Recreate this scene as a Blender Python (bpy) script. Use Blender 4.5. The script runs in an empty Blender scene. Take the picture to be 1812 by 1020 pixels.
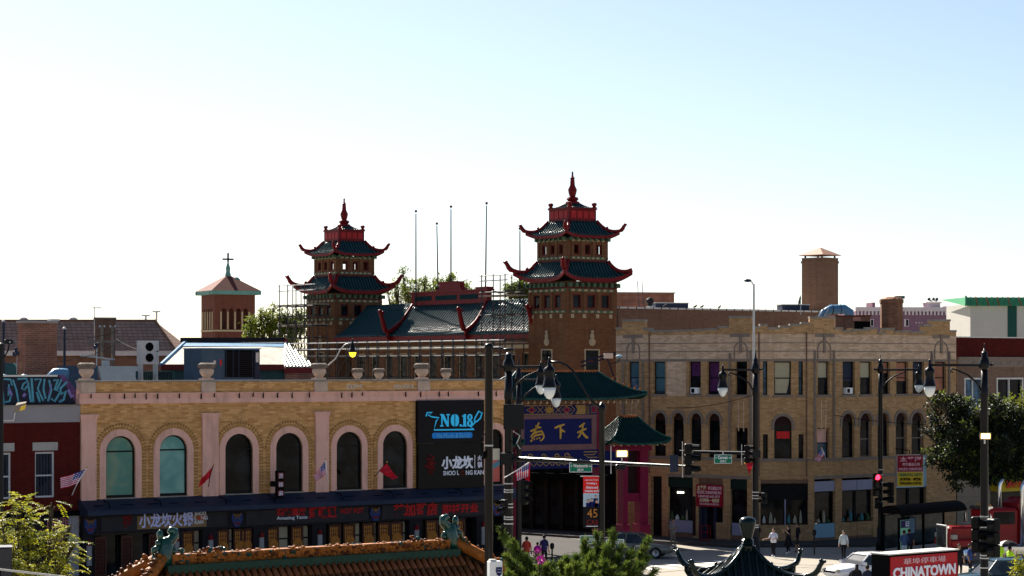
import bpy, bmesh, math, random
from mathutils import Vector, Matrix, Euler
from mathutils.geometry import tessellate_polygon
random.seed(7)
SC = bpy.context.scene
COL = SC.collection
rad = math.radians

# ------------------------------------------------------------ camera, sky, sun, exposure
F, CX, HY, H = 4000.0, 906.0, 652.0, 11.0      # focal length / principal column / horizon row of the photograph, eye height
cam_d = bpy.data.cameras.new('camera')
cam = bpy.data.objects.new('camera', cam_d)
COL.objects.link(cam)
cam.location = (0, 0, H)
cam.rotation_euler = (rad(90), 0, 0)
cam_d.sensor_width = 36.0
cam_d.lens = 36.0 * F / 1812.0
cam_d.shift_y = (HY - 510.0) / 1812.0
cam_d.clip_start = 0.5
cam_d.clip_end = 6000
SC.camera = cam

SUN = Vector((-0.345, 0.708, 0.616)).normalized()
world = bpy.data.worlds.new('World')
SC.world = world
world.use_nodes = True
wn = world.node_tree
wn.nodes.clear()
sky = wn.nodes.new('ShaderNodeTexSky')
sky.sky_type = 'NISHITA'
sky.sun_disc = False
sky.sun_elevation = math.asin(SUN.z)
sky.sun_rotation = math.atan2(SUN.x, SUN.y)
sky.altitude = 200
sky.air_density = 0.7
sky.dust_density = 0.75
sky.ozone_density = 1.0
bg = wn.nodes.new('ShaderNodeBackground')
bg.inputs['Strength'].default_value = 0.051
wo = wn.nodes.new('ShaderNodeOutputWorld')
wn.links.new(sky.outputs[0], bg.inputs[0])
wn.links.new(bg.outputs[0], wo.inputs[0])
sun_d = bpy.data.lights.new('sun', 'SUN')
sun_d.energy = 5.0
sun_d.angle = rad(0.53)
sun_d.color = (1.0, 0.93, 0.82)
sun = bpy.data.objects.new('sun', sun_d)
COL.objects.link(sun)
sun.rotation_euler = SUN.to_track_quat('Z', 'Y').to_euler()
SC.view_settings.view_transform = 'Standard'
SC.view_settings.look = 'None'
SC.view_settings.exposure = 1.45
SC.view_settings.gamma = 1.0
SC.cycles.use_denoising = True
SC.cycles.max_bounces = 6
SC.cycles.sample_clamp_indirect = 6.0

# ------------------------------------------------------------ helpers
def W(px, py, D):
    return Vector(((px - CX) * D / F, D, H - (py - HY) * D / F))

def tag(o, label=None, cat=None, group=None, kind=None):
    if label: o['label'] = label
    if cat: o['category'] = cat
    if group: o['group'] = group
    if kind: o['kind'] = kind
    return o

def empty(name, loc=(0, 0, 0), rz=0.0, label=None, cat=None, group=None):
    o = bpy.data.objects.new(name, None)
    COL.objects.link(o)
    o.location = loc
    o.rotation_euler = (0, 0, rz)
    return tag(o, label, cat, group)

def copy_tree(o, parent=None):
    c = o.copy()
    COL.objects.link(c)
    c.parent = parent
    for ch in list(o.children):
        copy_tree(ch, c)
    return c

class MB:
    """collects verts and faces of ONE mesh"""
    def __init__(s):
        s.v, s.f, s.m, s.cur = [], [], [], 0
    def mat(s, i):
        s.cur = i
        return s
    def add(s, vs, fs):
        b = len(s.v)
        s.v += [tuple(p) for p in vs]
        for f in fs:
            s.f.append(tuple(b + i for i in f))
            s.m.append(s.cur)
        return s
    def box(s, x0, x1, y0, y1, z0, z1):
        return s.add([(x0, y0, z0), (x1, y0, z0), (x1, y1, z0), (x0, y1, z0), (x0, y0, z1), (x1, y0, z1), (x1, y1, z1), (x0, y1, z1)],
                     [(0, 3, 2, 1), (4, 5, 6, 7), (0, 1, 5, 4), (1, 2, 6, 5), (2, 3, 7, 6), (3, 0, 4, 7)])
    def cbox(s, x0, x1, y0, y1, z0, z1, c):
        """box with all vertical and top edges chamfered by c"""
        o = [(x0 + c, y0), (x1 - c, y0), (x1, y0 + c), (x1, y1 - c), (x1 - c, y1), (x0 + c, y1), (x0, y1 - c), (x0, y0 + c)]
        i = [(x0 + 2 * c, y0 + c), (x1 - 2 * c, y0 + c), (x1 - c, y0 + 2 * c), (x1 - c, y1 - 2 * c), (x1 - 2 * c, y1 - c), (x0 + 2 * c, y1 - c), (x0 + c, y1 - 2 * c), (x0 + c, y0 + 2 * c)]
        vs = [(a, b, z0) for a, b in o] + [(a, b, z1 - c) for a, b in o] + [(a, b, z1) for a, b in i]
        fs = [tuple(range(7, -1, -1)), tuple(range(16, 24))]
        for k in range(8):
            n = (k + 1) % 8
            fs += [(k, n, 8 + n, 8 + k), (8 + k, 8 + n, 16 + n, 16 + k)]
        return s.add(vs, fs)
    def prism(s, poly, y0, y1):
        """polygon in (x,z), extruded along y (y0 = front)"""
        n = len(poly)
        vs = [(x, y0, z) for x, z in poly] + [(x, y1, z) for x, z in poly]
        tris = tessellate_polygon([[Vector((x, z, 0)) for x, z in poly]])
        fs = []
        for t in tris:
            a, b, c = t
            ar = (poly[b][0] - poly[a][0]) * (poly[c][1] - poly[a][1]) - (poly[c][0] - poly[a][0]) * (poly[b][1] - poly[a][1])
            t = (a, b, c) if ar > 0 else (a, c, b)
            fs.append(t)
            fs.append(tuple(n + i for i in reversed(t)))
        area = sum(poly[i][0] * poly[(i + 1) % n][1] - poly[(i + 1) % n][0] * poly[i][1] for i in range(n))
        for i in range(n):
            j = (i + 1) % n
            fs.append((i, n + i, n + j, j) if area > 0 else (j, n + j, n + i, i))
        return s.add(vs, fs)
    def wall(s, outer, holes, y0, t):
        """front sheet in (x,z) with holes, reveals going back by t, closed back"""
        loops = [outer] + holes
        pts = [p for l in loops for p in l]
        tris = tessellate_polygon([[Vector((x, z, 0)) for x, z in l] for l in loops])
        fs = []
        for a, b, c in tris:
            ar = (pts[b][0] - pts[a][0]) * (pts[c][1] - pts[a][1]) - (pts[c][0] - pts[a][0]) * (pts[b][1] - pts[a][1])
            if abs(ar) < 1e-9: continue
            fs.append((a, b, c) if ar > 0 else (a, c, b))
        n = len(pts)
        fs += [tuple(n + i for i in reversed(f)) for f in list(fs)]
        o = 0
        for l in loops:
            k = len(l)
            for i in range(k):
                j = (i + 1) % k
                fs.append((o + i, n + o + i, n + o + j, o + j))
            o += k
        return s.add([(x, y0, z) for x, z in pts] + [(x, y0 + t, z) for x, z in pts], fs)
    def tube(s, pts, r, n=6, cap=True):
        pts = [Vector(p) for p in pts]
        rs = r if isinstance(r, (list, tuple)) else [r] * len(pts)
        rings, prev = [], None
        for i, p in enumerate(pts):
            d = (pts[min(i + 1, len(pts) - 1)] - pts[max(i - 1, 0)]).normalized()
            if prev is None:
                a = Vector((0, 0, 1)) if abs(d.z) < 0.9 else Vector((1, 0, 0))
                u = d.cross(a).normalized()
            else:
                u = (prev - d * prev.dot(d))
                u = u.normalized() if u.length > 1e-6 else d.orthogonal().normalized()
            prev = u
            w = d.cross(u)
            rings.append([p + (u * math.cos(2 * math.pi * k / n) + w * math.sin(2 * math.pi * k / n)) * rs[i] for k in range(n)])
        vs = [q for rg in rings for q in rg]
        fs = []
        for i in range(len(pts) - 1):
            for k in range(n):
                k2 = (k + 1) % n
                fs.append((i * n + k, i * n + k2, (i + 1) * n + k2, (i + 1) * n + k))
        if cap:
            fs.append(tuple(range(n - 1, -1, -1)))
            fs.append(tuple((len(pts) - 1) * n + k for k in range(n)))
        return s.add(vs, fs)
    def lathe(s, prof, c=(0, 0, 0), n=16, sq=None):
        """prof: (r,z) from bottom to top; sq: start angle (for few-sided forms)"""
        a0 = sq or 0
        vs, fs = [], []
        for r, z in prof:
            for k in range(n):
                a = a0 + 2 * math.pi * k / n
                vs.append((c[0] + r * math.cos(a), c[1] + r * math.sin(a), c[2] + z))
        for i in range(len(prof) - 1):
            for k in range(n):
                k2 = (k + 1) % n
                fs.append((i * n + k, i * n + k2, (i + 1) * n + k2, (i + 1) * n + k))
        fs.append(tuple(range(n - 1, -1, -1)))
        fs.append(tuple((len(prof) - 1) * n + k for k in range(n)))
        return s.add(vs, fs)
    def ball(s, c, r, n=10, m=6, sc=(1, 1, 1)):
        vs, fs = [], []
        for i in range(m + 1):
            ph = -math.pi / 2 + math.pi * i / m
            for k in range(n):
                a = 2 * math.pi * k / n
                vs.append((c[0] + sc[0] * r * math.cos(ph) * math.cos(a), c[1] + sc[1] * r * math.cos(ph) * math.sin(a), c[2] + sc[2] * r * math.sin(ph)))
        for i in range(m):
            for k in range(n):
                k2 = (k + 1) % n
                fs.append((i * n + k, i * n + k2, (i + 1) * n + k2, (i + 1) * n + k))
        return s.add(vs, fs)
    def xf(s, M, start=0):
        for i in range(start, len(s.v)):
            s.v[i] = tuple(M @ Vector(s.v[i]))
        return s
    def build(s, name, mats, parent=None, smooth=False, loc=None, rz=None):
        me = bpy.data.meshes.new(name)
        me.from_pydata(s.v, [], s.f)
        mats = mats if isinstance(mats, (list, tuple)) else [mats]
        for m in mats: me.materials.append(m)
        if len(mats) > 1: me.polygons.foreach_set('material_index', s.m)
        if smooth: me.polygons.foreach_set('use_smooth', [True] * len(me.polygons))
        me.update()
        return link(name, me, parent, loc, rz)

def link(name, me, parent=None, loc=None, rz=None):
    o = bpy.data.objects.new(name, me)
    COL.objects.link(o)
    if parent is not None: o.parent = parent
    if loc is not None: o.location = loc
    if rz is not None: o.rotation_euler = (0, 0, rz)
    return o

def autosmooth(o, ang=40):
    me = o.data
    bm = bmesh.new(); bm.from_mesh(me)
    bmesh.ops.remove_doubles(bm, verts=bm.verts, dist=1e-5)
    for f in bm.faces: f.smooth = True
    for e in bm.edges:
        if len(e.link_faces) == 2 and e.calc_face_angle(0) > rad(ang): e.smooth = False
    bm.to_mesh(me); bm.free()
    return o

class Fac:
    """a vertical plane through two image columns at given distances; local x along it, y away from the eye, z up"""
    def __init__(s, px0, D0, px1, D1):
        s.a = Vector(((px0 - CX) * D0 / F, D0)); s.b = Vector(((px1 - CX) * D1 / F, D1))
        s.d = (s.b - s.a); s.L = s.d.length; s.d.normalize()
        s.yaw = math.atan2(s.d.y, s.d.x)
        s.loc = (s.a.x, s.a.y, 0)
    def u(s, px):
        k = (px - CX) / F        # X = k*Y
        return (k * s.a.y - s.a.x) / (s.d.x - k * s.d.y)
    def D(s, px):
        return s.a.y + s.u(px) * s.d.y
    def z(s, px, py):
        return H - (py - HY) * s.D(px) / F
    def p(s, px, py):
        return (s.u(px), s.z(px, py))
    def world(s, u, y, z):
        n = Vector((-s.d.y, s.d.x))
        q = s.a + s.d * u + n * y
        return Vector((q.x, q.y, z))

def arch(u0, u1, z0, zt, n=14):
    """outline of a round-headed opening, counter-clockwise; zt = top of arch"""
    r = (u1 - u0) / 2; c = (u0 + u1) / 2; zs = zt - r
    return [(u0, z0), (u1, z0)] + [(c + r * math.cos(math.pi * i / n), zs + r * math.sin(math.pi * i / n)) for i in range(n + 1)]

def rect(u0, u1, z0, z1):
    return [(u0, z0), (u1, z0), (u1, z1), (u0, z1)]

_txt = {}
def text_mesh(s, size=1.0, depth=0.01, bold=0.0, align='CENTER', sx=1.0):
    """mesh of a line of text in the x,z plane, facing -y, centred on the origin"""
    cu = bpy.data.curves.new('lettering', 'FONT')
    cu.body = s; cu.size = size; cu.align_x = align; cu.align_y = 'CENTER'
    cu.extrude = depth; cu.offset = bold; cu.resolution_u = 3
    o = bpy.data.objects.new('lettering', cu)
    me = bpy.data.meshes.new_from_object(o)
    bpy.data.objects.remove(o); bpy.data.curves.remove(cu)
    me.transform(Matrix.Rotation(rad(90), 4, 'X') @ Matrix.Diagonal((sx, 1, 1, 1)))
    me.materials.clear()
    return me

def text(s, parent, x, y, z, size, mat, bold=0.0, name='lettering', sx=1.0, fitw=None, fith=None, align='CENTER', depth=0.012):
    me = text_mesh(s, size, depth, bold, align, sx)
    if fitw or fith:
        xs = [v.co.x for v in me.vertices]; zs = [v.co.z for v in me.vertices]
        w, h = max(xs) - min(xs), max(zs) - min(zs)
        cx, cz = (max(xs) + min(xs)) / 2, (max(zs) + min(zs)) / 2
        a = (fitw / w) if fitw else None; b = (fith / h) if fith else None
        a = a or b; b = b or a
        me.transform(Matrix.Diagonal((a, 1, b, 1)) @ Matrix.Translation((-cx, 0, -cz)))
    me.materials.append(mat)
    return link(name, me, parent, (x, y, z))

# ------------------------------------------------------------ materials
MATS = {}
def _nt(name):
    m = bpy.data.materials.new(name); m.use_nodes = True
    MATS[name] = m
    return m, m.node_tree.nodes, m.node_tree.links, m.node_tree.nodes['Principled BSDF']

def plain(name, col, rough=0.7, var=0.15, scale=3.0, spec=0.12, metal=0.0, bump=0.0, bscale=30.0, emit=None, alpha=None, coat=0.0, streak=0.0):
    m, N, L, B = _nt(name)
    B.inputs['Roughness'].default_value = rough
    B.inputs['Specular IOR Level'].default_value = spec
    B.inputs['Metallic'].default_value = metal
    B.inputs['Coat Weight'].default_value = coat
    tc = N.new('ShaderNodeTexCoord')
    no = N.new('ShaderNodeTexNoise'); no.inputs['Scale'].default_value = scale; no.inputs['Detail'].default_value = 6; no.inputs['Roughness'].default_value = 0.65
    L.new(tc.outputs['Object'], no.inputs['Vector'])
    mx = N.new('ShaderNodeMix'); mx.data_type = 'RGBA'
    mx.inputs['A'].default_value = [max(0, c * (1 - var * 1.6)) for c in col] + [1]
    mx.inputs['B'].default_value = [min(1, c * (1 + var * 1.6)) for c in col] + [1]
    L.new(no.outputs['Fac'], mx.inputs['Factor'])
    if streak:
        n3 = N.new('ShaderNodeTexNoise'); n3.inputs['Scale'].default_value = 1.0; n3.inputs['Detail'].default_value = 6
        mp3 = N.new('ShaderNodeMapping'); mp3.inputs['Scale'].default_value = (3.0, 3.0, 0.5)
        L.new(tc.outputs['Object'], mp3.inputs['Vector']); L.new(mp3.outputs[0], n3.inputs['Vector'])
        r3 = N.new('ShaderNodeMapRange'); r3.inputs['From Min'].default_value = 0.5; r3.inputs['From Max'].default_value = 0.75; r3.inputs['To Max'].default_value = streak
        L.new(n3.outputs['Fac'], r3.inputs['Value'])
        mx3 = N.new('ShaderNodeMix'); mx3.data_type = 'RGBA'; L.new(r3.outputs[0], mx3.inputs['Factor']); L.new(mx.outputs['Result'], mx3.inputs['A']); mx3.inputs['B'].default_value = [c * 0.45 for c in col] + [1]
        mx = mx3
    L.new(mx.outputs['Result'], B.inputs['Base Color'])
    if bump:
        n2 = N.new('ShaderNodeTexNoise'); n2.inputs['Scale'].default_value = bscale; n2.inputs['Detail'].default_value = 4
        L.new(tc.outputs['Object'], n2.inputs['Vector'])
        bp = N.new('ShaderNodeBump'); bp.inputs['Strength'].default_value = bump; bp.inputs['Distance'].default_value = 0.03
        L.new(n2.outputs['Fac'], bp.inputs['Height']); L.new(bp.outputs['Normal'], B.inputs['Normal'])
    if emit:
        B.inputs['Emission Color'].default_value = list(emit[0]) + [1]
        B.inputs['Emission Strength'].default_value = emit[1]
    return m

def brick(name, c1, c2, mortar, bw=0.36, bh=0.12, ms=0.014, stain=0.35, sscale=0.35, bias=0.0, bump=0.4, stain_col=None, rough=0.85):
    m, N, L, B = _nt(name)
    B.inputs['Roughness'].default_value = rough; B.inputs['Specular IOR Level'].default_value = 0.08
    tc = N.new('ShaderNodeTexCoord')
    sp = N.new('ShaderNodeSeparateXYZ'); L.new(tc.outputs['Object'], sp.inputs[0])
    ad = N.new('ShaderNodeMath'); L.new(sp.outputs['X'], ad.inputs[0]); L.new(sp.outputs['Y'], ad.inputs[1])
    cb = N.new('ShaderNodeCombineXYZ'); L.new(ad.outputs[0], cb.inputs['X']); L.new(sp.outputs['Z'], cb.inputs['Y'])
    bt = N.new('ShaderNodeTexBrick'); L.new(cb.outputs[0], bt.inputs['Vector'])
    bt.inputs['Scale'].default_value = 1.0
    bt.inputs['Brick Width'].default_value = bw; bt.inputs['Row Height'].default_value = bh
    bt.inputs['Mortar Size'].default_value = ms; bt.inputs['Mortar Smooth'].default_value = 0.2
    bt.inputs['Bias'].default_value = bias
    bt.inputs['Color1'].default_value = list(c1) + [1]; bt.inputs['Color2'].default_value = list(c2) + [1]; bt.inputs['Mortar'].default_value = list(mortar) + [1]
    # courses of uneven tone (bands) and blotchy weathering
    n1 = N.new('ShaderNodeTexNoise'); n1.inputs['Scale'].default_value = 1.0; n1.inputs['Detail'].default_value = 5
    mp = N.new('ShaderNodeMapping'); mp.inputs['Scale'].default_value = (sscale, sscale, sscale * 2.2)
    L.new(tc.outputs['Object'], mp.inputs['Vector']); L.new(mp.outputs[0], n1.inputs['Vector'])
    n2 = N.new('ShaderNodeTexNoise'); n2.inputs['Scale'].default_value = 1.0; n2.inputs['Detail'].default_value = 3
    mp2 = N.new('ShaderNodeMapping'); mp2.inputs['Scale'].default_value = (1.6, 1.6, 9.0)
    L.new(tc.outputs['Object'], mp2.inputs['Vector']); L.new(mp2.outputs[0], n2.inputs['Vector'])
    r1 = N.new('ShaderNodeMapRange'); r1.inputs['From Min'].default_value = 0.3; r1.inputs['From Max'].default_value = 0.7
    L.new(n1.outputs['Fac'], r1.inputs['Value'])
    r1.inputs['To Min'].default_value = 0.0; r1.inputs['To Max'].default_value = stain
    r2 = N.new('ShaderNodeMapRange'); r2.inputs['From Min'].default_value = 0.62; r2.inputs['From Max'].default_value = 0.75
    r2.inputs['To Min'].default_value = 0.0; r2.inputs['To Max'].default_value = 0.65
    L.new(n2.outputs['Fac'], r2.inputs['Value'])
    # rain streaks running down the wall
    n3 = N.new('ShaderNodeTexNoise'); n3.inputs['Scale'].default_value = 1.0; n3.inputs['Detail'].default_value = 5
    mp3 = N.new('ShaderNodeMapping'); mp3.inputs['Scale'].default_value = (2.6, 2.6, 0.22)
    L.new(tc.outputs['Object'], mp3.inputs['Vector']); L.new(mp3.outputs[0], n3.inputs['Vector'])
    r3 = N.new('ShaderNodeMapRange'); r3.inputs['From Min'].default_value = 0.52; r3.inputs['From Max'].default_value = 0.78; r3.inputs['To Max'].default_value = 0.55
    L.new(n3.outputs['Fac'], r3.inputs['Value'])
    sc = stain_col or [c * 0.55 for c in c1]
    mx = N.new('ShaderNodeMix'); mx.data_type = 'RGBA'; L.new(r1.outputs[0], mx.inputs['Factor']); L.new(bt.outputs['Color'], mx.inputs['A']); mx.inputs['B'].default_value = list(sc) + [1]
    mx2 = N.new('ShaderNodeMix'); mx2.data_type = 'RGBA'; L.new(r2.outputs[0], mx2.inputs['Factor']); L.new(mx.outputs['Result'], mx2.inputs['A']); mx2.inputs['B'].default_value = [c2[0] * 0.6, c2[1] * 0.5, c2[2] * 0.45, 1]
    mx3 = N.new('ShaderNodeMix'); mx3.data_type = 'RGBA'; L.new(r3.outputs[0], mx3.inputs['Factor']); L.new(mx2.outputs['Result'], mx3.inputs['A']); mx3.inputs['B'].default_value = [c1[0] * 0.42, c1[1] * 0.40, c1[2] * 0.42, 1]
    L.new(mx3.outputs['Result'], B.inputs['Base Color'])
    bp = N.new('ShaderNodeBump'); bp.inputs['Strength'].default_value = bump; bp.inputs['Distance'].default_value = 0.01; bp.invert = True
    L.new(bt.outputs['Fac'], bp.inputs['Height']); L.new(bp.outputs['Normal'], B.inputs['Normal'])
    return m

def glass(name, col, rough=0.06, var=0.5, scale=1.2, spec=0.10, col2=None, warp=0.0):
    m, N, L, B = _nt(name)
    B.inputs['Roughness'].default_value = rough; B.inputs['Specular IOR Level'].default_value = spec
    tc = N.new('ShaderNodeTexCoord')
    no = N.new('ShaderNodeTexNoise'); no.inputs['Scale'].default_value = scale; no.inputs['Detail'].default_value = 3; no.inputs['Distortion'].default_value = warp
    L.new(tc.outputs['Object'], no.inputs['Vector'])
    rp = N.new('ShaderNodeMapRange'); rp.inputs['From Min'].default_value = 0.42; rp.inputs['From Max'].default_value = 0.68; L.new(no.outputs['Fac'], rp.inputs['Value'])
    mx = N.new('ShaderNodeMix'); mx.data_type = 'RGBA'; L.new(rp.outputs[0], mx.inputs['Factor'])
    c2 = col2 or [c * (1 + 2 * var) for c in col]
    mx.inputs['A'].default_value = [c * (1 - var) for c in col] + [1]; mx.inputs['B'].default_value = list(c2) + [1]
    L.new(mx.outputs['Result'], B.inputs['Base Color'])
    bp = N.new('ShaderNodeBump'); bp.inputs['Strength'].default_value = 0.05; L.new(no.outputs['Fac'], bp.inputs['Height']); L.new(bp.outputs['Normal'], B.inputs['Normal'])
    return m

M_yel = brick('yellow_brick', (0.72, 0.40, 0.165), (0.42, 0.20, 0.06), (0.50, 0.29, 0.13), stain=0.35)
M_pink = plain('pink_terracotta', (0.70, 0.40, 0.32), 0.7, 0.10, 1.6, bump=0.15, streak=0.5)
M_tan = brick('tan_brick', (0.56, 0.335, 0.16), (0.34, 0.185, 0.08), (0.37, 0.245, 0.135), stain=0.55, sscale=0.25)
M_tan2 = brick('pale_tan_brick', (0.74, 0.52, 0.36), (0.48, 0.31, 0.19), (0.52, 0.39, 0.27), stain=0.45, sscale=0.3)
M_stone = plain('weathered_limestone', (0.22, 0.18, 0.145), 0.85, 0.3, 2.5, bump=0.3, streak=0.5)
M_redbrick = brick('dark_red_brick', (0.095, 0.012, 0.009), (0.07, 0.009, 0.007), (0.06, 0.010, 0.008), stain=0.3)
M_orbrick = brick('orange_red_brick', (0.42, 0.15, 0.075), (0.27, 0.085, 0.045), (0.36, 0.27, 0.21), bw=0.34, bh=0.12, ms=0.02, stain=0.7, sscale=0.8, stain_col=(0.12, 0.08, 0.06))
M_brbrick = brick('brown_brick', (0.25, 0.135, 0.085), (0.19, 0.095, 0.058), (0.17, 0.12, 0.09), stain=0.5)
M_pagbrick = brick('pagoda_brick', (0.21, 0.095, 0.045), (0.15, 0.065, 0.03), (0.14, 0.08, 0.045), stain=0.45)
M_chbrick = brick('church_brick', (0.18, 0.06, 0.04), (0.14, 0.045, 0.03), (0.13, 0.065, 0.048), stain=0.3, sscale=0.15)
M_blk = plain('black_metal', (0.002, 0.002, 0.003), 0.38, 0.2, 4.0, spec=0.2)
M_blkm = plain('black_matt', (0.003, 0.003, 0.0035), 0.7, 0.2, 4.0, spec=0.05)
M_slate = plain('slate_blue_metal', (0.020, 0.027, 0.050), 0.5, 0.3, 0.9)
M_dkgrey = plain('dark_grey_stone', (0.016, 0.014, 0.017), 0.7, 0.3, 1.5, bump=0.1)
M_frame = plain('dark_window_frame', (0.006, 0.006, 0.007), 0.5)
M_gdark = glass('dark_glass', (0.004, 0.0045, 0.006), col2=(0.016, 0.019, 0.023), scale=0.9, warp=0.4)  # lighter patches are painted reflections of sky and trees
M_gblue = glass('blue_glass', (0.06, 0.11, 0.16), var=0.4)
M_gteal = glass('teal_glass', (0.14, 0.36, 0.33), rough=0.12, var=0.2, scale=0.6, col2=(0.26, 0.46, 0.40), warp=0.4)
M_gmural = glass('patterned_glass', (0.12, 0.30, 0.24), rough=0.12, var=0.25, scale=0.7, col2=(0.24, 0.30, 0.18), warp=0.4)
M_white = plain('white_paint', (0.78, 0.78, 0.77), 0.5, 0.06)
M_offw = plain('off_white', (0.60, 0.57, 0.52), 0.7, 0.12)
M_galv = plain('galvanised_steel', (0.45, 0.45, 0.44), 0.45, 0.2, 2.0, metal=0.6)
M_conc = plain('concrete', (0.34, 0.32, 0.30), 0.9, 0.2, 1.2, bump=0.2)
M_red = plain('red_enamel', (0.36, 0.018, 0.020), 0.4, 0.2, 3)
M_redl = plain('red_lettering', (0.60, 0.02, 0.02), 0.5, 0.05)
M_gold = plain('gold_paint', (0.62, 0.36, 0.05), 0.45, 0.15)
M_navy = plain('navy_enamel', (0.004, 0.007, 0.085), 0.4, 0.2)
M_whl = plain('white_lettering', (0.75, 0.76, 0.85), 0.5, 0.03)
# ------------------------------------------------------------ ground, road, pavements
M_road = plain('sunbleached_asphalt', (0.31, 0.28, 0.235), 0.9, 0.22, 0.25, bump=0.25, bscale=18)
M_walk = plain('shaded_pavement_concrete', (0.055, 0.052, 0.05), 0.9, 0.3, 0.6, bump=0.2)  # shade along the buildings is put into this dark colour
M_plaza = plain('pale_bounce_concrete', (0.36, 0.33, 0.28), 0.9, 0.1, 0.3)  # unseen foreground, kept pale to bounce sunlight onto the facades
M_earth = plain('pale_ground', (0.30, 0.27, 0.22), 0.95, 0.2, 0.05)
MB().add([(-3000, -200, -0.02), (3000, -200, -0.02), (3000, 5000, -0.02), (-3000, 5000, -0.02)], [(0, 1, 2, 3)]).build('ground', M_earth)['kind'] = 'structure'

SH = Fac(142, 112.3, 900, 127.0)          # restaurant facade
PL = Fac(1090, 148.5, 1330, 142.0)        # corner block: side-street wall, chamfer, main-street wall
PC = Fac(1330, 142.0, 1440, 142.3)
PR = Fac(1440, 142.3, 1692, 150.0)

def sheet(name, pts, z, m, kind='structure'):
    o = MB().add([(p[0], p[1], z) for p in pts], [tuple(range(len(pts)))]).build(name, m)
    o['kind'] = kind
    return o
def slab(name, pts, z0, z1, m):
    n = len(pts)
    fs = [tuple(range(n, 2 * n))] + [(i, (i + 1) % n, n + (i + 1) % n, n + i) for i in range(n)]
    o = MB().add([(p[0], p[1], z0) for p in pts] + [(p[0], p[1], z1) for p in pts], fs).build(name, m)
    o['kind'] = 'structure'
    return o
def w2(fac, u, y):
    q = fac.world(u, y, 0)
    return (q.x, q.y)
# main street runs along both facades; side street leaves it under the gate
sheet('main_road', [w2(SH, -60, -24), w2(SH, 130, -24), w2(SH, 130, 1.5), w2(SH, -60, 1.5)], 0.0, M_road)
sheet('side_road', [w2(SH, 24.5, 1.5), w2(SH, 40, 1.5), w2(SH, 40, 90), w2(SH, 24.5, 90)], 0.004, plain('shade_dark_asphalt', (0.055, 0.052, 0.05), 0.9, 0.25, 0.4))  # shade under the gate is put into this dark asphalt colour
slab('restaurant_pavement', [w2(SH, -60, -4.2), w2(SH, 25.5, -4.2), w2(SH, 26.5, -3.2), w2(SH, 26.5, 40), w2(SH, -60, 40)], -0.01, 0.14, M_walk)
ca, cb_ = w2(PL, 0, -3.4), w2(PL, PL.L + 1.0, -3.6)
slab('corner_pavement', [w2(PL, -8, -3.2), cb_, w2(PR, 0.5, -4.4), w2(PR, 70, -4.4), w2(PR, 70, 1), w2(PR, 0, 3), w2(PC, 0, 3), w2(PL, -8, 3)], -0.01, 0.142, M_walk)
slab('near_pavement', [w2(SH, -60, -60), w2(SH, 130, -60), w2(SH, 130, -24), w2(SH, -60, -24)], -0.01, 0.14, M_plaza)
for i in range(9):                         # painted crossing bars in front of the gate
    u = 26.5 + i * 1.25
    sheet('crossing_bar', [w2(SH, u, -7.6), w2(SH, u + 0.55, -7.6), w2(SH, u + 0.55, -4.9), w2(SH, u, -4.9)], 0.006, M_white)
for u0 in (8, 18, 44, 54, 64):
    sheet('lane_line', [w2(SH, u0, -14.2), w2(SH, u0 + 6, -14.2), w2(SH, u0 + 6, -14.05), w2(SH, u0, -14.05)], 0.006, M_gold)

# ------------------------------------------------------------ restaurant with the arched windows
def apath(u0, u1, z0, zt, n=16):
    r = (u1 - u0) / 2; c = (u0 + u1) / 2; zs = zt - r
    return [(u0, z0)] + [(c - r * math.cos(math.pi * i / n), zs + r * math.sin(math.pi * i / n)) for i in range(n + 1)] + [(u1, z0)]
def strip(mb, outer, inner, y0, y1):
    n = len(outer)
    vs = [(x, y0, z) for x, z in outer] + [(x, y0, z) for x, z in inner] + [(x, y1, z) for x, z in outer] + [(x, y1, z) for x, z in inner]
    fs = []
    for i in range(n - 1):
        fs += [(i, n + i, n + i + 1, i + 1), (2 * n + i, 2 * n + i + 1, i + 1, i)[::-1], (n + i, 3 * n + i, 3 * n + i + 1, n + i + 1)]
    return mb.add(vs, fs)

shop = empty('restaurant_building', SH.loc, SH.yaw, 'yellow brick restaurant building with seven arched windows and stone urns', 'building')
M_stone2 = plain('grey_coping', (0.25, 0.225, 0.19), 0.85, 0.3, 2, streak=.5)
M_lat = plain('carved_wood', (0.07, 0.03, 0.02), 0.6, 0.3, 6)
M_glow = plain('lit_interior', (0.12, 0.06, 0.02), 0.6, 0.6, 1.5, emit=((1.0, 0.45, 0.10), 0.035))
M_cream = plain('cream_lit_pane', (0.34, 0.29, 0.20), 0.8, 0.3, 2)  # cream colour stands for the lit interior behind the pane
M_medal = plain('amber_medallion', (0.36, 0.13, 0.02), 0.4, 0.4, 6)
sw = []
for a, b, pt, pb in ((187, 239, 772, 880), (282, 331, 770.5, 877), (398, 447, 768, 872.5), (488, 535, 767, 869.5), (595, 640, 765, 866.5), (677, 720, 763, 863), (862, 889.5, 761, 853)):
    c = (a + b) / 2
    sw.append((SH.u(a), SH.u(b), SH.z(c, pb), SH.z(c, pt)))
sw = [(a, b, 4.50, 7.60) for a, b, _, _ in sw]
ZC0, ZC1, ZP = 9.22, 9.76, 10.30
L_ = SH.L
holes = [arch(a, b, z0, z1)[::-1] for a, b, z0, z1 in sw]
MB().wall(rect(0, L_, 3.2, ZC0), holes, 0, 0.4).build('wall', M_yel, shop)
MB().box(0, L_, 0.3, 14, 3.2, 3.3).build('floor_slab', M_conc, shop)
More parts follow.
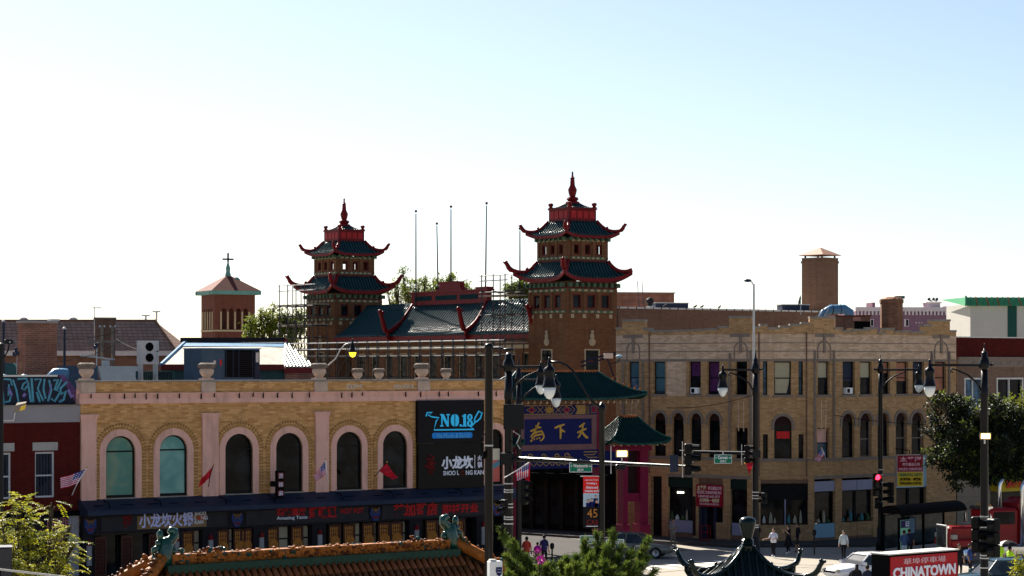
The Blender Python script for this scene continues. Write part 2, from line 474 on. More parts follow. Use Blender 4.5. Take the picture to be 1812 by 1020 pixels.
MB().box(0, 0.4, 0.4, 34, 0.14, ZP - 0.4).box(L_ - 0.4, L_, 0.4, 34, 0.14, ZP - 0.4).box(0.4, L_ - 0.4, 33.6, 34, 0.14, ZP - 0.4).build('side_wall', M_brbrick, shop)  # unseen rear extended back so its shadow darkens the side street
MB().box(0.4, L_ - 0.4, 0.41, 33.6, ZC0 - 0.1, ZC0 + 0.1).build('roof', M_dkgrey, shop)
MB().box(0.02, L_ - 0.02, 0.012, 0.4, ZC1, ZP).build('parapet', M_yel, shop)
MB().box(-0.06, L_ + 0.06, -0.06, 0.46, ZP, ZP + 0.09).build('coping', M_stone2, shop)
MB().box(-0.08, L_ + 0.08, -0.10, 0.4, ZC0, ZC0 + 0.30).box(-0.06, L_ + 0.06, -0.06, 0.4, ZC0 + 0.30, ZC1 - 0.07).box(-0.10, L_ + 0.10, -0.16, 0.4, ZC1 - 0.07, ZC1).build('cornice', M_pink, shop)
# small dark brackets hanging off the cornice lip
br = MB()
u = 0.5
while u < L_:
    if random.random() < 0.75: br.box(u, u + 0.035, -0.175, -0.1, ZC1 - 0.24 - random.random() * 0.12, ZC1 - 0.02)
    u += 0.55 + random.random() * 0.7
br.build('cornice_anchor', M_blkm, shop)
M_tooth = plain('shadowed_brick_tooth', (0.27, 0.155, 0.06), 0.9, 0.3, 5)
for i, (a, b, z0, z1) in enumerate(sw):
    wd = 0.34
    fr = MB()
    strip(fr, apath(a, b, z0, z1), apath(a + 0.07, b - 0.07, z0, z1 - 0.07), 0.10, 0.22)
    fr.box(a + 0.07, b - 0.07, 0.10, 0.22, z0, z0 + 0.13)
    tz = z1 - (b - a) / 2 + 0.02
    fr.box(a + 0.05, b - 0.05, 0.11, 0.215, tz - 0.035, tz + 0.035)
    w = fr.build('window', M_frame, shop)
    g = M_gmural if i == 0 else M_gteal if i == 1 else M_gdark
    n = 16
    P = apath(a + 0.03, b - 0.03, z0 + 0.02, z1 - 0.03)
    MB().prism(P, 0.16, 0.18).build('pane', g, w)
    if i == 6:
        c = (a + b) / 2
        MB().box(a + 0.1, b - 0.1, 0.145, 0.155, z0 + 0.15, z0 + 1.35).build('poster', plain('coral_poster', (0.55, 0.13, 0.10), 0.6, 0.2, 1.2), w)
        MB().prism([(a + 0.1, z0 + 1.36), (b - 0.1, z0 + 1.36), (b - 0.1, z0 + 2.0), (a + 0.1, z0 + 2.0)], 0.145, 0.155).build('poster', plain('cream_poster', (0.55, 0.50, 0.38), 0.6, 0.2, 1.6), w)
        MB().prism([(a + 0.1, z0 + 0.7), (b - 0.1, z0 + 1.05), (b - 0.1, z0 + 1.35), (a + 0.1, z0 + 1.0)], 0.135, 0.143).build('poster_stripe', plain('teal_stripe', (0.10, 0.24, 0.30), 0.6), w)
    sr = MB()
    strip(sr, apath(a - wd, b + wd, z0 - 0.06, z1 + wd), apath(a, b, z0 - 0.06, z1), -0.05, 0.1)
    sr.build('stone_surround', M_pink, shop)
    MB().box(a - 0.06, b + 0.06, -0.09, 0.12, z0 - 0.1, z0 - 0.002).build('sill', M_stone2, shop)
    # moulded brick ring with teeth, running down beside the surround
    ring = MB()
    strip(ring, apath(a - wd - 0.26, b + wd + 0.26, z0 - 0.06, z1 + wd + 0.26), apath(a - wd - 0.003, b + wd + 0.003, z0 - 0.06, z1 + wd + 0.003), -0.03, 0.05)
    ring.build('brick_ring', M_yel, shop)
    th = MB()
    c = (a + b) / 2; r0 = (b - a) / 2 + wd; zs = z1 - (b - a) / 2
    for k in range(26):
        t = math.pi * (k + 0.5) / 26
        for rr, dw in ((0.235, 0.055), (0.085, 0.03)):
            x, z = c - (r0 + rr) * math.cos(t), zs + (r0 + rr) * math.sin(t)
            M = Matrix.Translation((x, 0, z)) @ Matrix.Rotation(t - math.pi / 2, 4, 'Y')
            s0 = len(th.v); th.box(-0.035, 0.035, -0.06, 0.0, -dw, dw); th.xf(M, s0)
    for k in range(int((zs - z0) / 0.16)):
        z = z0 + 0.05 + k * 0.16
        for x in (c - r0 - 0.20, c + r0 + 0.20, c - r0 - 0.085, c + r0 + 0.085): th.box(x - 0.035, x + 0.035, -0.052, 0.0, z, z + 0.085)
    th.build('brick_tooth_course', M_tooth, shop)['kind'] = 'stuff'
for a, b in ((142.2, 169), (357, 385), (557, 580), (744, 766), (893, 899.8)):
    u0, u1 = max(0.0, SH.u(a)), min(SH.u(b), L_)
    MB().box(u0, u1, -0.13, 0.02, 4.2, 8.45).box(u0 - 0.05, u1 + 0.05, -0.17, 0.02, 8.45, 8.62).box(u0 - 0.09, u1 + 0.09, -0.21, 0.02, 8.62, 8.70).build('pilaster', M_pink, shop)
# urns: pedestals in the parapet carry the big ones, the small ones stand on the coping
M_urn = plain('urn_terracotta', (0.50, 0.36, 0.28), 0.8, 0.25, 3, bump=0.3)
M_urnc = plain('urn_crown', (0.17, 0.135, 0.11), 0.9, 0.5, 8, bump=0.8, bscale=14)
def urn(px, big, label):
    u = SH.u(px); k = 1.0 if big else 0.72
    q = SH.world(u, 0.14, ZP + 0.09 if not big else ZC1)
    t = empty('roof_urn', q, SH.yaw, label, 'urn', 'stone urns along the parapet')
    b = 0.0
    if big:
        MB().box(-0.40, 0.40, -0.22, 0.3, 0.0, 0.52).box(-0.33, 0.33, -0.18, 0.26, 0.52, 0.72).build('pedestal', M_urn, t)
        b = 0.68
    pr = [(0.22, 0), (0.22, 0.06), (0.17, 0.10), (0.27, 0.19), (0.355, 0.30), (0.38, 0.41), (0.36, 0.50), (0.31, 0.57)]
    autosmooth(MB().lathe([(r * k, z * k) for r, z in pr], (0, 0, b), 18).build('bowl', M_urn, t))
    cr = MB().lathe([(r * k, z * k) for r, z in ((0.32, 0.53), (0.43, 0.56), (0.46, 0.66), (0.43, 0.77), (0.32, 0.84))], (0, 0, b), 18)
    for j in range(14):
        a = 2 * math.pi * j / 14
        cr.ball((0.385 * k * math.cos(a), 0.385 * k * math.sin(a), b + 0.67 * k), 0.11 * k, 6, 4)
    autosmooth(cr.build('crown', M_urnc, t))
for px, big, lb in ((155, 1, 'large terracotta urn at the left end of the yellow brick parapet'), (368, 1, 'large terracotta urn in front of the rooftop cooling unit'), (567, 1, 'large terracotta urn right of the small green tiled roof'),
                    (635, 0, 'small parapet urn just below the lit yellow lamp'), (673, 0, 'small parapet urn, second right of the lit yellow lamp'), (749, 1, 'large terracotta urn above the black billboard'), (792, 0, 'small parapet urn right of the billboard urn')):
    urn(px, big, lb)
# awning hood, sign band, shop front
z_aw = 4.47
hood = MB().prism([(0, 0), (1, 0), (1, 1)], 0, 1)
hood = MB()
prof = [(-0.02, z_aw), (-1.15, 3.95), (-1.18, 3.72), (-1.05, 3.70), (0.0, 3.7)]
n = len(prof)
hood.add([(-0.12, y, z) for y, z in prof] + [(L_ + 0.12, y, z) for y, z in prof], [(i, i + 1, n + i + 1, n + i) for i in range(n - 1)] + [tuple(range(n))[::-1], tuple(range(n, 2 * n))])
hood.build('awning_hood', M_slate, shop)
sl = MB()
for px in range(160, 890, 44):
    u = SH.u(px + random.uniform(-6, 6)); sl.box(u, u + random.uniform(0.35, 0.7), -0.72, -0.60, 4.17, 4.195)
sl.build('awning_slot', M_blkm, shop)
for px in (180, 270, 385, 470, 590, 680, 800):
    u = SH.u(px); MB().tube([(u, -0.02, 4.42), (u + 0.05, -0.75, 4.30), (u, -1.0, 4.05)], 0.025, 5).build('awning_bracket', M_blkm, shop)
MB().box(0, L_, -0.42, 0.0, 2.75, 3.70).build('sign_band', M_dkgrey, shop)
M_panel = plain('sign_panel_grey', (0.026, 0.024, 0.028), 0.55, 0.25, 2.0)
for a, b in ((172, 395), (428, 644), (668, 862)):
    MB().box(SH.u(a), SH.u(b), -0.46, -0.40, 2.86, 3.60).build('sign_panel', M_panel, shop)
def sgz(px, py): return SH.z(px, py)
def sign_text(s, a, b, pt, pb, m, y=-0.475, bold=0.0, name='lettering', parent=None):
    c = (a + b) / 2
    return text(s, parent or shop, (SH.u(a) + SH.u(b)) / 2, y, SH.z(c, (pt + pb) / 2), 0.5, m, bold, name, fitw=SH.u(b) - SH.u(a), fith=SH.z(c, pt) - SH.z(c, pb))
M_lilac = plain('lilac_white_lettering', (0.55, 0.58, 0.95), 0.5, 0.03)
MB().box(SH.u(236), SH.u(358), -0.468, -0.455, 2.9, 3.56).build('sign_board', plain('ochre_board', (0.22, 0.14, 0.06), 0.6, 0.4, 3), shop)
sign_text('小龙坎火锅', 239, 334, 907, 932, M_lilac, bold=0.012)
sign_text('SHOO', 337, 357, 905, 911.5, M_whl, bold=0.004)
sign_text('L   NG', 337, 360, 912.5, 919, M_whl, bold=0.004)
sign_text('KAN', 337, 352, 920, 926.5, M_whl, bold=0.004)
sign_text('OO', 341, 352, 912.5, 919, M_redl, bold=0.01)
em = MB()
random.seed(3)
for k in range(16):
    a = k * 0.7; r = 0.08 + 0.02 * k
    em.ball((SH.u(219) + 0.7 * r * math.cos(a), -0.47, sgz(219, 919) + 1.0 * r * math.sin(a)), 0.07, 6, 4)
em.build('dragon_emblem', plain('deep_red', (0.20, 0.015, 0.015), 0.6, 0.4, 8), shop)
M_rl2 = plain('dark_red_lettering', (0.42, 0.012, 0.015), 0.5, 0.1)
sign_text('热辣重庆', 482, 534, 897, 912, M_rl2, bold=0.015)
sign_text('好味道', 538, 588, 892, 917, M_rl2, bold=0.02)
sign_text('HOT POT', 595, 635, 899, 908, M_rl2, bold=0.012)
sign_text('Amazing Taste', 482, 536, 912.5, 920, M_whl, bold=0.004)
sign_text('芝加哥店', 688, 766, 890, 913, M_rl2, bold=0.018)
sign_text('即将开业', 774, 838, 891, 908, M_rl2, bold=0.018)
M_crb = plain('crest_blue', (0.02, 0.04, 0.15), 0.5, 0.6, 9); M_crg = plain('crest_gold', (0.16, 0.08, 0.02), 0.5, 0.3, 5); M_crr = plain('crest_red', (0.16, 0.012, 0.012), 0.5)
for px in (153, 412, 656, 871):
    u = SH.u(px); z = SH.z(px, 0) * 0 + 3.22
    c = MB().prism([(u - 0.3, z + 0.3), (u - 0.32, z - 0.05), (u - 0.12, z - 0.42), (u + 0.12, z - 0.42), (u + 0.32, z - 0.05), (u + 0.3, z + 0.3), (u, z + 0.08)], -0.49, -0.43).build('lion_crest', M_crb, shop)
    MB().prism([(u - 0.26, z + 0.34), (u - 0.17, z + 0.16), (u, z + 0.07), (u + 0.17, z + 0.16), (u + 0.26, z + 0.34), (u + 0.05, z + 0.2), (u, z + 0.3), (u - 0.05, z + 0.2)], -0.515, -0.49).build('crest_brow', M_crg, c)
    MB().prism([(u - 0.2, z - 0.1), (u, z - 0.22), (u + 0.2, z - 0.1), (u + 0.1, z - 0.3), (u - 0.1, z - 0.3)], -0.512, -0.49).build('crest_mouth', M_crr, c)
    MB().ball((u - 0.11, -0.5, z + 0.03), 0.05, 8, 5).ball((u + 0.11, -0.5, z + 0.03), 0.05, 8, 5).build('crest_eye', M_crg, c)
# shop front
MB().box(0.3, L_ - 0.3, 0.25, 0.35, 0.14, 3.2).build('shop_glazing', M_gdark, shop)
for a, b in ((142.5, 162), (296, 318), (354, 380), (444, 470), (548, 572), (720, 742), (838, 860), (884, 899)):
    MB().box(max(0, SH.u(a)), SH.u(b), -0.3, 0.2, 0.14, 2.75).build('stone_pier', M_dkgrey, shop)
    MB().box(SH.u((a + b) / 2) - 0.12, SH.u((a + b) / 2) + 0.12, -0.42, -0.30, 1.2, 2.2).build('wall_lantern', plain('lantern_glass', (.26, .25, .25), .6) if 'lantern_glass' not in MATS else MATS['lantern_glass'], shop)
    MB().lathe([(0.10, 0), (0.13, 0.12), (0.03, 0.3)], (SH.u((a + b) / 2), -0.38, 2.2), 8).build('lantern_cap', M_crr, shop)
def lattice(a, b, ztop, lit):
    u0, u1 = SH.u(a), SH.u(b)
    m = MB().box(u0, u0 + 0.09, -0.12, -0.04, 0.2, ztop).box(u1 - 0.09, u1, -0.12, -0.04, 0.2, ztop).box(u0 + 0.09, u1 - 0.09, -0.12, -0.04, ztop - 0.14, ztop).box(u0 + 0.09, u1 - 0.09, -0.12, -0.04, 0.2, 0.7)
    w = u1 - u0 - 0.18
    for i in range(1, 5): m.box(u0 + 0.09 + w * i / 5 - 0.018, u0 + 0.09 + w * i / 5 + 0.018, -0.1, -0.06, 0.7, ztop - 0.14)
    for i in range(1, 9):
        z = 0.7 + (ztop - 0.84) * i / 9; m.box(u0 + 0.09, u1 - 0.09, -0.105, -0.055, z - 0.018, z + 0.018)
    o = m.build('lattice_door', M_lat, shop)
    MB().box(u0 + 0.09, u1 - 0.09, 0.0, 0.02, 0.7, ztop - 0.14).build('door_backing', M_glow if lit else M_crr, o)
    if lit:
        c = (u0 + u1) / 2
        r = min(0.34, w * 0.55)
        MB().lathe([(r, 0), (r, 0.03)], (0, 0, 0), 16).xf(Matrix.Translation((c, -0.13, 1.75)) @ Matrix.Rotation(rad(90), 4, 'X')).build('medallion', M_medal, o)
for a, b in ((166, 187), (213, 233), (262, 282)): lattice(a, b, 2.6, False)
for a in (321, 383, 412, 425, 471, 514, 580, 606, 640, 668, 690, 752, 775, 800): lattice(a, a + 21, 2.68, True)
for a, b in ((344, 353), (406, 411), (448, 452), (493, 510), (536, 546), (602, 605), (628, 637), (662, 666), (712, 718)):
    MB().box(SH.u(a), SH.u(b), 0.1, 0.14, 0.9, 2.66).build('lit_window', M_cream, shop)
    MB().box(SH.u(a) - 0.02, SH.u(b) + 0.02, 0.04, 0.09, 2.0, 2.08).build('window_bar', M_frame, shop)
# faded graffiti on the parapet
M_graf = plain('grey_graffiti', (0.55, 0.53, 0.48), 0.8, 0.2)
for a, b, s in ((612, 642, 'ZEPIT'), (696, 733, 'ZEUSRA')):
    g = sign_text(s, a, b, 681, 688, M_graf, y=-0.002, name='graffiti_tag')

# billboard on the restaurant wall
q = SH.world(SH.u(735), -0.26, 0)
bb = empty('black_billboard', (q.x, q.y, 0), SH.yaw, 'large black billboard reading NO.18 on the yellow brick wall', 'billboard')
bw = SH.u(852) - SH.u(735)
bz1, bz0, bzm = SH.z(735, 709), SH.z(735, 866), SH.z(735, 785)
M_bbk = plain('billboard_black', (0.004, 0.003, 0.006), 0.45, 0.3, 1.0); M_bbk2 = plain('billboard_brown_black', (0.003, 0.0025, 0.0022), 0.4, 0.3, 1.0)
MB().box(0, bw, 0, 0.24, bzm + 0.012, bz1).build('upper_panel', M_bbk, bb)
MB().box(0.02, bw - 0.02, -0.02, 0.24, bz0, bzm - 0.012).build('lower_panel', M_bbk2, bb)
M_cy = plain('cyan_neon', (0.03, 0.42, 0.72), 0.4, 0.05, emit=((0.03, 0.42, 0.75), 0.10)); M_cyd = plain('blue_plate', (0.01, 0.10, 0.30), 0.4, 0.05, emit=((0.0, 0.09, 0.3), 0.2))
def bu(px): return SH.u(px) - SH.u(735)
def bt(s, a, b, pt, pb, m, bold=0.0, y=-0.03):
    c = (a + b) / 2
    return text(s, bb, (bu(a) + bu(b)) / 2, y, SH.z(c, (pt + pb) / 2), 0.5, m, bold, fitw=bu(b) - bu(a), fith=SH.z(c, pt) - SH.z(c, pb))
def stroke(parent, pts, w, m, y, name='line', closed=False, taper=None):
    """flat ribbon through (x,z) points, slightly thick"""
    pts = [Vector(p) for p in pts]
    n = len(pts); L, R = [], []
    for i, p in enumerate(pts):
        a = pts[(i - 1) % n] if (i > 0 or closed) else p
        b = pts[(i + 1) % n] if (i < n - 1 or closed) else p
        d = (b - a); d = d.normalized() if d.length > 1e-9 else Vector((1, 0))
        nn = Vector((-d.y, d.x))
        ww = w[i] if isinstance(w, (list, tuple)) else w
        L.append(p + nn * ww / 2); R.append(p - nn * ww / 2)
    mb = MB()
    rng = range(n if closed else n - 1)
    vs = [(p.x, y, p.y) for p in L] + [(p.x, y, p.y) for p in R] + [(p.x, y + 0.02, p.y) for p in L] + [(p.x, y + 0.02, p.y) for p in R]
    fs = []
    for i in rng:
        j = (i + 1) % n
        fs += [(i, n + i, n + j, j), (2 * n + i, 2 * n + j, 3 * n + j, 3 * n + i), (i, j, 2 * n + j, 2 * n + i), (n + i, 3 * n + i, 3 * n + j, n + j)]
    mb.add(vs, fs)
    return mb.build(name, m, parent)
# NO.18 drawn as heavy slab letters
def zz(px, py): return (bu(px), SH.z(px, py))
def poly_letter(pts):
    return MB().prism([zz(*p) for p in pts], -0.03, -0.004)
lets = [[(774, 733), (780, 733), (787, 747), (787, 735), (785, 735), (785, 733), (791, 733), (791, 735), (789, 735), (789, 755), (786, 755), (778, 740), (778, 752.5), (780, 753), (780, 755), (774, 755), (774, 753), (776, 752.5), (776, 735.5), (774, 735)],
        [(799, 733), (799, 755), (795, 753), (793, 748), (793, 740), (795, 735)], [(801, 733), (805, 735), (807, 740), (807, 748), (805, 753), (801, 755)],
        [(808.5, 751), (812, 751), (812, 755), (808.5, 755)],
        [(813, 736), (817, 733), (819.5, 733), (819.5, 753), (821, 753), (821, 755), (813, 755), (813, 753), (815, 753), (815, 737.5), (813, 738)]]
for lp in lets: poly_letter(lp).build('lettering', M_cy, bb)
e8 = MB()
for (cx, cy, rx, ry) in ((826.5, 738.5, 4.6, 5.5), (826.5, 749.3, 5.2, 5.8)):
    o_ = [zz(cx + rx * math.cos(t * math.pi / 8), cy + ry * math.sin(t * math.pi / 8)) for t in range(17)]
    i_ = [zz(cx + rx * 0.32 * math.cos(t * math.pi / 8), cy + ry * 0.62 * math.sin(t * math.pi / 8)) for t in range(17)]
    strip(e8, o_[::-1], i_[::-1], -0.03, -0.004)
e8.build('lettering', M_cy, bb)
stroke(bb, [zz(*p) for p in ((749, 737), (751, 730.5), (760, 729.5), (753, 735), (760, 738), (772, 739.5), (767, 745), (763, 761), (834, 760), (828, 756), (836, 747), (840, 745))], 0.075, M_cy, -0.03, 'neon_outline')
stroke(bb, [zz(*p) for p in ((834, 745), (836, 739), (842, 728), (848, 731), (845, 740), (839, 746))], 0.08, M_cy, -0.03, 'neon_microphone', closed=True)
MB().prism([zz(*p) for p in ((762, 766), (829, 765), (831, 767), (831, 773), (829, 775), (762, 776), (760, 774), (760, 768))], -0.02, -0.004).build('caption_plate', M_cyd, bb)
bt('Hit Music & Drink', 768, 826, 767, 774.5, plain('pale_blue_lettering', (0.12, 0.42, 0.72), 0.5, 0.02), y=-0.035)
bt('小龙坎', 776, 832, 807, 830, M_whl, 0.02, y=-0.04)
bt('火', 839.5, 847.5, 806, 815, M_whl, 0.01, y=-0.04); bt('锅', 839.5, 847.5, 817, 828, M_whl, 0.01, y=-0.04)
stroke(bb, [zz(835, 805), zz(835, 829)], 0.03, M_whl, -0.04, 'divider')
bt('SHOO L', 779, 807, 833, 841, M_whl, 0.008, y=-0.04); bt('O', 809.5, 816, 833, 841, plain('ember_red', (0.14, 0.008, 0.008), 0.6), 0.008, y=-0.04); bt('NG KAN', 819, 850.5, 832, 840, M_whl, 0.008, y=-0.04)
em = MB()
for k in range(22):
    a = k * 0.75; r = 0.07 + 0.024 * k
    em.ball((bu(757) + 0.55 * r * math.cos(a), -0.03, SH.z(757, 823) + r * math.sin(a)), 0.075, 6, 4)
em.build('dragon_emblem', plain('crimson', (0.16, 0.01, 0.01), 0.5, 0.4, 8), bb)
# ------------------------------------------------------------ corner block with chamfered corner
M_lime = plain('window_stone', (0.22, 0.17, 0.135), 0.85, 0.25, 3)
corner = empty('corner_building', (PL.loc[0], PL.loc[1], 0), 0, 'tan brick corner block with stepped parapet and three window storeys', 'building')
M_purple = plain('purple_curtain', (0.075, 0.02, 0.08), 0.8, 0.4, 3); M_cyan = plain('cyan_curtain', (0.06, 0.13, 0.165), 0.8, 0.3, 2)
M_blind = plain('ivory_blind', (0.42, 0.37, 0.25), 0.8, 0.12, 3); M_terra = plain('terracotta_curtain', (0.35, 0.15, 0.09), 0.8, 0.3, 2); M_archpanel = plain('maroon_panel', (0.03, 0.011, 0.010), 0.7, 0.2)
M_gwin = glass('grey_glass', (0.008, 0.009, 0.012), var=0.5)

def sub(fac):
    """one wall of the block: an Empty would be a level too many, so parts carry their own placement"""
    return (fac.loc[0] - PL.loc[0], fac.loc[1] - PL.loc[1], 0), fac.yaw
def cpart(fac, mb, name, m):
    l, r = sub(fac)
    return mb.build(name, m, corner, loc=l, rz=r)

ZH, ZS = 11 - (640 - HY) * 142 / F, 11 - (699 - HY) * 142 / F       # upper window head / sill
ZA, ZB = 11 - (733 - HY) * 142 / F, 11 - (812 - HY) * 142 / F       # lower arch crown / sill
ZT = 11 - (588 - HY) * 142 / F
def sash(fac, u0, u1, z0, z1, pane, kind='rect', blind=None, bz=0.5, ac=None, fm=None):
    m = MB()
    o = rect(u0, u1, z0, z1) if kind == 'rect' else arch(u0, u1, z0, z1)
    i = rect(u0 + 0.06, u1 - 0.06, z0 + 0.06, z1 - 0.06) if kind == 'rect' else arch(u0 + 0.06, u1 - 0.06, z0 + 0.06, z1 - 0.06)
    m.wall(o, [i[::-1]], 0.20, 0.08)
    zm = (z0 + (z1 if kind == 'rect' else z1 - (u1 - u0) / 2)) / 2
    m.box(u0 + 0.055, u1 - 0.055, 0.185, 0.27, zm - 0.03, zm + 0.03)
    w = cpart(fac, m, 'window', fm or M_frame)
    MB().prism(i, 0.25, 0.26).build('pane', pane, w)
    if kind == 'arch':
        r = (u1 - u0) / 2
        MB().prism([p for p in arch(u0 + 0.02, u1 - 0.02, z1 - r - 0.02, z1 - 0.02)], 0.19, 0.24).build('arch_panel', M_archpanel, w)
    if blind: MB().box(u0 + 0.07, u1 - 0.07, 0.232, 0.245, z1 - (z1 - z0) * bz, z1 - 0.07).build('blind', blind, w)
    if ac:
        a = MB().box(u0 + 0.1 + ac, u0 + 0.65 + ac, -0.15, 0.3, z0 + 0.05, z0 + 0.43).build('air_conditioner', M_white, w)
        # (third level stays here: grille of dark slats)
        MB().box(u0 + 0.16 + ac, u0 + 0.4 + ac, -0.16, -0.152, z0 + 0.1, z0 + 0.37).build('air_conditioner_grille', M_gwin, w)
    return w

def seg(fac, zt, upper, lower, top_steps, ground, name_l):
    L = fac.L
    hs = [rect(a, b, z0, z1)[::-1] for a, b, z0, z1 in upper] + [(arch(a, b, z0, z1) if k else rect(a, b, z0, z1))[::-1] for a, b, z0, z1, k in lower]
    outer = [(0, 4.0), (L, 4.0), (L, zt)] + top_steps[::-1] + [(0, zt)]
    cpart(fac, MB().wall(outer, hs, 0, 0.4), 'wall', M_tan)
    for a, b, z0, z1 in upper:
        cpart(fac, MB().box(a - 0.12, b + 0.12, -0.05, 0.1, z0 - 0.16, z0 - 0.004), 'sill', M_lime)
    for a, b, z0, z1, k in lower:
        if k:
            s = MB(); strip(s, apath(a - 0.18, b + 0.18, z1 - (b - a) / 2 - 0.3, z1 + 0.18), apath(a - 0.003, b + 0.003, z1 - (b - a) / 2 - 0.3, z1 + 0.003), -0.05, 0.05)
            cpart(fac, s, 'arch_stone', M_lime)
    if lower:
        cpart(fac, MB().box(min(l[0] for l in lower) - 0.4, max(l[1] for l in lower) + 0.4, -0.06, 0.06, ZB - 0.2, ZB - 0.004), 'sill_course', M_lime)
    cpart(fac, MB().box(0.004, L - 0.004, -0.025, 0.02, ZH + 0.004, ZH + 0.16), 'lintel_course', M_lime)
    for zc in (ZH + 1.15, ZH + 0.62):
        cpart(fac, MB().box(0.004, L - 0.004, -0.018, 0.02, zc, zc + 0.05), 'string_course', M_lime)

def uw(fac, a, b): return (fac.u(a), fac.u(b), ZS, ZH)
def lw(fac, a, b, arch_=True, zt=None): return (fac.u(a), fac.u(b), ZB, zt or ZA, arch_)
# --- side-street wall
upL = [uw(PL, a, b) for a, b in ((1112, 1131), (1156, 1177), (1219, 1240), (1251.5, 1273), (1301, 1322))]
loL = [lw(PL, a, b) for a, b in ((1157, 1178), (1189.5, 1210), (1221, 1241), (1253, 1274))] + [lw(PL, 1301, 1323, False, 11 - (758 - HY) * 142 / F)]
stepsL = []
def merlons(fac, pts):
    return [(fac.u(px), fac.z(px, py)) for px, py in pts]
stL = merlons(PL, [(1101, 582), (1101, 569), (1139, 569), (1139, 584), (1150, 584), (1150, 588), (1172, 588), (1172, 585), (1181, 585), (1181, 588), (1204, 587), (1204, 584), (1214, 584), (1214, 587), (1238, 586), (1238, 583), (1246, 583), (1246, 585), (1271, 584), (1271, 581), (1290, 581), (1290, 563), (1328.5, 563)])
seg(PL, PL.z(1090, 583), upL, loL, stL, None, 'left')
# --- chamfer
upC = [uw(PC, 1350, 1358), uw(PC, 1370, 1400), uw(PC, 1413, 1421)]
zcr = 11 - (766 - HY) * 142 / F
loC = [lw(PC, 1350, 1359, False, zcr - 0.1), lw(PC, 1370, 1401, True, 11 - (737 - HY) * 142 / F), lw(PC, 1413, 1422, False, zcr - 0.1)]
stC = merlons(PC, [(1331, 582), (1345, 582), (1345, 577), (1358, 577), (1358, 583), (1380, 583), (1380, 580), (1398, 580), (1398, 577), (1418, 577), (1418, 574), (1433, 574), (1433, 564), (1439.5, 564)])
seg(PC, PC.z(1330, 582), upC, loC, stC, None, 'chamfer')
# --- main-street wall
upR = [uw(PR, a, b) for a, b in ((1447, 1468), (1491, 1513), (1522, 1543), (1554, 1575), (1586, 1607), (1615, 1635), (1654, 1674))]
loR = [lw(PR, a, b) for a, b in ((1490, 1512), (1522, 1542.5), (1553, 1573), (1585, 1605), (1613, 1634))] + [lw(PR, 1446, 1468, False, 11 - (758 - HY) * 142 / F), lw(PR, 1655, 1674, False, 11 - (758 - HY) * 142 / F)]
stR = merlons(PR, [(1440.5, 564), (1477, 564), (1477, 583), (1491, 583), (1491, 588), (1506, 588), (1506, 581), (1512, 581), (1512, 586), (1537, 586), (1537, 583), (1553, 583), (1553, 591), (1566, 591), (1566, 584), (1582, 584), (1582, 589), (1605, 589), (1605, 585), (1613, 585), (1613, 590), (1635, 590), (1635, 578), (1649, 578), (1649, 569), (1681, 569), (1681, 588)])
seg(PR, PR.z(1691, 588), upR, loR, stR, None, 'right')
panesL = [(M_gblue, M_cyan, .5), (M_gblue, M_cyan, .9), (M_gwin, M_purple, .45), (M_gwin, M_purple, .9), (M_gdark, None, 0)]
for (a, b, z0, z1), (g, bl, k) in zip(upL, panesL):
    sash(PL, a, b, z0, z1, g, blind=bl, bz=k, ac=0.12 if bl is M_purple and k < .5 else None)
for i, (a, b, z0, z1, k) in enumerate(loL): sash(PL, a, b, z0, z1, M_gdark, 'arch' if k else 'rect')
for i, (a, b, z0, z1) in enumerate(upC): sash(PC, a, b, z0, z1, M_gwin if i == 1 else M_gblue, blind=M_blind if i == 1 else None, bz=.55)
cur = MB().prism([(upC[1][0] + 0.1, upC[1][2] + 0.1), (upC[1][1] - 0.25, upC[1][2] + 0.1), (upC[1][1] - 0.1, upC[1][2] + 0.8), (upC[1][1] - 0.1, upC[1][2] + 0.95), (upC[1][0] + 0.1, upC[1][2] + 0.95)], 0.232, 0.245)
cpart(PC, cur, 'curtain', M_blind)
for i, (a, b, z0, z1, k) in enumerate(loC): sash(PC, a, b, z0, z1, M_gdark, 'arch' if k else 'rect')
# red notice in the chamfer's arched window
c0, c1 = PC.u(1375), PC.u(1398)
pn = cpart(PC, MB().box(c0, c1, 0.17, 0.18, PC.z(1386, 776.5), PC.z(1386, 764)), 'window_notice', M_redl)
pr_ = [(M_gwin, M_blind, .5, None), (M_gwin, M_slate, .6, .1), (M_gwin, M_blind, .5, None), (M_gwin, M_terra, .35, None), (M_gwin, M_terra, .6, None), (M_gdark, M_slate, .4, None), (M_gwin, M_terra, .9, None)]
for (a, b, z0, z1), (g, bl, k, ac) in zip(upR, pr_): sash(PR, a, b, z0, z1, g, blind=bl, bz=k, ac=ac)
for i, (a, b, z0, z1, k) in enumerate(loR): sash(PR, a, b, z0, z1, M_gdark if i != 5 else M_gblue, 'arch' if k else 'rect', blind=None if i != 5 else M_pink, bz=.5, fm=M_lime if i in (1, 3, 4) else None)
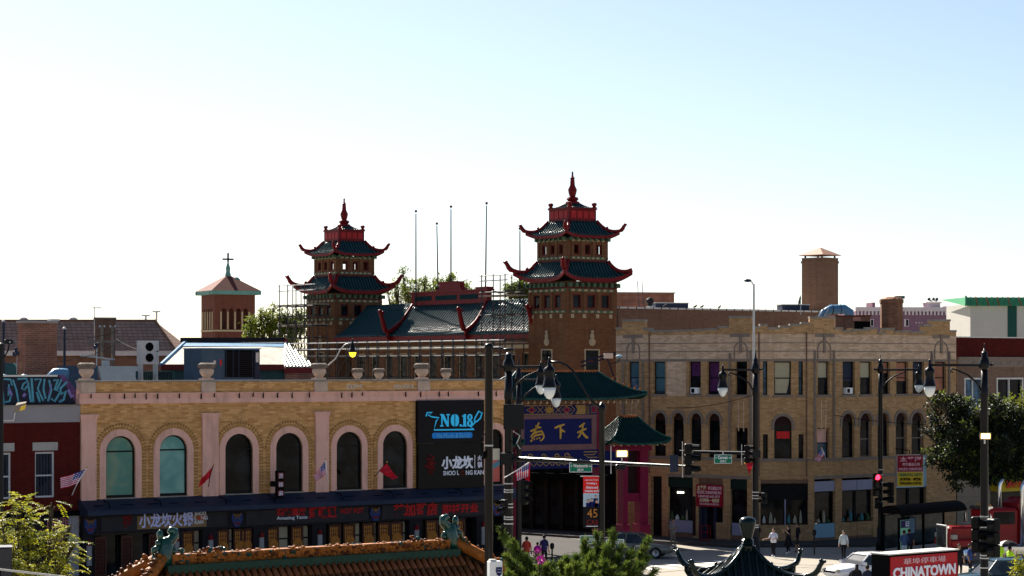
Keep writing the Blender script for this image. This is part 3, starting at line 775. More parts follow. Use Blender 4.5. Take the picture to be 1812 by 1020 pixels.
# coping pieces on the merlons and blocks
def copings(fac, pts):
    for (x0, y0), (x1, y1) in zip(pts, pts[1:]):
        if x1 > x0 + 3 and abs(y1 - y0) < 2.5:
            u0, u1 = fac.u(x0), fac.u(x1); z0, z1 = fac.z(x0, y0), fac.z(x1, y1)
            cpart(fac, MB().add([(u0 - 0.02, -0.06, z0), (u1 + 0.02, -0.06, z1), (u1 + 0.02, 0.45, z1), (u0 - 0.02, 0.45, z0), (u0 - 0.02, -0.06, z0 + 0.13), (u1 + 0.02, -0.06, z1 + 0.13), (u1 + 0.02, 0.45, z1 + 0.13), (u0 - 0.02, 0.45, z0 + 0.13)],
                           [(0, 3, 2, 1), (4, 5, 6, 7), (0, 1, 5, 4), (1, 2, 6, 5), (2, 3, 7, 6), (3, 0, 4, 7)]), 'coping_stone', M_stone2)
PXL = [(1090, 583), (1101, 583), (1101, 569), (1139, 569), (1139, 584), (1150, 584), (1150, 588), (1172, 588), (1181, 588), (1204, 587), (1214, 587), (1238, 586), (1246, 585), (1271, 584), (1271, 581), (1290, 581), (1290, 563), (1328.5, 563)]
copings(PL, PXL)
copings(PC, [(1331, 582), (1345, 582), (1345, 577), (1358, 577), (1358, 583), (1380, 583), (1380, 580), (1398, 580), (1398, 577), (1418, 577), (1418, 574), (1433, 574), (1433, 564), (1439.5, 564)])
copings(PR, [(1440.5, 564), (1477, 564), (1477, 583), (1491, 583), (1491, 588), (1506, 588), (1512, 586), (1537, 586), (1537, 583), (1553, 583), (1553, 591), (1566, 591), (1566, 584), (1582, 584), (1582, 589), (1605, 589), (1613, 590), (1635, 590), (1635, 578), (1649, 578), (1649, 569), (1681, 569), (1681, 588), (1691.5, 588)])
# stone ornaments: bands under the blocks, blind arches, twisted colonnettes, downpipes
for fac, a, b in ((PL, 1103, 1137), (PL, 1292, 1327), (PR, 1442, 1476), (PR, 1650, 1680)):
    z = 11 - (593 - HY) * 142 / F
    cpart(fac, MB().box(fac.u(a), fac.u(b), -0.04, 0.02, z - 0.12, z + 0.08), 'stone_band', M_lime)
for fac, c in ((PL, 1121), (PL, 1311), (PR, 1458), (PR, 1665)):
    u = fac.u(c); z = ZH
    s = MB(); r = fac.u(c + 12) - u
    strip(s, apath(u - r, u + r, z + 0.17, z + r + 0.75), apath(u - r + 0.07, u + r - 0.07, z + 0.17, z + r + 0.68), -0.05, 0.03)
    s.box(u - 0.09, u + 0.09, -0.08, 0.02, z + 0.55, z + r + 1.05)
    s.ball((u, -0.06, z + r + 1.05), 0.16, 8, 5, (1, .5, .8))
    cpart(fac, s, 'blind_arch', M_lime)
for fac, px, py0, py1 in ((PL, 1104, 642, 735), (PL, 1138, 642, 745), (PL, 1292, 625, 815), (PL, 1329, 620, 815), (PR, 1441, 620, 815), (PR, 1475, 620, 815), (PR, 1648, 622, 780), (PR, 1679, 622, 760)):
    u = fac.u(px); z0, z1 = fac.z(px, py1), fac.z(px, py0)
    m = MB(); n = int((z1 - z0) / 0.14)
    m.tube([(u, -0.05, z0), (u, -0.05, z1)], 0.075, 8)
    for k in range(n): m.ball((u + 0.03 * math.sin(k), -0.07, z0 + 0.07 + k * 0.14), 0.085, 6, 4, (1, 1, .7))
    cpart(fac, m, 'colonnette', M_lime)
for fac, px in ((PL, 1149.5), (PC, 1343), (PC, 1427)):
    u = fac.u(px); cpart(fac, MB().tube([(u, -0.05, 4.2), (u, -0.05, fac.z(px, 588))], 0.045, 6), 'downpipe', M_brbrick)
for fac, px in ((PL, 1118), (PL, 1126), (PL, 1307), (PL, 1316), (PR, 1453), (PR, 1461)):
    u = fac.u(px); cpart(fac, MB().box(u - 0.03, u + 0.03, -0.03, 0.01, ZA + 0.1 - 1.2, ZS - 0.4), 'brick_rib', M_tan2)
# pale relaid brickwork patch between the upper windows
cpart(PL, MB().box(PL.u(1180), PL.u(1214), -0.012, 0.01, ZS - 0.1, ZH), 'relaid_brick_patch', M_tan2)
for fac in (PL, PC, PR):
    for za, zb_2 in ((0.165, 0.615), (0.675, 1.145), (1.205, 1.72)):
        cpart(fac, MB().box(0.01, fac.L - 0.01, -0.010, 0.01, ZH + za, ZH + zb_2), 'pale_brick_band', M_tan2)  # pale brick, with the brighter sky-lit wall top put into its colour
# ground floor: piers, glazing, transoms
M_dgreen = plain('dark_green_fascia', (0.006, 0.018, 0.014), 0.5, 0.2); M_inside = plain('shop_interior', (0.010, 0.009, 0.009), 0.8, 0.6, 2.0)
M_lilacp = plain('lilac_panel', (0.28, 0.27, 0.36), 0.6, 0.1, 1.0); M_bluep = plain('blue_panel', (0.22, 0.38, 0.46), 0.6, 0.12, 1.0)
def glaz(fac, a, b, z0, z1, y=0.3, m=M_gdark):
    g = cpart(fac, MB().wall(rect(fac.u(a), fac.u(b), z0, z1), [rect(fac.u(a) + .06, fac.u(b) - .06, z0 + .06, z1 - .06)[::-1]], y - 0.08, 0.1), 'shop_window', M_frame)
    MB().box(fac.u(a) + .05, fac.u(b) - .05, y, y + 0.01, z0 + .05, z1 - .05).build('pane', m, g)
    return g
def pier(fac, a, b, z0=0.14, z1=4.0, y=0.0, m=None):
    cpart(fac, MB().box(fac.u(a), fac.u(b), y, 0.4, z0, z1), 'pier', m or M_tan)
pier(PL, 1090.2, 1152); pier(PL, 1171, 1182); pier(PL, 1226, 1236); pier(PL, 1279, 1292); pier(PL, 1322, 1329.8)
cpart(PL, MB().box(PL.u(1152), PL.u(1171), 0.3, 0.4, 0.14, 4.0), 'door_recess', M_inside)
for a, b in ((1182, 1226), (1292, 1332)):
    b = min(b, 1329)
    cpart(PL, MB().box(PL.u(a), PL.u(b), 0.06, 0.2, 3.35, 3.96), 'fascia', M_dgreen)
    glaz(PL, a, b, 1.25, 3.33)
    cpart(PL, MB().box(PL.u(a) + .1, PL.u(b), 0.05, 0.3, 0.45, 1.22), 'stall_riser', M_lilacp)
    cpart(PL, MB().box(PL.u(a), PL.u(b), 0.02, 0.3, 0.14, 0.45), 'plinth', M_brbrick)
for px in (1237, 1262):
    cpart(PL, MB().box(PL.u(px), PL.u(px + 4), 0.05, 0.3, 0.14, 2.7), 'door_post', M_slate)
cpart(PL, MB().box(PL.u(1248), PL.u(1262), 0.25, 0.3, 0.14, 2.6), 'door', M_gdark)
cpart(PL, MB().box(PL.u(1240), PL.u(1248), 0.2, 0.3, 0.14, 2.7), 'door_panel', M_slate)
glaz(PL, 1266, 1279, 1.2, 2.7)
cpart(PL, MB().box(PL.u(1266), PL.u(1279), 0.05, 0.3, 0.14, 1.2), 'stall_riser', M_tan)
cpart(PL, MB().box(PL.u(1236), PL.u(1279), 0.1, 0.4, 2.7, 4.0), 'transom_wall', M_brbrick)
cpart(PL, MB().box(PL.u(1226), PL.u(1231), -0.03, 0.05, 0.3, 2.8), 'red_pilaster', M_archpanel)
# lit tube in the left shop window
cpart(PL, MB().box(PL.u(1195), PL.u(1206), 0.22, 0.26, 2.95, 3.05), 'strip_light', plain('strip_light', (0.9, 0.9, 0.7), 0.5, 0.0, emit=((1.0, 0.95, 0.65), 3.0)))
pier(PC, 1330.2, 1346); pier(PC, 1430, 1439.8)
cpart(PC, MB().box(PC.u(1346), PC.u(1430), 0.0, 0.4, 3.75, 4.0), 'lintel', M_brbrick)
cpart(PC, MB().box(PC.u(1346), PC.u(1430), 0.1, 0.3, 2.75, 3.75), 'fascia', M_inside)
glaz(PC, 1346, 1389, 1.15, 2.75); glaz(PC, 1391, 1430, 1.15, 2.75)
cpart(PC, MB().box(PC.u(1389), PC.u(1391), 0.1, 0.3, 1.15, 2.75), 'mullion', M_lilacp)
cpart(PC, MB().box(PC.u(1346), PC.u(1430), 0.0, 0.4, 0.14, 1.15), 'stall_riser', M_tan)
pier(PR, 1440.2, 1441); pier(PR, 1478, 1490); pier(PR, 1545, 1586); pier(PR, 1639, 1691.5)
for a, b in ((1441, 1478), (1490, 1517), (1518, 1545), (1586, 1611), (1612, 1639)):
    cpart(PR, MB().box(PR.u(a), PR.u(b) , 0.05, 0.2, 3.22, 4.0 - 0.14), 'white_blind_box', M_lilacp if a < 1580 else M_bluep)
    glaz(PR, a, b, 1.2, 3.2)
    cpart(PR, MB().box(PR.u(a), PR.u(b), 0.04, 0.3, 0.3, 1.18), 'stall_riser', M_bluep if a < 1450 else M_tan)
    cpart(PR, MB().box(PR.u(a), PR.u(b), 0.0, 0.3, 0.14, 0.3), 'plinth', M_brbrick)
for fac, a, b in ((PL, 1182, 1329), (PR, 1441, 1639)):
    cpart(fac, MB().box(fac.u(a), fac.u(b), -0.03, 0.05, 4.003, 4.22), 'shop_lintel', M_lime)
# goods glimpsed behind the panes
random.seed(11)
M_good = [plain('goods_%s' % c, v, 0.6, 0.3, 6) for c, v in (('cream', (0.36, 0.31, 0.22)), ('teal', (0.06, 0.2, 0.22)), ('brown', (0.2, 0.1, 0.05)), ('green', (0.05, 0.09, 0.03)), ('white', (0.5, 0.5, 0.47)))]
for fac, a, b in ((PL, 1185, 1223), (PC, 1350, 1386), (PC, 1394, 1427), (PR, 1444, 1475), (PR, 1493, 1515), (PR, 1521, 1542)):
    ua, ub = fac.u(a), fac.u(b); u = ua
    while u < ub - 0.2:
        w, h = random.uniform(0.12, 0.3), random.uniform(0.2, 0.8)
        c = (u + w / 2, 0.27, 1.25)
        cpart(fac, MB().lathe([(w * .5, 0), (w * .55, h * .4), (w * .3, h * .75), (w * .12, h)], (c[0], 0.15, c[2]), 8), 'shop_goods', random.choice(M_good))
        u += w + random.uniform(0.05, 0.3)
# back of the block: flat roof and rear walls so that it has a volume
ra, rb, rc_, rd_ = w2(PL, 0.3, 0.41), w2(PL, PL.L, 0.41), w2(PR, 0.2, 0.41), w2(PR, PR.L - 0.3, 0.41)
re_, rf_ = w2(PR, PR.L - 0.3, 14), w2(PL, 0.3, 12)
mb = MB(); pts = [ra, rb, rc_, rd_, re_, rf_]; n = 6
o0 = PL.loc
mb.add([(p[0] - o0[0], p[1] - o0[1], 12.0) for p in pts] + [(p[0] - o0[0], p[1] - o0[1], 12.3) for p in pts], [tuple(range(6, 12)), tuple(range(5, -1, -1))] + [(i, (i + 1) % n, n + (i + 1) % n, n + i) for i in range(n)])
mb.build('roof', M_dkgrey, corner)
mb = MB()
for p, q in ((rd_, re_), (re_, rf_), (rf_, ra)):
    mb.add([(p[0] - o0[0], p[1] - o0[1], 0), (q[0] - o0[0], q[1] - o0[1], 0), (q[0] - o0[0], q[1] - o0[1], 12.9), (p[0] - o0[0], p[1] - o0[1], 12.9)], [(0, 1, 2, 3)])
mb.build('rear_wall', M_brbrick, corner)
# lower canvas cornice / fascia sign board on the chamfer handled above

# signs on the corner block
M_sred = plain('sign_crimson', (0.26, 0.006, 0.02), 0.45, 0.08); M_spink = plain('sign_pink_lettering', (0.75, 0.45, 0.48), 0.5, 0.03); M_syel = plain('sign_yellow', (0.62, 0.42, 0.03), 0.45, 0.08); M_scream = plain('sign_cream', (0.72, 0.62, 0.40), 0.5, 0.03)
def fsign(fac, a, b, pt, pb, name, label, y=-0.14):
    q = fac.world(fac.u(a), y, 0)
    t = empty(name, (q.x, q.y, 0), fac.yaw, label, 'sign')
    u0 = fac.u(a); w = fac.u(b) - u0
    MB().box(0, w, 0, 0.1, fac.z(a, pb), fac.z(a, pt)).build('board', M_sred, t)
    def put(s, x0, x1, y0, y1, m, bold=0.0):
        return text(s, t, (fac.u(x0) + fac.u(x1)) / 2 - u0, -0.014, fac.z((x0 + x1) / 2, (y0 + y1) / 2), 0.4, m, bold, fitw=fac.u(x1) - fac.u(x0), fith=fac.z(x0, y0) - fac.z(x0, y1))
    return t, put
t, put = fsign(PL, 1234, 1280.5, 857, 896, 'shop_sign', 'red furniture shop sign above the recessed shop door')
put('太平洋', 1236, 1252, 859, 868, M_scream, .01); put('家俬禮品公司', 1255, 1279, 861, 867.5, M_spink, .008)
put('PACIFIC FURNITURE INC', 1236, 1279, 869, 874.5, M_spink, .012); put('FURNITURE AND GIFTS', 1238, 1276, 876.5, 881, M_spink, .008)
put('公司零售·一律批發', 1240, 1275, 882.5, 889, M_scream, .008); put('WHOLESALE & RETAIL', 1240, 1275, 890.5, 894, M_spink, .006)
# ------------------------------------------------------------ tiled hip roofs
M_tile = plain('teal_glazed_tile', (0.004, 0.026, 0.030), 0.8, 0.35, 2.5, spec=0.1)  # flat channels painted darker for the shade between the rolls
M_tiler = plain('teal_tile_roll', (0.010, 0.050, 0.052), 0.30, 0.35, 2.5, spec=0.55)
M_trim = plain('red_roof_trim', (0.15, 0.007, 0.009), 0.45, 0.25, 3)
def hip_roof(parent, ax, ay, rx, ry, z0, z1, up, pw=1.7, sp=0.32, rib=0.06, fascia=0.3, trim=None, tile=None, tiler=None, curls=(1, 1, 1, 1), curl=1.0, hip_r=0.1, c=(0, 0), fl=0.0, slopes='fbrl', name='roof_slope'):
    trim = trim or M_trim; tile = tile or M_tile; tiler = tiler or M_tiler
    def pos(side, x, t):
        """side f/b: x lateral along x; r/l: lateral along y"""
        A, B, RA, RB = (ax, ay, rx, ry) if side in 'fb' else (ay, ax, ry, rx)
        w = A + (RA - A) * t; d = B + (RB - B) * t
        s = max(-1, min(1, x / w)) if w > 1e-6 else 0
        z = z0 + (z1 - z0) * t ** pw + up * abs(s) ** 4 * (1 - t) ** 2
        e = fl * abs(s) ** 5 * (1 - t) ** 2.5
        d += e; x = x + math.copysign(e, x) * (1 if abs(s) > 0.3 else 0)
        if side == 'f': return Vector((c[0] + x, c[1] - d, z))
        if side == 'b': return Vector((c[0] - x, c[1] + d, z))
        if side == 'r': return Vector((c[0] + d, c[1] + x, z))
        return Vector((c[0] - d, c[1] - x, z))
    for side in slopes:
        A, B, RA, RB = (ax, ay, rx, ry) if side in 'fb' else (ay, ax, ry, rx)
        NS, NT = 16, 8
        mb = MB(); vs = []
        for j in range(NT + 1):
            t = j / NT; w = A + (RA - A) * t
            for i in range(NS + 1):
                s = -1 + 2 * i / NS
                s = math.copysign(abs(s) ** 0.7, s)
                vs.append(pos(side, s * w, t))
        fs = [(j * (NS + 1) + i, j * (NS + 1) + i + 1, (j + 1) * (NS + 1) + i + 1, (j + 1) * (NS + 1) + i) for j in range(NT) for i in range(NS)]
        mb.add(vs, fs)
        # underside, thin
        b = len(vs)
        mb.add([v - Vector((0, 0, 0.12)) for v in vs], [f[::-1] for f in fs])
        o = mb.build(name, tile, parent, smooth=True)
        rb = MB(); x = -A + sp / 2
        while x < A:
            tm = 1.0 if abs(x) <= RA or A - RA < 1e-6 else (A - abs(x)) / (A - RA)
            if tm > 0.06:
                pts = [pos(side, x, tm * k / 6) + Vector((0, 0, 0.03)) for k in range(7)]
                rb.tube(pts, rib, 5)
            x += sp
        r_ = rb.build('tile_rolls', tiler, o, smooth=True); r_['kind'] = 'stuff'
        fa = MB(); n = 16
        top = [pos(side, A * math.copysign(abs(-1 + 2 * i / n) ** .7, -1 + 2 * i / n), 0.0) for i in range(n + 1)]
        dz = Vector((0, 0, -fascia))
        inn = {'f': Vector((0, .12, 0)), 'b': Vector((0, -.12, 0)), 'r': Vector((-.12, 0, 0)), 'l': Vector((.12, 0, 0))}[side]
        out = -inn * 0.35
        vs = [p + out for p in top] + [p + out + dz for p in top] + [p + inn + dz for p in top] + [p + inn for p in top]
        m = n + 1
        fa.add(vs, [(k * m + i, k * m + i + 1, ((k + 1) % 4) * m + i + 1, ((k + 1) % 4) * m + i) for k in range(4) for i in range(n)])
        fa.build('eave_board', trim, parent)
    k = 0
    for sx, sy in ((1, -1), (1, 1), (-1, 1), (-1, -1)):
        on = curls[k]; k += 1
        if on is None: continue
        pts = []
        for j in range(9):
            t = 1 - j / 8
            pts.append(Vector((c[0] + sx * (ax + (rx - ax) * t + fl * (1 - t) ** 2.5), c[1] + sy * (ay + (ry - ay) * t + fl * (1 - t) ** 2.5), z0 + (z1 - z0) * t ** pw + up * (1 - t) ** 2 + hip_r * 0.6)))
        rs = [hip_r] * 9
        if on:
            dv = Vector((sx, sy, 0)).normalized(); e = pts[-1]
            for a, b, r in ((0.28, 0.10, 1.25), (0.52, 0.34, 1.2), (0.68, 0.66, 1.05), (0.86, 0.90, 1.0), (1.10, 0.98, 0.55)):
                pts.append(e + dv * a * curl + Vector((0, 0, b * curl))); rs.append(hip_r * r)
        mb = MB().tube(pts, rs, 7)
        if on:
            q = pts[-2]
            mb.ball(q + Vector((0, 0, 0.1 * curl)) - dv * 0.08 * curl, 0.16 * curl, 7, 5); mb.ball(pts[-1], 0.11 * curl, 7, 5)
            mb.ball(pts[4] + Vector((0, 0, hip_r)), hip_r * 0.9, 6, 4)
            # web under the horn
            mb.add([pts[8] + Vector((0, 0, -fascia * .6)), pts[9] + Vector((0, 0, -fascia * .3)), pts[10], pts[7]], [(0, 1, 2, 3), (3, 2, 1, 0)])
        mb.build('hip_ridge', trim, parent, smooth=True)
    return pos

# ------------------------------------------------------------ pagoda building
PG = Fac(609, 206, 1013, 178)
M_polych = plain('polychrome_band', (0.30, 0.24, 0.12), 0.6, 0.5, 6, bump=0.2); M_tgreen = plain('green_terracotta', (0.07, 0.12, 0.07), 0.6, 0.3, 4)
M_pale = plain('pale_terracotta', (0.42, 0.33, 0.20), 0.7, 0.25, 5); M_dkred = plain('dark_red_frame', (0.11, 0.014, 0.014), 0.5, 0.2)
def tower(u, label, seed, low=(1, 1, 1, 1)):
    q = PG.world(u, 0, 0)
    t = empty('pagoda_tower', q, PG.yaw, label, 'tower', 'twin pagoda towers')
    a = 2.48
    # lower body: four walls each with three windows near the top
    def ring(hw, z0, z1, wz0, wz1, ww, off, m, hollow=True):
        for k in range(4):
            ang = k * math.pi / 2
            hs = [rect(x - ww / 2, x + ww / 2, wz0, wz1)[::-1] for x in off]
            hw2 = hw if k % 2 == 0 else hw - 0.3
            wl = MB().wall(rect(-hw2, hw2, z0, z1), hs, -hw, 0.3)
            wl.xf(Matrix.Rotation(ang, 4, 'Z'))
            wl.build('wall', m, t)
            for x in off:
                w = MB().wall(rect(x - ww / 2, x + ww / 2, wz0, wz1), [rect(x - ww / 2 + .09, x + ww / 2 - .09, wz0 + .09, wz1 - .09)[::-1]], -hw + 0.05, 0.12).xf(Matrix.Rotation(ang, 4, 'Z')).build('window', M_dkred, t)
                if not hollow: MB().box(x - ww / 2 + .08, x + ww / 2 - .08, -hw + 0.14, -hw + 0.15, wz0 + .08, wz1 - .08).xf(Matrix.Rotation(ang, 4, 'Z')).build('pane', M_gwin, w)
            # strips between windows, frieze and sill ornament
            for x in ([-hw2 + 0.17] + [(p + q_) / 2 for p, q_ in zip(off, off[1:])] + [hw2 - 0.17]):
                MB().box(x - 0.13, x + 0.13, -hw - 0.07, -hw, wz0 - 0.15, wz1 + 0.2).xf(Matrix.Rotation(ang, 4, 'Z')).build('pilaster', m, t)
            fr = MB().box(-hw2, hw2, -hw - 0.06, -hw, wz1 + 0.201, wz1 + 0.42).xf(Matrix.Rotation(ang, 4, 'Z')).build('frieze', M_tgreen, t)
            s_ = MB().box(-hw2, hw2, -hw - 0.06, -hw, wz0 - 0.36, wz0 - 0.151).xf(Matrix.Rotation(ang, 4, 'Z')).build('sill_band', M_tgreen, t)
            orn = MB(); n = 7
            for i in range(n):
                x = -hw2 + (i + .5) * 2 * hw2 / n
                for zz_ in ((wz1 + 0.31, 0.13), (wz0 - 0.255, 0.10)):
                    s0 = len(orn.v); orn.ball((x, -hw - 0.07, zz_[0]), zz_[1], 8, 5, (1.6, .4, .8))
            orn.xf(Matrix.Rotation(ang, 4, 'Z')); o = orn.build('frieze_ornament', M_pale, fr); o['kind'] = 'stuff'
    a2 = 1.97
    ring(a, 0, 17.75, 15.65, 16.75, 0.82, (-1.45, -0.05, 1.35), M_pagbrick, hollow=False)
    for k in range(4):
        R_ = Matrix.Rotation(k * math.pi / 2, 4, 'Z')
        for x in (-1.9, -0.75, 0.55, 1.85):
            MB().box(x - 0.15, x + 0.15, -a - 0.05, -a, 14.9, 15.2).xf(R_).build('roundel', M_pale, t)
        MB().box(-a, a, -a - 0.03, -a, 15.2, 15.29).xf(R_).build('string_course', M_pagbrick, t)
        m = MB().ball((0, -a - 0.05, 13.5), 0.22, 8, 6, (1, .5, 1.2)).ball((0, -a - 0.05, 13.05), 0.32, 8, 6, (1.1, .4, 1.0)).ball((0, -a - 0.05, 13.85), 0.14, 8, 5)
        m.xf(R_).build('terracotta_figure', M_pale, t)
        w = MB().wall(rect(-0.75, 0.75, 10.3, 12.5), [rect(-.62, .62, 10.4, 12.4)[::-1]], -a - 0.06, 0.1).xf(R_).build('window', M_pale, t)
        MB().box(-.62, .62, -a - 0.04, -a - 0.03, 10.4, 12.4).xf(R_).build('pane', M_gwin, w)
        MB().box(-.62, .62, -a - 0.055, -a - 0.04, 11.5, 11.58).xf(R_).build('window_bar', M_dkred, w)
        MB().box(-a, a, -a - 0.05, -a, 17.2, 17.5).xf(R_).build('cornice', M_dkred, t)
        for i in range(9):
            x = -2.3 + i * 0.575
            MB().box(x - 0.12, x + 0.12, -a - 0.42, -a - 0.05, 17.3, 17.62).xf(R_).build('bracket', M_tgreen, t)
    hip_roof(t, 3.0, 3.0, 1.98, 1.98, 18.0, 19.3, 0.62, sp=0.30, rib=0.075, fascia=0.30, curl=0.70, hip_r=0.17, fl=0.34, curls=low)
    ring(a2, 19.25, 21.1, 19.85, 20.68, 0.56, (-1.1, 0.0, 1.1), M_pagbrick)
    MB().box(-2.02, 2.02, -2.02, 2.02, 19.28, 19.42).build('ledge', M_dkred, t)
    for k in range(4):
        R_ = Matrix.Rotation(k * math.pi / 2, 4, 'Z')
        for i in range(7):
            x = -1.8 + i * 0.6
            MB().box(x - 0.1, x + 0.1, -a2 - 0.36, -a2 - 0.06, 20.95, 21.2).xf(R_).build('bracket', M_tgreen, t)
    hip_roof(t, 2.45, 2.45, 1.35, 1.35, 21.35, 22.5, 0.36, sp=0.29, rib=0.072, fascia=0.22, curl=0.50, hip_r=0.14, fl=0.18)
    cr = MB().box(-1.33, 1.33, -1.33, 1.33, 22.4, 23.45).build('crown_box', M_trim, t)
    MB().box(-1.40, 1.40, -1.40, 1.40, 23.451, 23.56).build('crown_lip', M_trim, t)
    for k in range(4):
        R_ = Matrix.Rotation(k * math.pi / 2, 4, 'Z')
        for i in range(4):
            x = -0.9 + i * 0.6
            MB().box(x - 0.24, x + 0.24, -1.36, -1.331, 22.75, 23.3).xf(R_).build('crown_panel', M_red, t)
        MB().lathe([(0.2, 0), (0.2, 0.1), (0.12, .14), (0.22, .3), (0.19, .4), (0.05, .46)], (1.22, 1.22, 23.56), 8).xf(R_).build('crown_knob', M_trim, t)
    hip_roof(t, 1.15, 1.15, 0.22, 0.22, 23.56, 24.1, 0.0, sp=0.22, rib=0.04, fascia=0.06, curls=(0, 0, 0, 0), hip_r=0.05)
    autosmooth(MB().lathe([(0.55, 23.95), (0.55, 24.1), (0.35, 24.15), (0.5, 24.32), (0.42, 24.45), (0.22, 24.5), (0.3, 24.75), (0.36, 25.05), (0.2, 25.4), (0.16, 25.9), (0.2, 26.0), (0.1, 26.05), (0.06, 26.3), (0.09, 26.36), (0.03, 26.5)], (0, 0, 0), 12).build('finial', M_trim, t))
    return t
tower(PG.u(1013), 'nearer, larger pagoda tower with red finial at the right', 1, (1, 0, 1, 1))
tower(PG.u(609), 'farther, smaller pagoda tower beside the scaffolding at the left', 2)
# long wing between the towers
q = PG.loc
wing = empty('pagoda_wing', q, PG.yaw, 'brick wing with green tiled roofs joining the two pagoda towers', 'building')
class Off(Fac):
    def __init__(s, f, y):
        n = Vector((-f.d.y, f.d.x)); s.a = f.a + n * y; s.d = f.d; s.L = f.L; s.yaw = f.yaw; s.loc = (s.a.x, s.a.y, 0)
LW = PG.L
ze, zr = 13.75, 16.55
hs = []
wx = [2.9 + i * 2.28 for i in range(13)]
for x in wx: hs.append(rect(x - 0.65, x + 0.65, 9.6, 12.3)[::-1])
MB().wall(rect(2.5, LW - 2.5, 0, 13.7), hs, -1.4, 0.4).build('wall', M_pagbrick, wing)
for x in wx:
    w = MB().wall(rect(x - .65, x + .65, 9.6, 12.3), [rect(x - .55, x + .55, 9.7, 12.2)[::-1]], -1.3, 0.1).build('window', M_pale, wing)
    MB().box(x - .56, x + .56, -1.23, -1.22, 9.7, 12.2).build('pane', M_gdark, w)
MB().box(2.5, LW - 2.5, -1.5, -1.4, 12.6, 12.9).build('frieze', M_pale, wing)
MB().box(2.5, LW - 2.5, -1.0, 9, 0, 13.6).build('core', M_blkm, wing)
def section(u0, u1, ye, run, idx):
    """roof over u0..u1 with a hip at its right end; ridge along y=+1"""
    yr = 0.9; N = 10
    def pz(t): return ze + (zr - ze) * t ** 1.35
    mb = MB(); vs = []
    for j in range(N + 1):
        t = j / N; y = ye + (yr - ye) * t
        xe = u1 - run * t
        vs += [(u0, y, pz(t)), (u0 + (xe - u0) * .5, y, pz(t)), (xe, y, pz(t) + 0.25 * (1 - t) ** 4)]
    mb.add(vs, [(j * 3 + i, j * 3 + i + 1, (j + 1) * 3 + i + 1, (j + 1) * 3 + i) for j in range(N) for i in range(2)])
    o = mb.build('roof_slope', M_tile, wing, smooth=True)
    rb = MB(); x = u0 + 0.2
    while x < u1 - 0.15:
        tm = 1.0 if x <= u1 - run else (u1 - x) / run
        rb.tube([(x, ye + (yr - ye) * tm * k / 7, pz(tm * k / 7) + 0.03) for k in range(8)], 0.10, 5)
        x += 0.36
    r = rb.build('tile_rolls', M_tiler, o, smooth=True); r['kind'] = 'stuff'
    # right-hand hip slope
    mb = MB(); vs = []
    for j in range(N + 1):
        t = j / N; y = ye + (yr - ye) * t; xe = u1 - run * t
        vs += [(xe, y, pz(t) + 0.25 * (1 - t) ** 4), (xe, yr + 2 * (1 - t), pz(t))]
    mb.add(vs, [(j * 2, j * 2 + 1, j * 2 + 3, j * 2 + 2) for j in range(N)])
    e = mb.build('hip_slope', M_tile, wing, smooth=True)
    rb = MB(); y = ye + 0.3
    while y < yr - 0.2:
        tm = (y - ye) / (yr - ye)
        rb.tube([(u1 - run * tm * k / 5 + 0.0, y, pz(tm * k / 5) + 0.03) for k in range(6)], 0.10, 5); y += 0.36
    r = rb.build('tile_rolls', M_tiler, e, smooth=True); r['kind'] = 'stuff'
    # eave boards
    MB().box(u0, u1, ye - 0.06, ye + 0.1, ze - 0.36, ze - 0.01).build('eave_board', M_trim, wing)
    MB().box(u1 - 0.1, u1 + 0.06, ye + 0.1, yr, ze - 0.36, ze - 0.01).build('eave_board', M_trim, wing)
    # hip ridge with horn
    pts, rs = [], []
    for j in range(11):
        t = 1 - j / 10
        pts.append(Vector((u1 - run * t, ye + (yr - ye) * t, pz(t) + 0.25 * (1 - t) ** 4 + 0.12))); rs.append(0.14)
    d = Vector((run, ye - yr, 0)).normalized()
    e_ = pts[-1]
    for a, b, r in ((0.3, 0.1, .2), (0.55, 0.45, .22), (0.75, 1.0, .2), (0.95, 1.45, .17), (1.1, 1.75, .12)):
        pts.append(e_ + d * a + Vector((0, 0, b))); rs.append(r)
    m = MB().tube(pts, rs, 7)
    m.ball(pts[-1], 0.2, 7, 5); m.ball(pts[-2] + Vector((0, 0, 0.2)) - d * 0.25, 0.16, 7, 5)
    # spare fins along the lower ridge and a brace below the horn
    m.tube([e_ - d * 1.6 + Vector((0, 0, .9)), e_ - d * 0.9 + Vector((0, 0, .42)), e_ - d * 0.1 + Vector((0, 0, 0.05)), e_ + d * 0.15 + Vector((0, 0, -.45))], [.09, .13, .16, .1], 6)
    m.build('hip_ridge', M_trim, wing, smooth=True)
P1 = Off(PG, 1.0)
uA, uB = P1.u(733), P1.u(864)
section(2.3, uA + 1.2, -2.5, 1.2, 0)
section(uA + 0.2, uB + 1.2, -2.1, 1.2, 1)
section(uB + 0.2, LW - 2.2, -1.8, 0.3, 2)
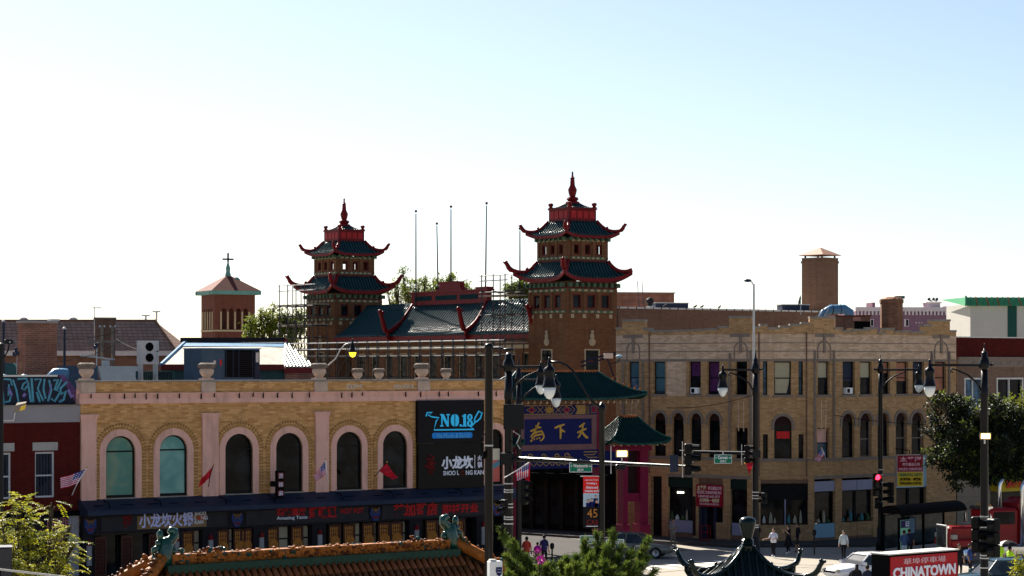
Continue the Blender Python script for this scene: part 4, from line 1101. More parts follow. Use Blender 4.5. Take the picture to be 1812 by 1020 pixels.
# red ridge parapet, stepped
zb = zr - 0.1
def rp(a, b, z0, z1, y0=0.75, y1=1.25, m=M_trim, name='ridge_parapet'):
    return MB().box(P1.u(a), P1.u(b), y0, y1, z0, z1).build(name, m, wing)
rp(732, 866, zb, zb + 1.05); rp(729, 869, zb + 1.051, zb + 1.2, 0.65, 1.35); rp(777, 822, zb + 1.201, zb + 1.35, 0.68, 1.32); rp(781, 818, zb + 1.351, zb + 1.85)
rp(779, 815, zb + 1.851, zb + 1.97, 0.68, 1.32)
for a, b in ((738, 768), (775, 812), (818, 850)): rp(a, b, zb + 0.4, zb + 0.8, 0.72, 0.751, M_tile, 'ridge_panel')
rp(846, 867, zb + 1.201, zb + 1.38, 0.7, 1.3)
MB().tube([(2.5, 1, zr + 0.02), (uA, 1, zr + 0.02)], 0.13, 7).build('ridge_roll', M_tile, wing)
MB().tube([(uB + 0.3, 1, zr + 0.02), (LW - 2.5, 1, zr + 0.02)], 0.13, 7).build('ridge_roll', M_tile, wing)
MB().add([(2.5, 1, zr), (LW - 2.5, 1, zr), (LW - 2.5, 8, 13.6), (2.5, 8, 13.6)], [(0, 1, 2, 3)]).build('rear_slope', M_tile, wing)
# flagpoles behind the ridge
M_fp = plain('dark_flagpole', (0.02, 0.022, 0.026), 0.4)
for px, pt, D, lb, lean in ((736, 375, 197, 'leftmost of the bare flagpoles behind the tiled roof', 0), (773, 397, 200, 'shorter leaning flagpole, second from the left behind the tiled roof', 4), (798, 367, 194, 'straight flagpole rising from the stepped red ridge', 0), (861, 361, 190, 'tallest flagpole at the right end of the red ridge', -3), (920, 406, 185, 'thin flagpole beside the nearer pagoda tower', 0)):
    top = W(px, pt, D); base = W(px + lean, 540, D)
    base.z = 13.0
    f = empty('flagpole', base, 0, lb, 'flagpole', 'bare flagpoles on the roof')
    h = top - base
    MB().tube([(0, 0, 0), h * 0.6, h * 0.985], [0.085, 0.07, 0.05], 6).build('mast', M_fp, f)
    MB().tube([h * 0.985, h], 0.02, 5).build('spike', M_galv, f)
    MB().ball(h + Vector((0, 0, 0.05)), 0.12, 8, 6).build('ball', M_dkred, f)
# ------------------------------------------------------------ scaffolds
M_scaf = plain('scaffold_tube', (0.05, 0.045, 0.042), 0.5, 0.3); M_plank = plain('scaffold_plank', (0.30, 0.25, 0.20), 0.85, 0.25, 4)
def scaffold(u0, u1, y0, y1, zs, ztop, step, label, rails=(), planks=(), zbase=0.0, braces=True, bz=None):
    t = empty('scaffold', PG.world(0, 0, 0), PG.yaw, label, 'scaffold'); r_p = 0.05
    n = max(1, round((u1 - u0) / step)); xs = [u0 + (u1 - u0) * i / n for i in range(n + 1)]
    r = 0.05
    for x in xs:
        for y in (y0, y1): MB().tube([(x, y, zbase), (x, y, ztop)], r, 5).build('upright', M_scaf, t)
    for z in zs:
        for y in (y0, y1): MB().tube([(u0 - .3, y, z), (u1 + .3, y, z)], r, 5).build('ledger', M_scaf, t)
        for x in xs: MB().tube([(x, y0, z + .04), (x, y1, z + .04)], r, 5).build('transom', M_scaf, t)
    for z in rails: MB().tube([(u0 - .3, y0, z), (u1 + .3, y0, z)], 0.05, 6).build('guard_rail', M_galv, t)
    for z in planks:
        w = (y1 - y0) / 3
        for k in range(3): MB().box(u0 - .5, u1 + .5, y0 + k * w + .02, y0 + (k + 1) * w - .02, z + .08, z + .17).build('plank', M_plank, t)
    if braces:
        for i, (a, b) in enumerate(zip(xs, xs[1:])):
            for za, zb_ in (bz or zip(zs, zs[1:])):
                MB().tube([(a, y0 - .03, za), (b, y0 - .03, zb_)], 0.035, 4).build('brace', M_scaf, t)
                MB().tube([(b, y0 - .06, za), (a, y0 - .06, zb_)], 0.035, 4).build('brace', M_scaf, t)
    return t
scaffold(0.5, 33.0, -6.0, -4.8, (8.2, 10.2, 12.0), 13.4, 1.64, 'long scaffold with pale rails along the wing below the tiled roofs', rails=(12.65, 13.2), planks=(11.95,), zbase=0, bz=((10.2, 12.0),))
scaffold(-3.6, 2.4, -4.7, -3.3, (8.2, 9.3, 10.4, 11.5, 12.6, 13.7, 14.8, 15.7, 16.6), 18.6, 1.5, 'scaffold tower around the farther pagoda tower', rails=(18.0, 18.5), planks=(10.4, 12.6, 14.8, 16.6), bz=((10.4, 12.6), (12.6, 14.8), (14.8, 16.6)))
scaffold(29.4, 32.6, -5.2, -3.4, (9.0, 11.0, 13.2, 15.2, 17.0), 18.4, 1.6, 'narrow scaffold against the left side of the nearer pagoda tower', rails=(17.9, 18.3), planks=(10.9, 12.9, 16.6), bz=((9.0, 11.0), (11.0, 13.2), (13.2, 15.2)))

# ------------------------------------------------------------ gate over the side street
GF = Fac(905, 137.6, 1145, 142.8)
gate = empty('street_gate', GF.loc, GF.yaw, 'blue and red ceremonial gate with green tiled roofs across the side street', 'gate')
gc = GF.u(984)
def gz(py): return 11 - (py - HY) * 140 / F
M_rose = plain('rose_red_post', (0.20, 0.010, 0.04), 0.5, 0.15, 2); M_mauve = plain('mauve_beam', (0.20, 0.10, 0.10), 0.6, 0.2); M_cream2 = plain('cream_rafter', (0.58, 0.40, 0.25), 0.6, 0.15); M_gtile = plain('gate_tile', (0.005, 0.030, 0.030), 0.5, 0.25, 2); M_otrim = plain('orange_ridge', (0.32, 0.10, 0.03), 0.5, 0.3); M_greent = plain('green_trim', (0.01, 0.06, 0.05), 0.5)
def U(px): return GF.u(px)
hw = U(1043) - gc
mx = U(1118) - gc                              # half width of the main eave
hip_roof(gate, mx, 1.7, U(1055) - gc, 0.15, gz(704), gz(659), 0.32, pw=1.35, sp=0.2, rib=0.045, fascia=0.12, trim=M_greent, tile=M_gtile, tiler=M_gtile, curls=(0, 0, 0, 0), hip_r=0.07, c=(gc, 0))
MB().box(gc - (U(1056) - gc), U(1056), -0.18, 0.18, gz(659), gz(655)).build('ridge', M_otrim, gate)
for s in (-1, 1):
    for k in range(6):
        t = 0.30 + k * 0.11
        x = (U(1055) - gc) + (mx - (U(1055) - gc)) * t; y = -0.15 - 1.55 * t; z = gz(659) + (gz(704) - gz(659)) * (1 - (1 - t) ** 1.35) + 0.32 * t ** 2 + 0.12
        MB().ball((gc + s * x, y, z), 0.09, 6, 5).tube([(gc + s * x, y, z), (gc + s * (x + .12), y - .06, z + .22)], [.05, .02], 5).build('ridge_beast', M_otrim, gate)
    # side roofs
    c_ = gc + s * (U(1112) - gc); sx_ = U(1163) - U(1112)
    hip_roof(gate, sx_, 1.5, U(1126) - U(1112), 0.14, gz(785), gz(740), 0.28, pw=1.3, sp=0.2, rib=0.045, fascia=0.12, trim=M_greent, tile=M_gtile, tiler=M_gtile, curls=(0, 0, 0, 0), hip_r=0.06, c=(c_, 0))
    MB().box(c_ - .62, c_ + .62, -0.16, 0.16, gz(741), gz(736)).build('ridge', M_otrim, gate)
    for k in range(8):
        x = c_ - sx_ + 0.3 + k * (2 * sx_ - .6) / 7
        MB().tube([(x, -1.25, gz(789)), (x, 0.2, gz(783))], 0.06, 5).build('rafter', M_cream2, gate)
    MB().box(c_ - sx_ * .72, c_ + sx_ * .72, -0.3, 0.3, gz(800), gz(789)).build('side_beam', M_rose, gate)
    # outer leg: two posts joined by cross bars
    for a, b in ((1098, 1106), (1128, 1142)):
        xa, xb = gc + s * (U(a) - gc), gc + s * (U(b) - gc)
        MB().box(min(xa, xb), max(xa, xb), -0.32, 0.32, 1.2, gz(790)).build('post', M_rose, gate)
        MB().box(min(xa, xb) - .08, max(xa, xb) + .08, -0.42, 0.42, 0.0, 1.2).build('plinth', M_rose, gate)
    xa, xb = gc + s * (U(1106) - gc), gc + s * (U(1128) - gc)
    MB().box(min(xa, xb), max(xa, xb), -0.25, 0.25, gz(891), gz(876)).build('cross_bar', M_rose, gate)
    MB().box(min(xa, xb) - .01, max(xa, xb) + .01, 0.1, 0.2, gz(876), gz(800)).build('leg_panel', M_archpanel, gate)
    # inner post
    xi = gc + s * (U(1056) - gc)
    MB().box(xi - 0.17, xi + 0.17, -0.28, 0.28, 0.0, gz(716)).build('post', M_rose, gate)
    MB().box(min(xi, gc + s * (U(1098) - gc)), max(xi, gc + s * (U(1098) - gc)), -0.16, 0.16, gz(826), gz(800)).build('tie_beam', M_navy, gate)
hi = U(1052) - gc
for k in range(24):
    x = gc - mx + 0.5 + k * (2 * mx - 1.0) / 23
    MB().tube([(x, -1.45, gz(709)), (x + .05, -1.35, gz(713)), (x, 0.3, gz(704))], 0.06, 5).build('rafter', M_cream2, gate)
MB().box(gc - hi, gc + hi, -0.30, 0.30, gz(734), gz(716)).build('painted_beam', M_navy, gate)
MB().box(gc - hi, gc + hi, -0.26, 0.26, gz(741), gz(734)).build('frame_rail', M_mauve, gate)
MB().box(gc - hw, gc + hw, -0.22, 0.22, gz(786), gz(741)).build('name_panel', M_navy, gate)
for s in (-1, 1): MB().box(min(gc + s * hw, gc + s * hi), max(gc + s * hw, gc + s * hi), -0.26, 0.26, gz(786), gz(741)).build('frame_stile', M_mauve, gate)
MB().box(gc - hi, gc + hi, -0.26, 0.26, gz(796), gz(786)).build('frame_rail', M_mauve, gate)
MB().box(gc - hi - .1, gc + hi + .1, -0.30, 0.30, gz(828), gz(796)).build('painted_beam', M_navy, gate)
# painted gold work: lozenges and scrolls
M_dgold = plain('dull_gold', (0.36, 0.22, 0.07), 0.5, 0.3, 6)
def gs(pts, w, m=M_dgold, y=-0.325, name='gold_line', closed=False): stroke(gate, [(U(a), gz(b)) for a, b in pts], w, m, y, name, closed)
gs([(918, 717.5), (1006, 717.5), (1012, 725), (1006, 732.5), (918, 732.5)], 0.05)
for cx in (936, 967, 998):
    gs([(cx - 9, 725), (cx, 719), (cx + 9, 725), (cx, 731)], 0.04, closed=True); gs([(cx - 4, 725), (cx, 721), (cx + 4, 725), (cx, 729)], 0.06, M_redl if cx != 967 else M_gold, closed=True)
for cx in (951, 983): gs([(cx - 5, 720), (cx + 5, 730)], 0.04); gs([(cx - 5, 730), (cx + 5, 720)], 0.04)
for k in range(7): gs([(961 + k * 2, 719 + (k % 2) * 3), (962 + k * 2, 731 - (k % 2) * 3)], 0.035, M_gold)
MB().prism([(U(a), gz(b)) for a, b in ((1013, 717), (1031, 717), (1031, 733), (1013, 733), (1017, 725))], -0.325, -0.301).build('gold_panel', M_dgold, gate)
for k in range(4): gs([(1032.5 + k * 1.6, 717), (1032.5 + k * 1.6, 733)], 0.02)
gs([(1041, 719), (1050, 719), (1050, 731), (1041, 731)], 0.04, closed=True); gs([(1043, 725), (1046, 721), (1049, 725), (1046, 729)], 0.06, M_redl, closed=True)
for cx, r in ((933, 6), (957, 5), (980, 5), (998, 6)):
    gs([(cx + r * (0.3 + 0.7 * k / 14) * math.cos(k * .6), 806 + r * (0.3 + .7 * k / 14) * math.sin(k * .6)) for k in range(15)], 0.07, M_dgold)
    gs([(cx - 12, 812), (cx - 7, 808), (cx, 813), (cx + 7, 808), (cx + 12, 812)], 0.06)
gs([(1028, 800), (1052, 800), (1046, 805), (1028, 805), (1036, 810), (1052, 810)], 0.06)
for k in range(10): gs([(918 + k * 11, 823), (923 + k * 11, 818), (928 + k * 11, 823)], 0.05)
# three brush characters (read right to left), drawn stroke by stroke with swelling ribbons
def brush(pts, w):
    n = len(pts)
    ws = [w * (0.55 + 0.45 * math.sin(math.pi * min(1, (i + .6) / n))) for i in range(n)]
    stroke(gate, [(U(a), gz(b)) for a, b in pts], ws, M_gold, -0.245, 'brush_stroke')
b_ = 0.125
# tian
brush([(1021, 756), (1027, 752), (1031, 749)], b_); brush([(1018, 766), (1026, 762), (1034, 759)], b_)
brush([(1028, 751), (1027, 760), (1024, 768), (1019, 775)], b_); brush([(1026, 764), (1030, 770), (1034, 774), (1037, 775.5)], b_ * 1.2)
# xia
brush([(978, 757), (985, 754), (995, 751)], b_ * 1.1); brush([(988, 755), (988.5, 765), (988, 776.5)], b_ * 1.15); brush([(990, 760), (993, 762.5), (996, 764)], b_)
# wei
brush([(950, 747), (947, 754), (942, 764), (935, 772)], b_); brush([(935, 762), (942, 759), (950, 755), (954, 756)], b_)
brush([(944, 752), (946, 755)], b_); brush([(941, 767), (948, 763), (955, 762), (957, 764), (953, 769)], b_ * .9); brush([(937, 775), (943, 770), (951, 768), (958, 767.5), (959, 772), (956, 777), (952, 779)], b_)
brush([(935, 780), (938, 777)], b_); brush([(941, 777), (943, 775)], b_ * .8); brush([(946, 776), (948, 774)], b_ * .8); brush([(950, 775), (952, 773)], b_ * .8)
# gong (left, half hidden by the lamp posts)
brush([(912, 752), (909, 758), (905, 763)], b_); brush([(917, 751), (920, 757), (924, 760)], b_); brush([(914, 762), (910, 770), (906, 776), (918, 774)], b_); brush([(915, 768), (920, 777)], b_)
# ------------------------------------------------------------ buildings and roofs around
def thing_at(name, px, py_base, D, label, cat, yaw=0.0, z=None, group=None):
    q = W(px, py_base, D)
    if z is not None: q.z = z
    return empty(name, q, yaw, label, cat, group)
YAW = SH.yaw

# --- dark red brick house at the left edge
RB = Fac(-120, 107.6, 141, 112.25)
M_band = plain('grey_render_band', (0.27, 0.25, 0.26), 0.8, 0.12, 1); M_pgrey = brick('pale_grey_brick', (0.36, 0.35, 0.37), (0.30, 0.29, 0.32), (0.2, 0.2, 0.2), stain=0.2)
M_winw = plain('white_window_frame', (0.50, 0.50, 0.53), 0.6, 0.1)
rbh = empty('red_brick_house', RB.loc, RB.yaw, 'dark red brick house with a graffitied roof screen at the left edge', 'building')
def ru(px): return RB.u(px)
def rz(py): return RB.z(80, py)
wins = [(-5, 20), (62, 97)]
wh = [rect(ru(a), ru(b), rz(881), rz(800))[::-1] for a, b in wins]
MB().wall(rect(0, RB.L, rz(906), rz(748)), wh, 0, 0.35).build('wall', M_redbrick, rbh)
MB().box(0, RB.L, -0.05, 0.35, rz(748) + .002, rz(720)).build('roof_band', M_band, rbh)
MB().box(0, RB.L, -0.09, 0.35, rz(720) + .001, rz(717)).build('coping', M_stone2, rbh)
MB().box(0, RB.L, 0.36, 14, 0.14, rz(724)).build('house_core', M_brbrick, rbh)
for a, b in wins:
    w = MB().wall(rect(ru(a), ru(b), rz(881), rz(800)), [rect(ru(a) + .09, ru(b) - .09, rz(881) + .09, rz(800) - .09)[::-1]], 0.1, 0.1)
    w.box(ru(a) + .08, ru(b) - .08, 0.09, 0.2, rz(843), rz(840.5)); w = w.build('window', M_winw, rbh)
    MB().box(ru(a) + .085, ru(b) - .085, 0.16, 0.17, rz(881) + .085, rz(800) - .085).build('pane', M_gwin, w)
    for k in range(5):
        x = ru(a) + .2 + k * .16; MB().box(x, x + .08, 0.148, 0.158, rz(879), rz(803)).build('curtain_fold', M_slate, w)
    MB().box(ru(a) - 0.14, ru(b) + 0.14, -0.05, 0.1, rz(797.5), rz(783)).build('lintel', M_conc, rbh)
MB().box(0, RB.L, -0.18, 0.3, rz(915), rz(906) - .002).build('shop_cornice', M_blkm, rbh)
MB().box(ru(121), ru(139), -0.05, 0.3, 0.14, rz(915)).build('pier', M_pgrey, rbh)
MB().box(0, ru(121), 0.1, 0.3, 0.14, rz(915)).build('shop_wall', M_dkgrey, rbh)
fw = MB(); x0, x1, zt, zb = ru(85), ru(121), rz(919), rz(972)
for k in range(9):
    x = x0 + (x1 - x0) * k / 8; fw.box(x - .025, x + .025, 0.02, 0.07, zb, zt)
for k in range(12):
    z = zb + (zt - zb) * k / 11
    for j in range(8):
        if (j + k) % 3: a = x0 + (x1 - x0) * j / 8; fw.box(a + .026, a + (x1 - x0) / 8 - .026, 0.02, 0.07, z - .022, z + .022)
fw.build('fretwork_screen', plain('rose_fretwork', (0.36, 0.15, 0.16), 0.7), rbh)
MB().box(ru(78), ru(121), -0.1, 0.1, rz(985), rz(974)).build('shop_awning', M_dkred, rbh)
# graffitied screen on its roof
gq = RB.world(0, 0.35, 0)
gscr = empty('graffiti_roof_screen', (gq.x, gq.y, 0), RB.yaw, 'dark mansard roof screen covered in blue graffiti letters', 'roof screen')
M_gsc = plain('screen_dark', (0.018, 0.02, 0.035), 0.6, 0.5, 2)
MB().prism([(0, rz(716.5)), (ru(139.5), rz(716.5)), (ru(119), rz(664)), (0, rz(666))], 0, 0.2).build('panel', M_gsc, gscr)
MB().box(0, ru(107), -0.04, 0.25, rz(668) + .03, rz(664)).build('edge_trim', M_offw, gscr)
MB().prism([(ru(108), rz(664)), (ru(119), rz(664)), (ru(139.5), rz(690)), (ru(139.5), rz(716)), (ru(134), rz(700))], -0.02, -0.003).build('side_patch', plain('violet_patch', (0.10, 0.05, 0.14), 0.7, 0.6, 4), gscr)
M_gb = plain('graffiti_cyan', (0.08, 0.28, 0.38), 0.6, 0.4, 6); M_gv = plain('graffiti_violet', (0.20, 0.16, 0.42), 0.6, 0.4, 6)
def gr(pts, w=0.09, m=M_gb): stroke(gscr, [(ru(a), rz(b)) for a, b in pts], w, m, -0.025, 'graffiti_stroke')
gr([(-6, 668), (-4, 690), (2, 712)]); gr([(8, 676), (12, 716)]); gr([(12, 671), (24, 672), (26, 682), (21, 680), (20, 700), (25, 698), (22, 710), (12, 712)]); gr([(28, 672), (34, 690), (38, 712)])
gr([(36, 671), (52, 670), (56, 680), (48, 690), (44, 688), (46, 680), (52, 676)]); gr([(48, 690), (56, 684), (60, 712)], .11); gr([(46, 702), (50, 697)], .14, M_gv)
gr([(61, 670), (64, 712)], .11); gr([(66, 672), (78, 671), (72, 688), (82, 710)]); gr([(70, 694), (76, 712)], .11)
gr([(84, 671), (82, 690), (86, 706)], .1); gr([(92, 673), (96, 690), (90, 711)], .11); gr([(100, 674), (108, 672), (102, 690), (112, 694), (102, 711), (96, 706)], .11)
gr([(114, 672), (106, 690)], .1); gr([(124, 676), (112, 688), (114, 698), (122, 692), (118, 708), (110, 712)], .12); gr([(126, 690), (132, 704), (136, 700)], .14, M_gv); gr([(20, 686), (26, 700)], .13, M_gv); gr([(96, 680), (92, 700)], .06, M_gv)

# --- rooftop clutter behind the left houses
t = thing_at('brick_chimney', 71.5, 665, 124, 'wide orange brick chimney behind the graffiti roof screen', 'chimney', YAW, z=9.0)
w_ = 63 * 124 / F / 1.35; h_ = W(0, 572, 124).z - 9
MB().box(-w_ * .72, w_ * .55, -.4, .7, 0, h_).build('stack', M_orbrick, t); MB().box(-w_ * .72 - .06, w_ * .55 + .06, -.46, .76, h_, h_ + .12).build('cap', M_conc, t)
MB().box(w_ * .3, w_ * .55 + .12, -.5, .1, h_ + .12, h_ + .22).build('cap_slab', M_offw, t)
M_bluem = plain('blue_sheet_metal', (0.09, 0.22, 0.36), 0.4, 0.25, 2); M_teal = plain('teal_sheet', (0.035, 0.12, 0.13), 0.6, 0.3, 2); M_shed = plain('blue_grey_felt', (0.06, 0.10, 0.14), 0.8, 0.25, 2); M_tealw = plain('dark_teal_wall', (0.03, 0.075, 0.075), 0.7, 0.3, 1)
def box_thing(name, x0, x1, y0, y1, D, dep, label, cat, m, pname='casing', zb=None, yaw=YAW, top=None):
    """box spanning image columns x0..x1, rows y0..y1 at distance D"""
    fc = Fac(x0, D, x1, D + (x1 - x0) * D / F * math.tan(yaw))
    t = empty(name, fc.loc, fc.yaw, label, cat)
    z1 = fc.z(x0, y0); z0 = fc.z(x0, y1) if zb is None else zb
    t.location.z = z0
    mb = MB().box(0, fc.L, 0, dep, 0, z1 - z0)
    mb.build(pname, m, t)
    return t, fc, z0, z1
t = thing_at('round_roof_vent', 97, 664, 120, 'blue hooded roof vent above the graffiti screen', 'vent', YAW, z=9.2)
MB().tube([(0, 0, 0), (0, 0, 1.0)], .32, 12).build('neck', M_bluem, t)
MB().tube([(-.25, -.1, .9), (-.2, -.1, 1.25), (0, -.1, 1.45), (.3, -.1, 1.45), (.62, -.1, 1.42)], [.36, .36, .36, .36, .36], 12).build('hood', M_bluem, t, smooth=True)
MB().box(.1, .7, -.4, .2, .6, .75).build('base_plate', M_offw, t)
for px, lb in ((43, 'small domed roof vent in front of the wide orange chimney'), (7, 'small domed roof vent at the far left roof edge')):
    t = thing_at('domed_roof_vent', px, 664, 119, lb, 'vent', YAW, z=9.2)
    MB().tube([(0, 0, 0), (0, 0, 1.15)], .12, 8).build('neck', M_bluem, t); MB().ball((0, 0, 1.3), .26, 10, 6, (1, 1, .75)).build('dome', M_bluem, t, smooth=True)
for px, pt, lb in ((6, 570, 'dark standing pipe at the far left above the roofs'), (114, 583, 'dark standing pipe right of the wide orange chimney')):
    t = thing_at('standing_pipe', px, 660, 127, lb, 'pipe', z=9.0)
    zt_ = W(px, pt, 127).z - 9
    MB().tube([(0, 0, 0), (0, 0, zt_)], .075, 8).build('pipe', M_slate, t); MB().lathe([(.1, 0), (.1, .08), (.03, .14)], (0, 0, zt_), 8).build('pipe_cap', M_galv, t)
t = thing_at('felt_roof_shed', 175, 672, 126, 'blue felted rooftop shed behind the left parapet urn', 'shed', YAW * .6, z=9.4)
MB().add([(-2.3, -.3, 0), (-.05, -.3, 0), (-.05, 2, 0), (-2.3, 2, 0), (-2.3, .4, 1.75), (-.05, .2, 1.75), (-.05, 1.8, 1.75), (-2.3, 2, 1.75)], [(0, 1, 5, 4), (1, 2, 6, 5), (4, 5, 6, 7), (2, 3, 7, 6), (3, 0, 4, 7)]).build('lean_to', M_shed, t)
MB().add([(0, -.6, .75), (2.6, -.6, .75), (2.45, .9, 1.72), (0.05, .9, 1.72), (0, -.45, .62), (2.6, -.45, .62)], [(0, 1, 2, 3), (0, 4, 5, 1)]).build('felt_roof', M_shed, t)
MB().box(0.05, 2.5, -.3, 1, 0, .7).build('shed_wall', M_dkgrey, t)
t = thing_at('teal_roof_hatch', 20, 665, 128, 'teal sheet metal roof housing left of the wide orange chimney', 'roof housing', YAW * .5, z=9.2)
MB().cbox(-.9, .3, 0, 2, 0, 2.1, .1).build('housing', M_teal, t); MB().cbox(.32, .95, 0, 1.6, 0, 1.75, .08).build('side_box', M_teal, t)
MB().add([(.3, -.1, 1.85), (1.0, -.1, 2.3), (1.0, 1, 2.3), (.3, 1, 1.85)], [(0, 1, 2, 3)]).build('flap', M_offw, t)
def dish(px, py, D, r, label, facing=(-.6, -.7, .35), z_drop=1.2):
    q = W(px, py, D); t = empty('satellite_dish', (q.x, q.y, q.z - z_drop), 0, label, 'satellite dish')
    d = Vector(facing).normalized(); R = d.to_track_quat('Z', 'Y').to_matrix().to_4x4()
    m = MB().lathe([(.05 * r, 0), (.5 * r, .06 * r), (r, .25 * r), (r, .28 * r), (.5 * r, .1 * r), (.04 * r, .04 * r)], (0, 0, 0), 16).xf(Matrix.Translation((0, 0, z_drop)) @ R)
    m.build('dish', M_slate, t, smooth=True)
    MB().tube([(0, 0, 0), (0, .1, z_drop)], .035, 6).build('mast', M_galv, t)
    MB().tube([(0, 0, z_drop - r * .6), Vector((0, 0, z_drop)) + d * r * .8], .02, 5).build('feed_arm', M_galv, t)
dish(30, 624, 124, .28, 'round satellite dish left of the wide orange chimney')
dish(171, 613, 130, .2, 'small satellite dish below the crossed utility poles')
dish(1417, 533, 200, .5, 'dark satellite dish against the tall brown chimney', (-.9, .2, .2))
# air conditioner with two fans
t, fc, z0, z1 = box_thing('rooftop_condenser', 249, 281, 603, 645, 124, .45, 'white air conditioning condenser with two round fans', 'air conditioner', M_offw)
hh = z1 - z0
for k in (0.28, 0.74):
    MB().lathe([(.24, 0), (.24, .03), (.2, .03), (.2, .01)], (0, 0, 0), 18).xf(Matrix.Translation((fc.L * .48, -.005, hh * k)) @ Matrix.Rotation(rad(90), 4, 'X')).build('fan_guard', M_blkm, t)
MB().box(fc.L * .9, fc.L * .93, -.02, 0, .1, hh - .1).build('grille', M_galv, t)
MB().box(.05, .15, 0, .4, -.9, 0).box(fc.L - .15, fc.L - .05, 0, .4, -.9, 0).build('stand', M_galv, t)
# crossed utility poles
t = thing_at('utility_frame', 190, 640, 134, 'weathered utility pole frame with cross arms above the roofs', 'utility pole', YAW * .5, z=9)
zt_ = W(0, 577, 134).z - 9
for x in (-.32, .3): MB().tube([(x, 0, 0), (x, 0, zt_ - .1 * x)], .085, 7).build('pole', M_stone, t)
MB().box(-1.1, 1.1, -.16, -.09, zt_ - 1.0, zt_ - .86).build('cross_arm', M_stone, t)
MB().tube([(-1.6, -.2, zt_ - 1.75), (.4, -.2, zt_ - 2.0)], .06, 6).build('cross_arm', M_offw, t)
MB().box(-.35, .1, -.3, -.1, zt_ - 2.4, zt_ - 2.05).build('transformer_box', M_galv, t)
for x in (-.32, .3):
    for s_ in (-.14, .14): MB().lathe([(.03, 0), (.05, .05), (.03, .14)], (x + s_, -.1, zt_ - .1), 6).build('insulator', M_galv, t)
for a, b, sag, lb in (((208, 586, 134), (104, 598, 124), .2, 'overhead wire from the utility frame to the wide orange chimney'), ((206, 600, 134), (281, 622, 124), .25, 'overhead wire drooping onto the white condenser'), ((200, 612, 134), (98, 640, 120), .2, 'low overhead wire running down to the blue hooded vent'), ((1180, 722, 141), (1330, 700, 141), .25, 'loose cable hanging across the tan corner block'), ((1476, 735, 141), (1640, 752, 143), .1, 'thin cable along the right wing of the tan corner block')):
    p, q = W(*a), W(*b); pts = [p.lerp(q, k / 8) - Vector((0, 0, sag * 4 * (k / 8) * (1 - k / 8))) for k in range(9)]
    o = MB().tube([v - p for v in pts], .018, 4).build('overhead_wire', M_blkm, loc=p); tag(o, lb, 'wire')
t = thing_at('television_antenna', 167, 580, 150, 'thin television antenna above the brown roof', 'antenna', z=12.5)
zt_ = W(0, 543, 150).z - 12.5
MB().tube([(0, 0, 0), (0, 0, zt_)], .03, 5).build('mast', M_galv, t); MB().tube([(-.5, 0, zt_ - .1), (.45, 0, zt_ - .05)], .022, 5).build('boom', M_galv, t)
for k in range(6): MB().tube([(-.45 + k * .17, -.5 + .05 * k, zt_ - .09), (-.45 + k * .17, .5 - .05 * k, zt_ - .09)], .014, 4).build('element', M_galv, t)
# --- brown tiled hip roof house
M_btile = brick('brown_roof_tile', (0.44, 0.27, 0.20), (0.31, 0.19, 0.14), (0.19, 0.12, 0.09), bw=0.35, bh=0.22, ms=0.03, stain=0.3, bump=0.8)
hx = W(-40, 0, 158).x; ex = W(272, 0, 158).x; ex2 = W(312, 0, 156).x
zr_, ze_ = W(0, 568, 158).z, W(0, 622, 156).z
house = empty('brown_roof_house', (0, 156, 0), 0, 'house with a wide brown shingled hip roof at the left', 'house')
MB().add([(hx, 0, ze_), (ex2, 0, ze_), (ex, 2.6, zr_), (hx, 2.6, zr_), (ex2, 9, ze_), (hx, 9, ze_)], [(0, 1, 2, 3), (1, 4, 2), (4, 5, 3, 2), (5, 0, 3)]).build('roof', M_btile, house)
MB().box(hx, ex2 - .3, .25, 8.7, 6, ze_ - .02).build('wall', M_brbrick, house); MB().box(hx, ex2, -.06, .0, ze_ - .3, ze_ + .02).build('gutter', M_offw, house)
MB().tube([(ex, 2.6, zr_ + .05), (ex2, 0, ze_ + .05)], .09, 5).build('hip_ridge', M_brbrick, house); MB().tube([(hx, 2.6, zr_ + .03), (ex, 2.6, zr_ + .03)], .08, 5).build('ridge', M_brbrick, house)
for px in (37, 125): MB().ball((W(px, 0, 158).x, 2.9, zr_), .3, 8, 5, (1.2, .6, 1)).build('roof_vent', M_offw, house)
t, fc, z0, z1 = box_thing('brown_chimney', 168, 204, 565, 630, 150, .9, 'plain brown brick chimney in front of the shingled roof', 'chimney', M_brbrick, 'stack', yaw=.2)
MB().box(-.08, fc.L + .08, -.08, .98, z1 - z0, z1 - z0 + .12).build('cap', M_stone, t)
for px, py, lb in ((258, 560, 'faint stadium floodlight mast on the horizon, left one'), (277, 553, 'faint stadium floodlight mast on the horizon, right one')):
    t = thing_at('floodlight_mast', px, 620, 520, lb, 'floodlight mast', z=0)
    zt_ = W(0, py, 520).z
    MB().tube([(0, 0, 0), (0, 0, zt_)], .25, 6).build('mast', M_galv, t); MB().box(-.9, .9, -.1, .1, zt_, zt_ + .25).build('lamp_bar', M_galv, t)
    for k in range(5): MB().ball((-.8 + k * .4, -.1, zt_ + .3), .17, 6, 4).build('floodlight', M_galv, t)
